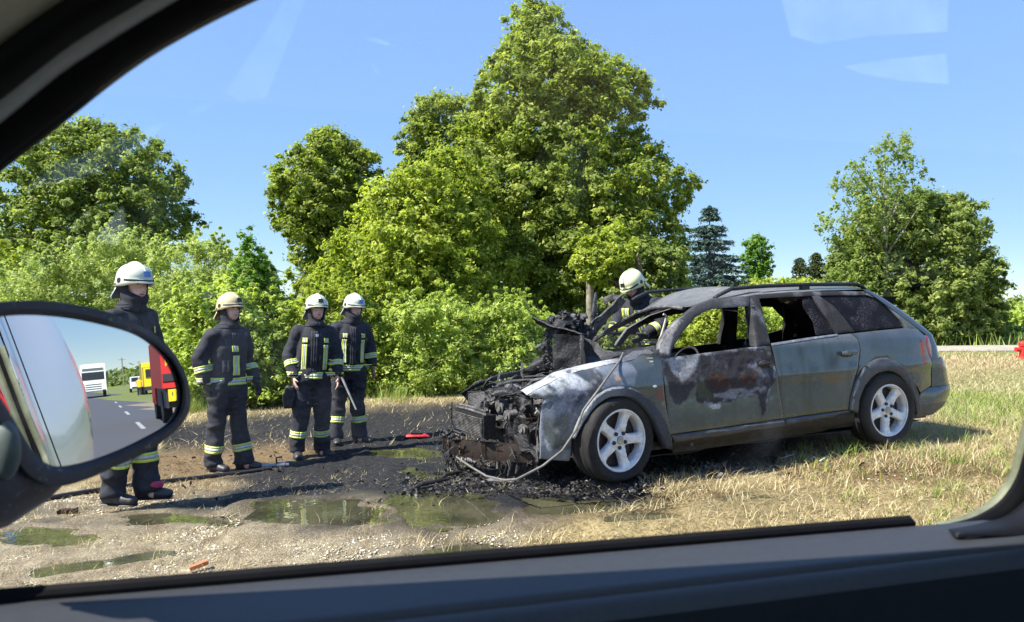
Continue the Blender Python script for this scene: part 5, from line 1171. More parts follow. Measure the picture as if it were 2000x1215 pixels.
def ring(tree_, c, ax, w_, mats, name, parent, a0=0, a1=2*PI, rad=.35, off=.005, n=40, cols=((-.5, -.2, 0), (-.2, .2, 1), (.2, .5, 0))):
    """band round a limb: rays towards the limb axis"""
    c = Vector(c); ax = Vector(ax).normalized(); e1 = (Vector((0, -1, 0))-ax*ax.dot(Vector((0, -1, 0)))).normalized(); e2 = ax.cross(e1)
    mb = MB(); ts = sorted({t for q in cols for t in q[:2]}); P = []
    for i in range(n+1):
        a = a0+(a1-a0)*i/n; d = e1*math.cos(a)+e2*math.sin(a); row = []
        for t in ts:
            o = c+ax*(t*w_); h, nn, _, dist = tree_.ray_cast(o+d*rad, -d)
            if h is None or dist > rad: h = o+d*.05
            row.append(h+d*off)
        P.append(row)
    V = [p for r in P for p in r]; k = len(ts)
    for q in cols:
        j = ts.index(q[0]); mb.mi = q[2]; mb.add(V, [(i*k+j, (i+1)*k+j, (i+1)*k+j+1, i*k+j+1) for i in range(n)])
    o = mb.build(name, mats, parent, sharp=0); m = o.modifiers.new('s', 'SOLIDIFY'); m.thickness = .003; return o
def stripe(tree_, x, z0, z1, w_, mats, name, parent, yfrom=-.6, off=.013, slant=0):
    mb = MB(); n = 24; ts = (-.5, -.18, .18, .5); V = []
    for i in range(n+1):
        z = z0+(z1-z0)*i/n
        for t in ts:
            xx = x+t*w_+slant*(z-z0); h, nn, _, _ = tree_.ray_cast(Vector((xx, yfrom, z)), Vector((0, 1, 0)))
            V.append((h if h is not None else Vector((xx, -.1, z)))+Vector((0, -off, 0)))
    for j, m_ in ((0, 0), (1, 1), (2, 0)):
        mb.mi = m_; mb.add(V, [(i*4+j, i*4+j+1, (i+1)*4+j+1, (i+1)*4+j) for i in range(n)])
    o = mb.build(name, mats, parent, sharp=0); m = o.modifiers.new('s', 'SOLIDIFY'); m.thickness = .003; return o
def hand(mb, wr, el, side, curl=.5, grow=0, front=None):
    """palm and five fingers continuing the forearm direction"""
    wr = Vector(wr); d = (wr-Vector(el)).normalized(); f = Vector(front or (0, -1, 0)); f = (f-d*f.dot(d)).normalized(); s = d.cross(f)*1.0
    g = grow; mb.tube([wr-d*.03, wr+d*.02, wr+d*.06, wr+d*.092], [(.026+g, .019+g), (.036+g, .017+g), (.043+g, .017+g), (.041+g, .014+g)], 12, up=f)
    inn = s*(1 if side > 0 else -1)    # towards the body
    for k, (o_, L) in enumerate(((-.030, .066), (-.010, .078), (.011, .074), (.030, .058))):
        b = wr+d*.085-f*o_; P = [b]; dir_ = d.copy()
        for q in range(3):
            dir_ = (dir_+inn*curl*(.45+.25*q)).normalized(); P.append(P[-1]+dir_*L*(.42, .33, .25)[q])
        mb.tube(P, [.0095+g, .009+g, .008+g, .006+g], 7)
    b = wr+d*.03+f*.03; mb.tube([b, b+(d*.6+f*.7+inn*.2)*.035, b+(d*.9+f*.6+inn*.5)*.065], [.013+g, .011+g, .008+g], 7)
def person(name, label, X, Y, z, s, yaw, P, helmet=HELW, gloves=None, hyaw=0, hpitch=0, hood=False, lean=0, seed=1, bands=True, vest='two', badge=BLKM, belt=True, legbands=(.34,), boots=BOOTM):
    """s scales a 1.80 m figure; front is -y before the yaw; yaw turns it towards the photo's right"""
    root = empty(name, (X, Y, z), math.radians(yaw), label=label, category='person', group='firefighters at the burnt car')
    root.scale = (s, s, s); root.rotation_euler = (math.radians(P.get('pitch', 0)), math.radians(lean), math.radians(yaw))
    J = dict(hipL=(.095, .0, .93), kneeL=(.115, -.015, .50), ankL=(.12, .02, .10), hipR=(-.095, .0, .93), kneeR=(-.115, -.015, .50), ankR=(-.12, .02, .10),
             shL=(.172, .01, 1.405), elL=(.225, .03, 1.15), wrL=(.23, -.04, .90), shR=(-.172, .01, 1.405), elR=(-.225, .03, 1.15), wrR=(-.23, -.04, .90), footL=15, footR=-15, top=(0, 0, 0))
    J.update(P); tp = Vector(J['top'])
    def T(p, q=1.0):     # torso shift with height
        p = Vector(p); return p+tp*max(0, min(1, (p.z-.92)/.55))
    for k in ('shL', 'shR', 'elL', 'elR', 'wrL', 'wrR'): J[k] = T(J[k]) if k[:2] == 'sh' else Vector(J[k])+tp*.9
    # body: one continuous skin
    mb = MB(); hc = T((0, -.012, 1.665)); HM = Matrix.Rotation(math.radians(hyaw), 3, 'Z') @ Matrix.Rotation(math.radians(hpitch), 3, 'X')
    neck = T((0, .015, 1.50))
    def H(p): return neck+HM @ (Vector(p)+Vector((0, -.015, 1.665))+Vector((0, 0, -1.50))-Vector((0, .015, 0))+Vector((0, .0, 0)))
    mb.ball(H((0, .010, .012)), (.080, .098, .098), 20, 14, HM); mb.ball(H((0, -.030, -.048)), (.062, .072, .074), 16, 12, HM)
    mb.ball(H((0, -.055, -.095)), (.030, .028, .022), 12, 8, HM)                       # chin
    mb.tube([H((0, -.086, .02)), H((0, -.100, -.01)), H((0, -.108, -.032)), H((0, -.094, -.040))], [.009, .012, .016, .010], 8)   # nose
    mb.ball(H((0, -.070, .036)), (.052, .020, .011), 12, 8, HM)                        # brow
    for sx in (-1, 1): mb.ball(H((sx*.038, -.062, -.022)), (.022, .018, .020), 10, 8, HM); mb.ball(H((sx*.078, .01, -.01)), (.010, .018, .030), 10, 8, HM)
    mb.ball(H((0, -.084, -.062)), (.024, .014, .011), 10, 8, HM)
    mb.tube([T((0, .02, 1.38)), T((0, .015, 1.48)), H((0, .02, -.07))], [.075, .058, .056], 14)
    mb.tube([T((0, 0, .88)), T((0, 0, 1.05)), T((0, -.005, 1.25)), T((0, 0, 1.38)), T((0, 0, 1.44))], [(.10, .14), (.09, .125), (.10, .15), (.09, .16), (.06, .11)], 16, up=(0, 1, 0))
    for sd_ in ('L', 'R'):
        sx = 1 if sd_ == 'L' else -1
        mb.tube([T((sx*.08, 0, 1.40)), J['sh'+sd_], J['el'+sd_], J['wr'+sd_]], [.05, .05, .036, .026], 10)
        mb.tube([J['hip'+sd_], J['knee'+sd_], J['ank'+sd_]], [.075, .05, .038], 10)
        mb.tube([Vector(J['ank'+sd_])+Vector((0, .03, -.03)), Vector(J['ank'+sd_])+Vector((0, -.08, -.06))], [.035, .03], 8)
        if gloves is None: hand(mb, J['wr'+sd_], J['el'+sd_], sx, J.get('curl', .5))
    link('body', remesh(mb, .0095, 2, .6), SKIN, root)
    for sx in (-1, 1):
        MB().ball(H((sx*.031, -.083, .016)), (.0135, .007, .006), 10, 6, HM).build('eye', EYEM, root); MB().tube([H((sx*.015, -.092, .034)), H((sx*.033, -.091, .040)), H((sx*.050, -.078, .034))], .005, 6).build('eyebrow', EYEM, root)
    MB().ball(H((0, -.0965, -.062)), (.021, .006, .0055), 10, 6, HM).build('mouth', LIPM, root)
    # trousers
    mb = MB(); mb.tube([T((0, .01, .78)), T((0, .005, .86)), T((0, .0, .96)), T((0, 0, 1.06))], [(.12, .15), (.135, .172), (.13, .168), (.12, .155)], 20, up=(0, 1, 0))
    for sd_ in ('L', 'R'):
        h, k, a = (Vector(J[q+sd_]) for q in ('hip', 'knee', 'ank')); mb.tube([h, h.lerp(k, .5), k, k.lerp(a, .5), a+Vector((0, 0, .04)), a+Vector((0, -.01, -.03))], [.112, .100, .083, .078, .084, .088], 18)
    tr = folds(remesh(mb, .015, 3), .030, 7, seed, 1.9); link('trousers', tr, FAB, root); trt = bvh(tr)
    # jacket
    mb = MB(); mb.tube([T((0, 0, .86)), T((0, 0, .98)), T((0, -.005, 1.12)), T((0, -.008, 1.26)), T((0, 0, 1.38)), T((0, .005, 1.45)), T((0, .01, 1.50))], [(.138, .182), (.132, .172), (.132, .175), (.136, .186), (.122, .182), (.095, .13), (.075, .085)], 26, up=(0, 1, 0))
    mb.tube([T((0, .012, 1.44)), T((0, .010, 1.50)), T((0, .010, 1.535))], [(.095, .105), (.085, .088), (.082, .086)], 18, up=(0, 1, 0))
    for sd_ in ('L', 'R'):
        sx = 1 if sd_ == 'L' else -1; sh, el, wr = J['sh'+sd_], J['el'+sd_], J['wr'+sd_]
        mb.tube([T((sx*.08, .005, 1.41)), sh+Vector((sx*.0, 0, -.005)), sh.lerp(el, .35), el, el.lerp(wr, .5), wr+(wr-el).normalized()*-.015], [.072, .080, .078, .068, .062, .056], 16)
    jk = folds(remesh(mb, .0145, 3), .028, 6, seed+20, 1.6); link('jacket', jk, FAB, root); jt = bvh(jk)
    Y2 = [YEL, SIL]
    # jacket flap and pockets
    fl = [FAB, FAB]; stripe(jt, .0, .965, 1.42, .075, fl, 'front_flap', root, off=.009)
    for sx in (-1, 1): stripe(jt, sx*.115, 1.02, 1.14, .115, fl, 'pocket', root, off=.008)
    for sx, sd_ in ((1, 'L'), (-1, 'R')):
        c = Vector(J['hip'+sd_]).lerp(Vector(J['knee'+sd_]), .62); ax_ = Vector(J['knee'+sd_])-Vector(J['hip'+sd_]); ring(trt, c, ax_, .17, fl, 'thigh_pocket', root, a0=(.5 if sx > 0 else -1.7), a1=(1.7 if sx > 0 else -.5), rad=.15, n=10, off=.010)
    ring(jt, T((0, .01, 1.495)), (0, 0, 1), .05, fl, 'collar', root, n=30, rad=.2, off=.008)
    # bands
    if belt: ring(jt, T((0, 0, .93)), (0, 0, 1), .075, Y2, 'waist_band', root, n=60, rad=.45)
    if vest == 'two':
        for sx in (-1, 1):
            stripe(jt, sx*.115+tp.x*.5, .99, 1.27, .052, Y2, 'chest_stripe', root); stripe(jt, sx*.115+tp.x*.75, 1.295, 1.345, .052, Y2, 'chest_stripe', root)
    elif vest == 'one':
        stripe(jt, -.005, .99, 1.19, .075, Y2, 'chest_stripe', root); stripe(jt, -.02, 1.23, 1.29, .07, Y2, 'chest_stripe', root)
    elif vest == 'cross':
        stripe(jt, .03, .99, 1.28, .10, Y2, 'chest_stripe', root); stripe(jt, -.14, 1.0, 1.3, .08, Y2, 'chest_stripe', root)
    for sd_ in ('L', 'R'):
        el, wr = J['el'+sd_], J['wr'+sd_]; c = el.lerp(wr, .42); ring(jt, c, wr-el, .065, Y2, 'sleeve_band', root, n=30, rad=.13)
        k, a = Vector(J['knee'+sd_]), Vector(J['ank'+sd_])
        for lz in legbands: c = k.lerp(a, (k.z-lz)/(k.z-a.z)); ring(trt, c, a-k, .075, Y2, 'leg_band', root, n=36, rad=.14)
    # boots
    for sd_ in ('L', 'R'):
        a = Vector(J['ank'+sd_]); rot = Matrix.Rotation(math.radians(J['foot'+sd_]), 3, 'Z'); b = Vector((a.x, a.y, 0)); mb = MB()
        q = lambda x, y, z_: b+rot @ Vector((x, y, z_))
        mb.tube([q(0, .075, .045), q(0, .03, .055), q(0, -.05, .055), q(0, -.12, .045), q(0, -.175, .04), q(0, -.195, .035)], [(.035, .036), (.05, .044), (.052, .048), (.044, .052), (.034, .046), (.018, .03)], 16, up=(0, 0, 1))
        mb.tube([q(0, .03, .06), a+Vector((0, .01, .06))], [(.062, .05), (.06, .055)], 14, up=(0, 1, 0))
        bt = link('boot', remesh(mb, .010, 2), boots, root); MB().tube([q(0, .08, .012), q(0, .02, .012), q(0, -.1, .012), q(0, -.19, .012)], [(.012, .038), (.012, .044), (.012, .054), (.012, .034)], 12, up=(0, 0, 1)).build('sole', BLKM, bt)
    if gloves is not None:
        for sd_ in ('L', 'R'):
            sx = 1 if sd_ == 'L' else -1; mb = MB(); wr, el = J['wr'+sd_], J['el'+sd_]; d = (wr-el).normalized(); mb.tube([wr-d*.05, wr+d*.0], [.05, .034], 12); hand(mb, wr, el, sx, J.get('curl', .5), .0055); link('glove', remesh(mb, .0075, 1), gloves, root)
    # hood over the head and helmet
    mb = MB(); zt = -.03 if hood else -.10
    def shell_ring(zz, ry, rx, gap):      # open at the face
        return [H((rx*math.sin(a), .012-ry*math.cos(a)*-1*1.0, zz)) for a in np.linspace(-gap, gap, 25)]
    n25 = 25; rows = []
    for zz, ry, rx, gp in ((.06, .106, .092, 1.95), (.01, .108, .094, 2.0), (-.045, .108, .094, 2.1), (-.088 if hood else -.085, .110, .090, PI if hood else 2.2), (-.11, .106, .086, PI if hood else 2.35), (-.150, .085, .080, PI), (-.19, .10, .10, PI)):
        fw = -.022 if gp == PI else 0
        rows.append([H((rx*math.sin(a), .008+ry*math.cos(a)+(fw if math.cos(a) < 0 else 0), zz)) for a in np.linspace(-gp, gp, n25)])
    V = [p for r in rows for p in r]; mb.add(V, [(i*n25+j, i*n25+j+1, (i+1)*n25+j+1, (i+1)*n25+j) for i in range(len(rows)-1) for j in range(n25-1)])
    hd = mb.build('hood', FAB, root, sharp=0); hd.modifiers.new('s', 'SOLIDIFY').thickness = .006
    # helmet shell
    n = 40; V = []; rows = 11
    for i in range(rows+3):
        for k in range(n):
            a = 2*PI*k/n; ca, sa = math.cos(a), math.sin(a)      # ca=+1 is the back
            if i <= rows: ph = (PI/2)*(i/rows)*1.0; r = math.sin(ph); hz = math.cos(ph)
            rx, ry = .121, .142
            if i <= rows: p = Vector((rx*r*sa, .008+ry*r*ca, .056+.112*hz))
            else:
                q = i-rows; front_ = max(0, -ca)**3; back = max(0, ca)**1.5; side_ = abs(sa)**3
                p = Vector(((rx+.004*q)*sa, .008+(ry+.005*q)*ca-front_*.018*q+back*.006*q, .056-q*(.008+.026*side_+.034*back)-.006*q*front_))
            V.append(H(p))
    mb = MB(); mb.add(V, [(i*n+k, i*n+(k+1) % n, (i+1)*n+(k+1) % n, (i+1)*n+k) for i in range(rows+2) for k in range(n)])
    he = mb.build('helmet', helmet, root, sharp=50); he.modifiers.new('s', 'SOLIDIFY').thickness = .006
    mb = MB(); mb.tube([H((0, .008+.145*math.cos(t), .056+.116*math.sin(t))) for t in np.linspace(.35, PI-.5, 14)], [(.003, .010)]*14, 6, up=(1, 0, 0)); mb.build('helmet_ridge', helmet, he)
    for sx in (-1, 1):
        o = MB().lathe([(0, .012), (.020, .011), (.024, .004), (.024, -.01)], axis='x', n=18).build('knob', BLKM, he); o.location = H((sx*.116, .012, .030)); o.rotation_euler = (0, 0 if sx > 0 else PI, math.radians(hyaw))
        o = MB().lathe([(0, .008), (.010, .007), (.012, -.01)], axis='x', n=12).build('knob', BLKM, he); o.location = H((sx*.116, .055, -.002)); o.rotation_euler = (0, 0 if sx > 0 else PI, math.radians(hyaw))
    mb = MB(); mb.tube([H((.122*math.sin(a), .008-.147*math.cos(a)-.02*math.cos(a)**3, .040)) for a in np.linspace(-1.25, 1.25, 15)], [(.011, .004)]*15, 6, up=(0, 0, 1)); mb.build('visor_edge', BLKM, he)
    V = [H((x_, -.142-.006+.30*x_*x_*4*.5+(z_-.085)*.40, z_)) for z_ in (.072, .093, .115) for x_ in (-.028, -.014, 0, .014, .028)]
    MB().add(V, [(i*5+j, i*5+j+1, (i+1)*5+j+1, (i+1)*5+j) for i in range(2) for j in range(4)]).build('badge', badge, he)
    # neck flap at the back
    V = []; 
    for i, (r, zz) in enumerate(((0, -.01), (.014, -.05), (.035, -.095), (.03, -.12))):
        for k in range(13): a = -1.15+2.3*k/12; V.append(H(((.112+r)*math.sin(a), .008+(.140+r)*math.cos(a), zz)))
    o = MB().add(V, [(i*13+k, i*13+k+1, (i+1)*13+k+1, (i+1)*13+k) for i in range(3) for k in range(12)]).build('neck_flap', SIL if helmet is HELW else HELT, he, sharp=0); o.modifiers.new('s', 'SOLIDIFY').thickness = .004
    return root, J, jt
pX = lambda u, s_: (u-HX)/FPX*(FPX/s_)
# nearest, half hidden by the wing mirror
Yp = FPX/256; r1, _, _ = person('person', 'firefighter in pale helmet standing half hidden behind the wing mirror', (252-HX)/FPX*Yp, Yp, CAMZ-(982-HY)/FPX*Yp, 1.0, 76, dict(top=(.015, -.02, 0), footL=25, footR=5, ankL=(.11, -.06, .10), kneeL=(.11, -.05, .5), ankR=(-.10, .06, .10), elR=(-.27, .08, 1.16), elL=(.26, .0, 1.15), wrL=(.24, -.10, .92)), hyaw=-16, hpitch=6, hood=True, seed=3, badge=BLUEM)
MB().tube([(.06, -.13, .135), (.10, -.165, .125), (.15, -.165, .115), (.175, -.12, .10)], [(.022, .016), (.028, .020), (.028, .020), (.02, .016)], 8).build('boot_strap', PINK, r1)
Yp = FPX/190; r2, J2, jt2 = person('person', 'firefighter in tan helmet with black gloves looking to the right', (442-HX)/FPX*Yp, Yp, CAMZ-(920-HY)/FPX*Yp, 1.0, 56, dict(wrL=(.27, -.10, .90), wrR=(-.25, .02, .90), elR=(-.29, .07, 1.16), elL=(.27, .05, 1.15), top=(.02, .02, 0), ankL=(.15, -.08, .10), ankR=(-.10, .07, .10), kneeR=(-.10, .02, .5), footL=35, footR=10, kneeL=(.11, -.03, .50)), helmet=HELT, gloves=GLV, hyaw=2, vest='one', seed=7, lean=1, badge=BLKM, legbands=(.24,), boots=BOOTM)
for zz in (.33, .40, .47, .54): 
    pass
Yp = FPX/174.5; r3, J3, _ = person('person', 'firefighter in white helmet holding a bundle of gloves in his hand', (603-HX)/FPX*Yp, Yp, CAMZ-(894-HY)/FPX*Yp, 1.0, 22, dict(wrL=(.25, -.10, .91), elL=(.25, .02, 1.16), wrR=(-.22, -.08, .90), elR=(-.27, .06, 1.15), ankL=(.15, .06, .10), kneeL=(.13, -.02, .5), ankR=(-.13, -.02, .10), kneeR=(-.11, -.06, .5), footL=35, footR=0, top=(.02, -.01, 0)), gloves=None, hyaw=10, seed=11, lean=2, badge=BLKM, legbands=(.28,))
Yp = FPX/160; r4, J4, _ = person('person', 'firefighter in white helmet and brown gloves standing nearest the burnt car', (676-HX)/FPX*Yp, Yp, CAMZ-(866-HY)/FPX*Yp, 1.0, 30, dict(wrL=(.28, -.02, .92), elL=(.25, .04, 1.17), wrR=(-.20, -.12, .95), elR=(-.25, .03, 1.17), ankL=(.16, .0, .10), ankR=(-.14, -.04, .10), footL=40, footR=-10, top=(.02, 0, 0)), gloves=TANG, hyaw=14, hpitch=8, hood=True, seed=15, lean=2, badge=BLUEM, legbands=(.30,))
Yp = 8.35; r5, J5, _ = person('person', 'firefighter with cream helmet bending over the engine behind the car', (1282-HX)/FPX*Yp, Yp, .23, 1.0, -46, dict(pitch=0, top=(-.02, -.30, -.07), elL=(.30, -.02, 1.20), wrL=(.22, -.22, 1.08), elR=(-.26, -.10, 1.16), wrR=(-.16, -.32, 1.12)), helmet=simple('cream_helmet', (.72, .72, .42), .35, nscale=5, var=.06, coat=.3), gloves=GLV, hyaw=0, hpitch=36, hood=True, seed=19, lean=0, vest='cross', badge=BLKM)
MB().box((.02, -.19, 1.375), (.028, .012, .028)).build('name_patch', WHITEM, r3, smooth=False)
# things the men hold
w3 = r3.matrix_world
def world(root, p):
    bpy.context.view_layer.update(); return root.matrix_world @ Vector(p)
g = MB(); c = world(r3, J3['wrR']+Vector((-.05, -.02, -.16)))
for i, (dx, dy, dz) in enumerate(((0, 0, 0), (.03, .02, -.04), (-.03, .01, -.05))): g.ball(c+Vector((dx, dy, dz)), (.045, .035, .085), 12, 8, Ry(10*i-10))
for k in range(5): g.tube([c+Vector((-.04+.02*k, -.01, -.08)), c+Vector((-.045+.022*k, -.02, -.14)), c+Vector((-.04+.022*k, -.0, -.175))], [.013, .012, .009], 6)
g.tube([world(r3, J3['wrR']+Vector((0, 0, -.10))), c], .03, 8)
me = remesh(g, .009, 2); link('glove_bundle', me, GLV, label='bundle of black gloves held by the firefighter in the white helmet', category='gloves')
a = world(r4, J4['wrR']+Vector((.03, -.04, -.09))); b = a+Vector((.20, -.05, -.42))
MB().tube([a-(b-a)*.1, a, b], [.012, .015, .010], 10).build('hand_bar', simple('worn_steel', (.42, .40, .38), .5, metal=.3), label='short grey metal bar hanging from the brown gloved hand', category='tool')
# fire hose and nozzle on the ground
hp = [px_to_ground(u, v) for u, v in ((60, 985), (130, 972), (200, 961), (300, 947), (365, 940), (430, 932), (490, 925), (530, 919))]
MB().tube([(x, y, z+.022) for x, y, z in hp], .021, 12).build('fire_hose', simple('hose_rubber', (.018, .018, .02), .5), label='thin black fire hose lying behind the nearest firefighter', category='hose')
nz = empty('hose_nozzle', px_to_ground(545, 915), math.radians(12), label='metal hose nozzle lying on the ash at the feet of the firefighters', category='nozzle')
mt = simple('nozzle_metal', (.25, .26, .28), .35, metal=.6)
MB().lathe([(0, -.11), (.018, -.11), (.020, -.02), (.03, -.015), (.032, .06), (.026, .065), (.026, .10), (.0, .10)], (0, 0, .035), 'x', 20).build('nozzle_body', mt, nz)
MB().tube([(-.02, 0, .05), (-.03, 0, .11), (.03, 0, .12)], .010, 8).tube([(0, 0, .035), (.03, -.05, .0)], .014, 8).build('nozzle_handle', BLKM, nz)
MB().lathe([(.0, -.17), (.027, -.17), (.029, -.11), (0, -.11)], (0, 0, .035), 'x', 16).build('coupling', mt, nz)
# ------------------------------------------------------------ the vehicle the photo is taken from
van = empty('camera_car', label='dark trimmed car door and window frame around the view', category='car')
van.location = (0, 0, 0)
TRIMG = simple('door_trim_plastic', (.062, .065, .070), .6, nscale=120, var=.06, bmp=.12, bdist=.0006)
TRIMD = simple('dark_trim', (.006, .006, .009), .65, nscale=60, var=.2)
SEAL = simple('rubber_seal', (.004, .004, .005), .8, nscale=40, var=.2, spec=.15)
LINER = simple('beige_headliner', (.48, .45, .39), .9, nscale=200, var=.08)
GREYT = simple('grey_frame_trim', (.36, .38, .40), .6, nscale=90, var=.08)
BODYW = simple('white_body_paint', (.80, .80, .80), .25, nscale=3, var=.02, coat=.5)
def planeY(u, v, o=0., lean=.27):
    """photo pixel -> point on the leaning side window plane, o metres outboard"""
    d = Vector(((u-HX)/FPX, 1, -(v-HY)/FPX)); c = Vector((0, 0, CAMZ)); N = NX+Vector((0, 0, lean)); q = P0.copy(); q.z = 1.25
    t = (o-(c-q).dot(N))/d.dot(N); return c+d*t
# bottom: sill ledge, section traced between seal line and lower edge
sS = np.linspace(-.75, 1.35, 60)
def sill(name, prof, mat, **kw):
    V = []; k = len(prof)
    for s in sS:
        wd = 1.25-.42*max(0, min(1, (s+.1)/1.2))
        for o, z in prof: V.append(CL(s, -.011+(o+.011)*wd if o > -.125 else (o+.12)-.011-.11*wd, z))
    F = [(i*k+j, (i+1)*k+j, (i+1)*k+j+1, i*k+j+1) for i in range(len(sS)-1) for j in range(k-1)]
    return MB().add(V, F).build(name, mat, van, sharp=0, **kw)
# seal stands 1.2 cm above the trim and stops where the glass edge turns
k = 0; V = []; ss_ = np.linspace(-.75, .953, 40)
for s in ss_:
    for o, z in ((.012, 1.225), (.012, 1.251), (.0, 1.257), (-.010, 1.251), (-.010, 1.225)): V.append(CL(s, o, z))
F = [(i*5+j, (i+1)*5+j, (i+1)*5+j+1, i*5+j+1) for i in range(39) for j in range(4)]+[(195, 196, 197, 198, 199), (4, 3, 2, 1, 0)]
MB().add(V, F).build('window_seal', SEAL, van, smooth=False)
pr = [(-.011, 1.20), (-.011, 1.247)]
for q in np.linspace(0, 1, 6): pr.append((-.013-.088*q, 1.2475-.004*q-.004*q*q))
for a in np.linspace(0, PI/2, 8): pr.append((-.101-.018*math.sin(a), 1.2395-.018*(1-math.cos(a))))
sill('door_trim', pr, TRIMG)
sill('door_card', [(-.1195, 1.223), (-.122, 1.20), (-.128, 1.12), (-.15, 1.08), (-.15, .9), (-.14, .4)], TRIMD)  # near-black colour paints in the shade below the ledge
# upper frame: traced bands on the leaning window plane
def band(name, A, B, o0, o1, bul, mat, n=30, **kw):
    """A outer edge (towards glass), B inner edge; lists of px; o outboard offsets; bulge inward"""
    def samp(L, t):
        t = t*(len(L)-1); i = min(int(t), len(L)-2); f = t-i
        # catmull for smooth curve
        p = [L[max(i-1, 0)], L[i], L[i+1], L[min(i+2, len(L)-1)]]
        return [.5*((2*p[1][k])+(-p[0][k]+p[2][k])*f+(2*p[0][k]-5*p[1][k]+4*p[2][k]-p[3][k])*f*f+(-p[0][k]+3*p[1][k]-3*p[2][k]+p[3][k])*f**3) for k in (0, 1)]
    V = []; m = 9
    for i in range(n+1):
        a, b = samp(A, i/n), samp(B, i/n)
        for j in range(m):
            q = j/(m-1); u = a[0]+(b[0]-a[0])*q; v = a[1]+(b[1]-a[1])*q; V.append(planeY(u, v, o0+(o1-o0)*q-bul*math.sin(PI*q)))
    F = [(i*m+j, (i+1)*m+j, (i+1)*m+j+1, i*m+j+1) for i in range(n) for j in range(m-1)]
    o = MB().add(V, F).build(name, mat, van, sharp=0, **kw); md = o.modifiers.new('s', 'SOLIDIFY'); md.thickness = .012; md.offset = 0; return o
E0 = [(-420, 690), (-200, 478), (-90, 392), (0, 316), (105, 235), (211, 150), (316, 79), (466, 0), (640, -75), (900, -160), (1300, -240)]
E0b = [(-420, 672), (-200, 462), (-90, 377), (0, 301), (105, 221), (211, 137), (316, 67), (466, -11), (640, -86), (900, -171), (1300, -251)]
E1 = [(-420, 560), (-200, 372), (-90, 296), (0, 228), (105, 142), (211, 71), (327, 0), (440, -60), (620, -130), (900, -215), (1300, -300)]
E2 = [(-420, 490), (-200, 312), (-90, 240), (0, 173), (105, 90), (180, 40), (248, 0), (360, -66), (560, -150), (880, -245), (1300, -340)]
E3 = [(-420, 390), (-200, 225), (-90, 152), (0, 88), (66, 40), (126, 0), (230, -60), (350, -110), (540, -190), (860, -290), (1300, -390)]
E4 = [(-700, 200), (-420, 20), (-250, -80), (-150, -160), (-60, -220), (0, -260), (60, -300), (200, -360), (400, -440), (700, -520), (1300, -600)]
band('frame_lip', E0, E0b, .012, .0, .004, SEAL); band('frame_seal', E0b, E1, -.004, -.02, .006, SEAL)
band('frame_trim', E1, E2, -.016, -.035, .012, GREYT); band('pillar_seal', E2, E3, -.045, -.06, .012, SEAL); band('pillar_trim', E3, E4, -.06, -.10, .02, LINER)
# lower right corner of the window frame
R0 = [(2130, 560), (2060, 700), (2018, 790), (1999, 860), (1982, 925), (1952, 970), (1918, 1000), (1880, 1018), (1830, 1030)]
R1 = [(2150, 565), (2080, 705), (2034, 800), (2011, 872), (1993, 935), (1964, 980), (1930, 1006), (1893, 1023), (1836, 1036)]
R2 = [(2200, 580), (2130, 720), (2080, 820), (2050, 900), (2020, 965), (1990, 1000), (1960, 1020), (1920, 1030), (1850, 1042)]
R3 = [(2400, 620), (2300, 760), (2240, 860), (2180, 960), (2120, 1020), (2060, 1040), (2020, 1048), (1960, 1050), (1870, 1052)]
band('corner_lip', R0, R1, .012, .004, .002, simple('seal_painted_highlight', (.14, .15, .09), .6, nscale=30, var=.3)); band('corner_seal', R1, R2, -.0, -.012, .006, SEAL); band('corner_trim', R2, R3, -.02, -.06, .01, TRIMD)  # paler lip colour paints a highlight along the seal edge
# side glass
def glass_mat():
    m = bpy.data.materials.new('side_glass'); m.use_nodes = True; nt = m.node_tree; nt.nodes.clear(); out = nt.nodes.new('ShaderNodeOutputMaterial')
    tr = nt.nodes.new('ShaderNodeBsdfTransparent'); tr.inputs[0].default_value = (.97, .98, .975, 1)
    gl = nt.nodes.new('ShaderNodeBsdfGlossy'); gl.inputs['Roughness'].default_value = 0
    df = nt.nodes.new('ShaderNodeBsdfTranslucent'); df.inputs[0].default_value = (.8, .8, .8, 1)
    m1 = nt.nodes.new('ShaderNodeMixShader'); fr_ = nt.nodes.new('ShaderNodeFresnel'); fr_.inputs[0].default_value = 1.4; nt.links.new(fr_.outputs[0], m1.inputs[0]); nt.links.new(tr.outputs[0], m1.inputs[1]); nt.links.new(gl.outputs[0], m1.inputs[2])
    n = noise_node(nt, 5, 3, .5, dist=1.5); sp = noise_node(nt, 260, 1, .5)
    a = ramp(nt, n.outputs[0], .55, .8, (0, 0, 0), (.05, .05, .05)); b = ramp(nt, sp.outputs[0], .74, .80, (0, 0, 0), (.10, .10, .10))
    ad = mixc(nt, 1, a, b, 'ADD'); m2 = nt.nodes.new('ShaderNodeMixShader'); nt.links.new(ad, m2.inputs[0]); nt.links.new(m1.outputs[0], m2.inputs[1]); nt.links.new(df.outputs[0], m2.inputs[2]); nt.links.new(m2.outputs[0], out.inputs[0]); return m
GM = glass_mat()
q = P0.copy(); q.z = 1.235
V = [q+AX*s+(NX*-.27+Vector((0, 0, 1)))*h for s, h in ((-.8, 0), (1.19, 0), (1.19, .75), (-.8, .75))]
MB().add(V, [(0, 1, 2, 3)]).build('side_glass', GM, van, smooth=False)
REFLM = bpy.data.materials.new('painted_reflection'); REFLM.use_nodes = True; nt = REFLM.node_tree; nt.nodes.clear(); out = nt.nodes.new('ShaderNodeOutputMaterial'); t1 = nt.nodes.new('ShaderNodeBsdfTransparent'); t2 = nt.nodes.new('ShaderNodeBsdfTranslucent'); t2.inputs[0].default_value = (.9, .9, .9, 1); mx = nt.nodes.new('ShaderNodeAddShader')  # pale reflections in the pane, painted as added translucent patches
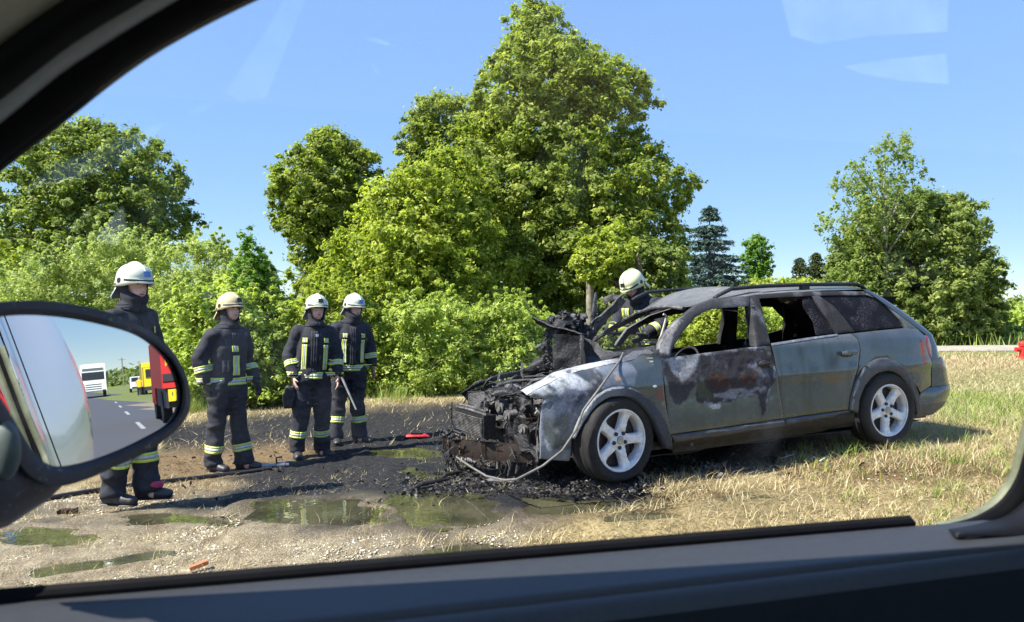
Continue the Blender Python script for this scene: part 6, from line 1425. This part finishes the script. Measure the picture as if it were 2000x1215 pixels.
nz_ = noise_node(nt, 18, 4, .6); fc = ramp(nt, nz_.outputs[0], .25, .75, (.03, .03, .03), (.16, .16, .16)); nt.links.new(fc, t2.inputs[0]); nt.links.new(t1.outputs[0], mx.inputs[0]); nt.links.new(t2.outputs[0], mx.inputs[1]); nt.links.new(mx.outputs[0], out.inputs[0])
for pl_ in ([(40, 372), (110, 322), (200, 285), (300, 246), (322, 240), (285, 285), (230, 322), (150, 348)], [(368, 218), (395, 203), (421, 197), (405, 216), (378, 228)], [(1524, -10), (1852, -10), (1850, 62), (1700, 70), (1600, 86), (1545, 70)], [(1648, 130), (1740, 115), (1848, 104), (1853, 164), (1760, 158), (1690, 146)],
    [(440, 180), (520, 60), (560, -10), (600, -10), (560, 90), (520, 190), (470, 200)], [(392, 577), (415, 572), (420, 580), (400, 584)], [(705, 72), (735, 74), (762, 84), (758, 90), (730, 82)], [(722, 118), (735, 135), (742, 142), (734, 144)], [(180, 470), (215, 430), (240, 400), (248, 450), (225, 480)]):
    MB().add([planeY(u_, v_, .004) for u_, v_ in pl_], [tuple(range(len(pl_)))]).build('painted_reflection', REFLM, van, smooth=False)
# cabin shell: roof lining, floor, far side, rear wall, cowl
def prism(name, pts, z0, z1, mat):
    V = [CL(s, o, z0) for s, o in pts]+[CL(s, o, z1) for s, o in pts]; n = len(pts); MB().add(V, [tuple(range(n)), tuple(range(2*n-1, n-1, -1))]+[(i, (i+1) % n, n+(i+1) % n, n+i) for i in range(n)]).build(name, mat, van, smooth=False)
prism('headliner', [(-.70, -.235), (2.9, -.235), (2.9, -1.45), (-.70, -1.45)], 1.97, 2.0, LINER)
prism('floor_panel', [(-1.6, -.05), (3.0, -.05), (3.0, -1.6), (-1.6, -1.6)], .30, .34, TRIMD)
prism('far_door_panel', [(-1.2, -1.55), (3.0, -1.55), (3.0, -1.6), (-1.2, -1.6)], .34, 1.25, TRIMD)
prism('rear_panel', [(2.86, -.2), (2.9, -.2), (2.9, -1.55), (2.86, -1.55)], .34, 1.97, TRIMD)
prism('dashboard', [(-1.35, -.16), (-.75, -.16), (-.75, -1.5), (-1.35, -1.5)], .34, 1.15, TRIMD)
# outer skin, seen in the wing mirror
def skin(name, prof, s0, s1, mat, n=40, taper=None, flat=None, **kw):
    V = []; k = len(prof)
    for i in range(n+1):
        s = s0+(s1-s0)*i/n; tp = .10*max(0, (s-2.2))**2*.4
        kk = 1 if flat is None else float(sstep(s0, s0+flat, s))
        for o, z in prof:
            ob = .02 if z < 1.2 else -.24*(z-1.2)+.0
            V.append(CL(s, (ob+(o-ob)*kk)-tp, z))
    return MB().add(V, [(i*k+j, (i+1)*k+j, (i+1)*k+j+1, i*k+j+1) for i in range(n) for j in range(k-1)]).build(name, mat, van, sharp=0, **kw)
skin('body_side', [(.03, .30), (.06, .34), (.075, .55), (.085, .75), (.08, .95), (.065, 1.08), (.045, 1.15), (.018, 1.195), (.013, 1.20)], -1.3, 3.6, BODYW)
skin('roof_side', [(-.165, 1.86), (-.175, 1.90), (-.20, 1.95), (-.26, 1.99), (-.45, 2.02), (-1.35, 2.02)], -.75, 3.6, BODYW)
skin('rear_body', [(.065, .30), (.075, .55), (.085, .85), (.088, 1.1), (.084, 1.3), (.070, 1.42), (.045, 1.52), (.01, 1.62), (-.04, 1.74), (-.10, 1.86)], 1.40, 3.6, BODYW, flat=.9)
skin('rear_window', [(-.003, 1.235), (-.16, 1.84)], 1.20, 1.36, GM)
skin('rear_window_seal', [(.022, 1.10), (.024, 1.2), (-.05, 1.5), (-.14, 1.86)], 1.36, 1.41, SEAL, 2)
# wing mirror
MC = Vector((-.551*.776, .776, CAMZ-(765-HY)/FPX*.776)); MN = Vector((.916, -.396, .054)).normalized()
dirc = (MC-Vector((0, 0, CAMZ))).normalized(); refl = AX.copy(); MN = (refl-dirc_ if False else (AX-Vector(((190-HX)/FPX, 1, -(752-HY)/FPX)).normalized())).normalized()
MU = (Vector((0, 0, 1))-MN*MN.z).normalized(); MR = MU.cross(MN)
def onM(u, v, off=0.):
    d = Vector(((u-HX)/FPX, 1, -(v-HY)/FPX)); c = Vector((0, 0, CAMZ)); t = ((MC-MN*-off)-c).dot(MN)/d.dot(MN); return c+d*t
def cspl(L, n=6):
    out = []; N = len(L)
    for i in range(N):
        p = [L[(i+k-1) % N] for k in range(4)]
        for j in range(n):
            f = j/n; out.append(tuple(.5*((2*p[1][k])+(-p[0][k]+p[2][k])*f+(2*p[0][k]-5*p[1][k]+4*p[2][k]-p[3][k])*f*f+(-p[0][k]+3*p[1][k]-3*p[2][k]+p[3][k])*f**3) for k in (0, 1)))
    return out
GL = cspl([(-40, 628), (0, 619), (60, 615), (130, 620), (200, 633), (266, 652), (312, 680), (341, 714), (356, 756), (354, 795), (335, 826), (285, 856), (225, 884), (165, 904), (115, 911), (82, 900), (60, 875), (38, 838), (10, 790), (-30, 730), (-60, 670)])
HO = cspl([(-70, 606), (0, 590), (70, 587), (140, 594), (215, 611), (285, 642), (332, 680), (362, 728), (372, 772), (366, 812), (338, 846), (285, 884), (225, 912), (165, 938), (110, 950), (60, 930), (30, 890), (5, 840), (-30, 780), (-75, 720), (-95, 650)])
n = len(GL); mir = MB()
c_in = [onM(u, v, .0) for u, v in GL]; c_r = [onM(*[a*.6+b*.4 for a, b in zip(g_, h_)], off=.005) for g_, h_ in zip(GL, HO)]; c_o = [onM(u, v, .004) for u, v in HO]
cen = sum(c_o, Vector())/n
rings = [c_in, [a.lerp(b, .3)+MN*.001 for a, b in zip(c_in, c_r)], c_r, c_o]
for q, sh_ in ((.03, 1.0), (.07, .93), (.11, .78), (.13, .5), (.135, .02)): rings.append([cen+(p-cen)*sh_-MN*q for p in c_o])
V = [p for r in rings for p in r]; mir.add(V, [(i*n+k, i*n+(k+1) % n, (i+1)*n+(k+1) % n, (i+1)*n+k) for i in range(len(rings)-1) for k in range(n)])
MH, hnt, hb_ = newmat('mirror_housing_plastic'); hn = noise_node(hnt, 190, 2, .5); hn2 = noise_node(hnt, 14, 4, .6)
hc_ = mixc(hnt, 1, ramp(hnt, hn2.outputs[0], .35, .7, (.014, .014, .018), (.040, .038, .042)), ramp(hnt, hn.outputs[0], .66, .74, (0, 0, 0), (.16, .15, .14)), 'ADD'); hnt.links.new(hc_, hb_.inputs['Base Color']); hb_.inputs['Roughness'].default_value = .5; bump(hnt, hb_, hn.outputs[0], .15, .001)
wm_ = mir.build('wing_mirror', MH, van, sharp=40)
mg, gnt, gb = newmat('mirror_glass'); gb.inputs['Base Color'].default_value = (.60, .63, .68, 1); gb.inputs['Metallic'].default_value = 1; gb.inputs['Roughness'].default_value = .0
MB().add([p-MN*.0025 for p in c_in]+[cen-MN*.0], [tuple(range(n))]).build('mirror_glass', mg, wm_, smooth=False)
# foot and arm of the mirror
A_ = [onM(u, v, -.02) for u, v in ((-150, 900), (-60, 960), (30, 965), (100, 955))]
MB().tube([onM(-220, 960, -.05), onM(-90, 955, -.04), onM(0, 945, -.03), onM(70, 925, -.03), onM(130, 900, -.04)], [(.052, .04), (.050, .035), (.042, .03), (.030, .025), (.016, .018)], 16, up=MU).build('mirror_arm', MH, wm_)
MB().ball(onM(12, 880, .004), (.013, .008, .027), 20, 12).build('mirror_joint_cover', simple('grey_green_plastic', (.12, .15, .14), .45), wm_)
# ------------------------------------------------------------ what the wing mirror reflects, standing on the road behind
def behind(u, v, L):
    """point L metres along the reflected ray through mirror pixel"""
    d = Vector(((u-HX)/FPX, 1, -(v-HY)/FPX)).normalized(); c = Vector((0, 0, CAMZ)); t = (MC-c).dot(MN)/d.dot(MN); p = c+d*t; r = d-MN*2*d.dot(MN); return p+r*L, r
RZ = math.atan2(AX.y, AX.x)
def veh(name, label, cat, u, L, width):
    p, r = behind(u, 752, L); return empty(name, (p.x, p.y, .02), RZ, label=label, category=cat)      # local +x is away from us, +y outboard (left in the world)
redm = simple('fire_red', (.62, .025, .02), .6, coat=0, nscale=3, var=.05); yelm = simple('signal_yellow', (.80, .60, .02), .4, nscale=4, var=.05); whm = simple('lorry_white', (.78, .78, .78), .35, coat=.3, nscale=3, var=.03)
dkg = simple('dark_vehicle_glass', (.02, .025, .035), .08); tyrm = simple('lorry_tyre', (.02, .02, .02), .8); bkm = simple('chassis_black', (.03, .03, .035), .6); redl = simple('lamp_red', (.55, .02, .02), .2)
def wheels(root, pts, r, w_=.3):
    for x, y in pts: MB().lathe([(0, -w_/2), (r*.55, -w_/2), (r*.6, -w_/2), (r, -w_/2+.02), (r, w_/2-.02), (r*.6, w_/2), (0, w_/2)], (x, y, r), 'y', 24).build('wheel', tyrm, root, smooth=False)
# red fire engine, rear towards us
ft = veh('fire_engine', 'red fire engine with yellow chevrons reflected in the wing mirror', 'fire engine', 317, 24, 2.5); W_ = 2.5
sgn = 1
MB().box((2.1, sgn*W_/2, 2.35), (4.2, W_, 2.5)).build('body', redm, ft, smooth=False); MB().box((2.1, sgn*W_/2, .8), (4.0, W_-.2, .6)).build('chassis', bkm, ft, smooth=False)
MB().box((5.15, sgn*W_/2, 1.6), (1.8, W_-.1, 2.1)).build('cab', redm, ft, smooth=False)
for k in range(4):
    for q in (0, 1):
        y0 = .12+q*(W_-.75); z0 = 1.75+k*.48; MB().add([(-.012, y0, z0+(0 if q == 0 else .35)), (-.012, y0+.45, z0+(.35 if q == 0 else 0)), (-.012, y0+.45, z0+(.55 if q == 0 else .2)), (-.012, y0, z0+(.2 if q == 0 else .55))], [(0, 1, 2, 3)]).build('chevron', yelm, ft, smooth=False)
MB().box((-.02, .5, 1.42), (.05, .95, .22)).build('lamp_bar', bkm, ft, smooth=False); MB().box((-.05, .75, 1.42), (.04, .18, .12)).build('tail_lamp', redl, ft, smooth=False)
for y in (.32, .74):
    b_ = MB().box((-.05, y, .88), (.04, .36, .36)).build('yellow_panel', yelm, ft, smooth=False)
    for dy in (-.06, .06): MB().box((-.075, y+dy, .92), (.01, .025, .10)).build('slot', bkm, b_, smooth=False)
MB().box((-.02, W_/2, 3.62), (.1, W_, .14)).build('roof_edge', bkm, ft, smooth=False)
wheels(ft, ((1.8, .2), (1.8, W_-.2), (5.0, .2), (5.0, W_-.2)), .5)
# white lorry coming up behind
lt = veh('lorry', 'white lorry coming up the road reflected in the wing mirror', 'lorry', 183, 96, 2.5); lt.location += Vector(NX)*-1.25
MB().box((1.1, 1.25, 2.0), (2.2, 2.5, 2.6)).build('cab', whm, lt, smooth=False); MB().box((7.5, 1.25, 2.5), (10, 2.5, 2.6)).build('trailer', whm, lt, smooth=False)
MB().box((-.02, 1.25, 2.45), (.05, 2.2, .85)).build('windscreen', dkg, lt, smooth=False); MB().box((.1, 1.25, 3.55), (.7, 2.1, .5)).build('roof_fairing', whm, lt, smooth=False); MB().box((-.03, 1.25, 3.35), (.1, 1.9, .15)).build('sun_visor', bkm, lt, smooth=False)
for z in (.75, 1.0, 1.25, 1.5): MB().box((-.03, 1.25, z), (.04, 1.6, .06)).build('grille_bar', bkm, lt, smooth=False)
for y in (.25, 2.25): MB().box((-.03, y, .75), (.05, .35, .2)).build('headlight', dkg, lt, smooth=False)
for y in (-.15, 2.65): MB().box((.1, y, 2.5), (.15, .2, .7)).build('side_mirror', bkm, lt, smooth=False)
wheels(lt, ((.9, .2), (.9, 2.3), (9, .2), (9, 2.3)), .5)
# white van, yellow truck, man in yellow
vn = veh('van', 'small white van parked by the yellow truck reflected in the mirror', 'van', 254, 104, 1.8)
MB().box((1.4, .9, .95), (3.0, 1.8, .8)).add([(.0, 0, 1.3), (0, 1.8, 1.3), (4, 1.8, 1.3), (4, 0, 1.3), (.7, .1, 1.95), (.7, 1.7, 1.95), (4, 1.7, 2.0), (4, .1, 2.0)], [(0, 1, 5, 4), (4, 5, 6, 7), (1, 2, 6, 5), (3, 0, 4, 7), (2, 3, 7, 6)]).build('body', whm, vn, smooth=False)
MB().add([(.02, .15, 1.35), (.02, 1.65, 1.35), (.58, 1.6, 1.86), (.58, .2, 1.86)], [(0, 1, 2, 3)]).build('windscreen', dkg, vn, smooth=False).location = (-.03, 0, .02)
MB().box((-.12, .9, .62), (.08, 1.4, .22)).build('bumper', bkm, vn, smooth=False); wheels(vn, ((.7, .1), (.7, 1.7), (3, .1), (3, 1.7)), .33, .2)
yt = veh('service_truck', 'yellow service truck parked behind the fire engine reflected in the mirror', 'truck', 281, 74, 2.4)
MB().box((1.0, 1.2, 1.65), (1.9, 2.3, 1.7)).build('cab', yelm, yt, smooth=False); MB().box((4.2, 1.2, 1.9), (4.2, 2.4, 2.2)).build('body', yelm, yt, smooth=False)
MB().box((-.0, 1.2, 2.0), (.15, 2.0, .7)).build('windscreen', dkg, yt, smooth=False); MB().box((.8, 1.2, 2.6), (.3, 1.2, .15)).build('beacon_bar', simple('beacon_amber', (.8, .3, .02), .3), yt, smooth=False)
for z in (1.3, 1.9, 2.5): MB().box((2.07, 1.2, z), (.03, 2.3, .12)).build('red_stripe', redm, yt, smooth=False)
MB().box((1.5, 1.2, .65), (3.2, 2.2, .35)).build('chassis', bkm, yt, smooth=False); wheels(yt, ((.9, .15), (.9, 2.25), (4.6, .15), (4.6, 2.25)), .45)
p_, _ = behind(272, 752, 76); wk = empty('person', (p_.x, p_.y, .02), RZ, label='tiny person in a yellow vest beside the yellow truck in the mirror', category='person')
mb = MB(); mb.tube([(0, 0, .85), (0, 0, 1.15), (0, 0, 1.4), (0, 0, 1.48), (0, 0, 1.55)], [(.13, .17), (.12, .16), (.13, .21), (.07, .1), (.05, .05)], 12, up=(1, 0, 0)); mb.ball((0, 0, 1.66), (.09, .08, .12))
for s_ in (-1, 1): mb.tube([(0, s_*.1, .9), (0, s_*.11, .5), (0, s_*.12, .05)], [.095, .07, .05], 10); mb.tube([(0, s_*.2, 1.4), (0, s_*.27, 1.15), (-.05, s_*.27, .85)], [.06, .05, .035], 8)
link('body', remesh(mb, .02, 2), SKIN, wk); MB().tube([(0, 0, .82), (0, 0, 1.15), (0, 0, 1.42), (0, 0, 1.48)], [(.15, .2), (.14, .19), (.15, .24), (.1, .14)], 14, up=(1, 0, 0)).build('vest', yelm, wk)
MB().tube([(0, -.1, .88), (0, -.11, .1)], [.11, .08], 10).build('trouser_leg', FAB, wk); MB().tube([(0, .1, .88), (0, .11, .1)], [.11, .08], 10).build('trouser_leg', FAB, wk)
pp, _ = behind(241, 740, 260); MB().tube([(0, 0, 0), (0, 0, 9)], .18, 8).tube([(0, -1, 8.4), (0, 1, 8.4)], .08, 6).build('power_pole', pm, label='thin power pole on the horizon reflected in the mirror', category='pole').location = (pp.x, pp.y, 0)
# ------------------------------------------------------------ small things on the ground
def gobj(u, v, dz=0): x, y, z = px_to_ground(u, v); return Vector((x, y, z+dz))
p = gobj(814, 858); rd_ = empty('red_canister', p, math.radians(8), label='red plastic piece lying on the scorched grass left of the car', category='debris')
MB().tube([(-.15, 0, .035), (-.12, 0, .04), (.10, 0, .042), (.15, .01, .03)], [(.02, .04), (.032, .055), (.03, .05), (.012, .03)], 12, up=(0, 0, 1)).build('shell', simple('faded_red', (.50, .03, .04), .5, nscale=12, var=.4), rd_)
MB().box((.0, -.01, .075), (.14, .05, .02)).build('black_strip', BLKM, rd_, smooth=False)
p = gobj(388, 1116, .02); V_, F_ = gridbox((0, 0, 0), (.10, .035, .022), 3, Rz(35) @ Ry(-12)); mb = MB(); mb.add(V_, F_); mb.build('brick_fragment', simple('orange_brick', (.42, .16, .07), .9, bmp=.5), label='broken orange piece of brick on the pale gravel', category='brick').location = p+Vector((0, 0, .015))
p = gobj(133, 1003); V_, F_ = gridbox((0, 0, .015), (.13, .06, .04), 5, Rz(10)); co = np.array([v[:] for v in V_]); co += np.stack([vnoise(co, 25, k, 2) for k in range(3)], 1)*.02
MB().add(co, F_).build('dirt_clod', simple('brown_bark', (.05, .022, .015), .9, bmp=.6), label='dark brown clod on the gravel under the wing mirror', category='clod').location = p
WHD = simple('white_debris', (.62, .66, .68), .5, nscale=20, var=.2)
for u, v, sx, lb in ((1537, 898, .13, 'white plastic shard at the edge of the car shadow'), (1586, 902, .07, 'smaller white shard right of the first one'), (1608, 903, .08, 'pale green shard in the straw by the rear sill')):
    p = gobj(u, v); mb = MB(); mb.add([(-sx/2, -.02, .012), (sx/2, .02, .045), (sx*.45, .05, .04), (-sx*.4, .02, .012)], [(0, 1, 2, 3)]); o = mb.build('plastic_shard', WHD, smooth=False, label=lb, category='debris'); o.modifiers.new('s', 'SOLIDIFY').thickness = .004; o.location = p
rr = random.Random(21)
def shards(name, n, fp, s0, s1, mat, seed):
    r = random.Random(seed); mb = MB()
    for i in range(n):
        p = fp(r); L = r.uniform(s0, s1); d = Vector((r.uniform(-1, 1), r.uniform(-1, 1), r.uniform(-.1, .5))).normalized()*L; e = Vector((r.uniform(-1, 1), r.uniform(-1, 1), r.uniform(-.5, 1))).normalized()*L*r.uniform(.2, .6); m_ = p+d*.5+Vector((0, 0, L*.15))
        mb.add([p, m_, p+d, p+d+e, m_+e*1.1, p+e], [(0, 1, 4, 5), (1, 2, 3, 4)])
    return mb.build(name, mat, smooth=False, kind='stuff')
def fp1(r):
    t = r.random(); u = 880+t*420; v = 925+r.gauss(0, 17)+25*math.sin(PI*t); return gobj(u, min(972, max(885, v)), r.random()**2*.03)
shards('fire_debris', 900, fp1, .008, .035, CHAR2, 5); shards('fire_debris', 2600, fp1, .008, .045, CHAR, 6)
def fp2(r): return gobj(r.uniform(780, 905), r.uniform(925, 972), r.random()**2*.03)
shards('fire_debris', 260, fp2, .01, .05, CHAR, 7); shards('fire_debris', 120, fp2, .01, .05, CHAR2, 8)
def fp3(r): return gobj(r.gauss(1405, 22), r.gauss(928, 6), r.random()*.04)
shards('fire_debris', 110, fp3, .02, .08, CHAR2, 9)
def fp4(r): return gobj(r.uniform(300, 900), r.uniform(830, 990), .005)
shards('fire_debris', 500, fp4, .01, .05, CHAR, 10)
def fp5(r): return gobj(r.uniform(1350, 1750), r.uniform(880, 930), .005)
shards('fire_debris', 160, fp5, .01, .05, CHAR, 12)
for k, (u, v, L, a) in enumerate(((940, 948, .30, -28), (905, 905, .25, -60), (1380, 925, .2, 50), (800, 962, .35, 35), (860, 940, .22, 40))):
    p = gobj(u, v, .02); d = Vector((math.cos(math.radians(a)), math.sin(math.radians(a)), .12))*L
    MB().tube([p, p+d*.3+Vector((0, 0, .02)), p+d*.7+Vector((.01, 0, .01)), p+d], [.012, .02, .018, .008], 8).build('burnt_strip', CHAR2 if k < 2 else CHAR, label=('grey curved strip in the ash before the bumper', 'grey pipe stub below the left end of the bumper', 'dark prong sticking up from debris by the sill', 'long black strip lying over the puddle edge', 'short black strip beside the small puddle')[k], category='debris')
# red hydrant at the right edge by the track
p = gobj(1998, 700); hy = empty('hydrant', p, label='red hydrant by the pale track at the right border', category='hydrant')
MB().lathe([(0, 0), (.14, 0), (.14, .05), (.07, .06), (.07, .26), (.09, .28), (.09, .34), (.06, .38), (.0, .40)], n=18).build('body', redm, hy, sharp=30); MB().lathe([(0, -.17), (.05, -.17), (.05, .17), (0, .17)], (0, 0, .20), 'x', 12).build('outlet', redm, hy)
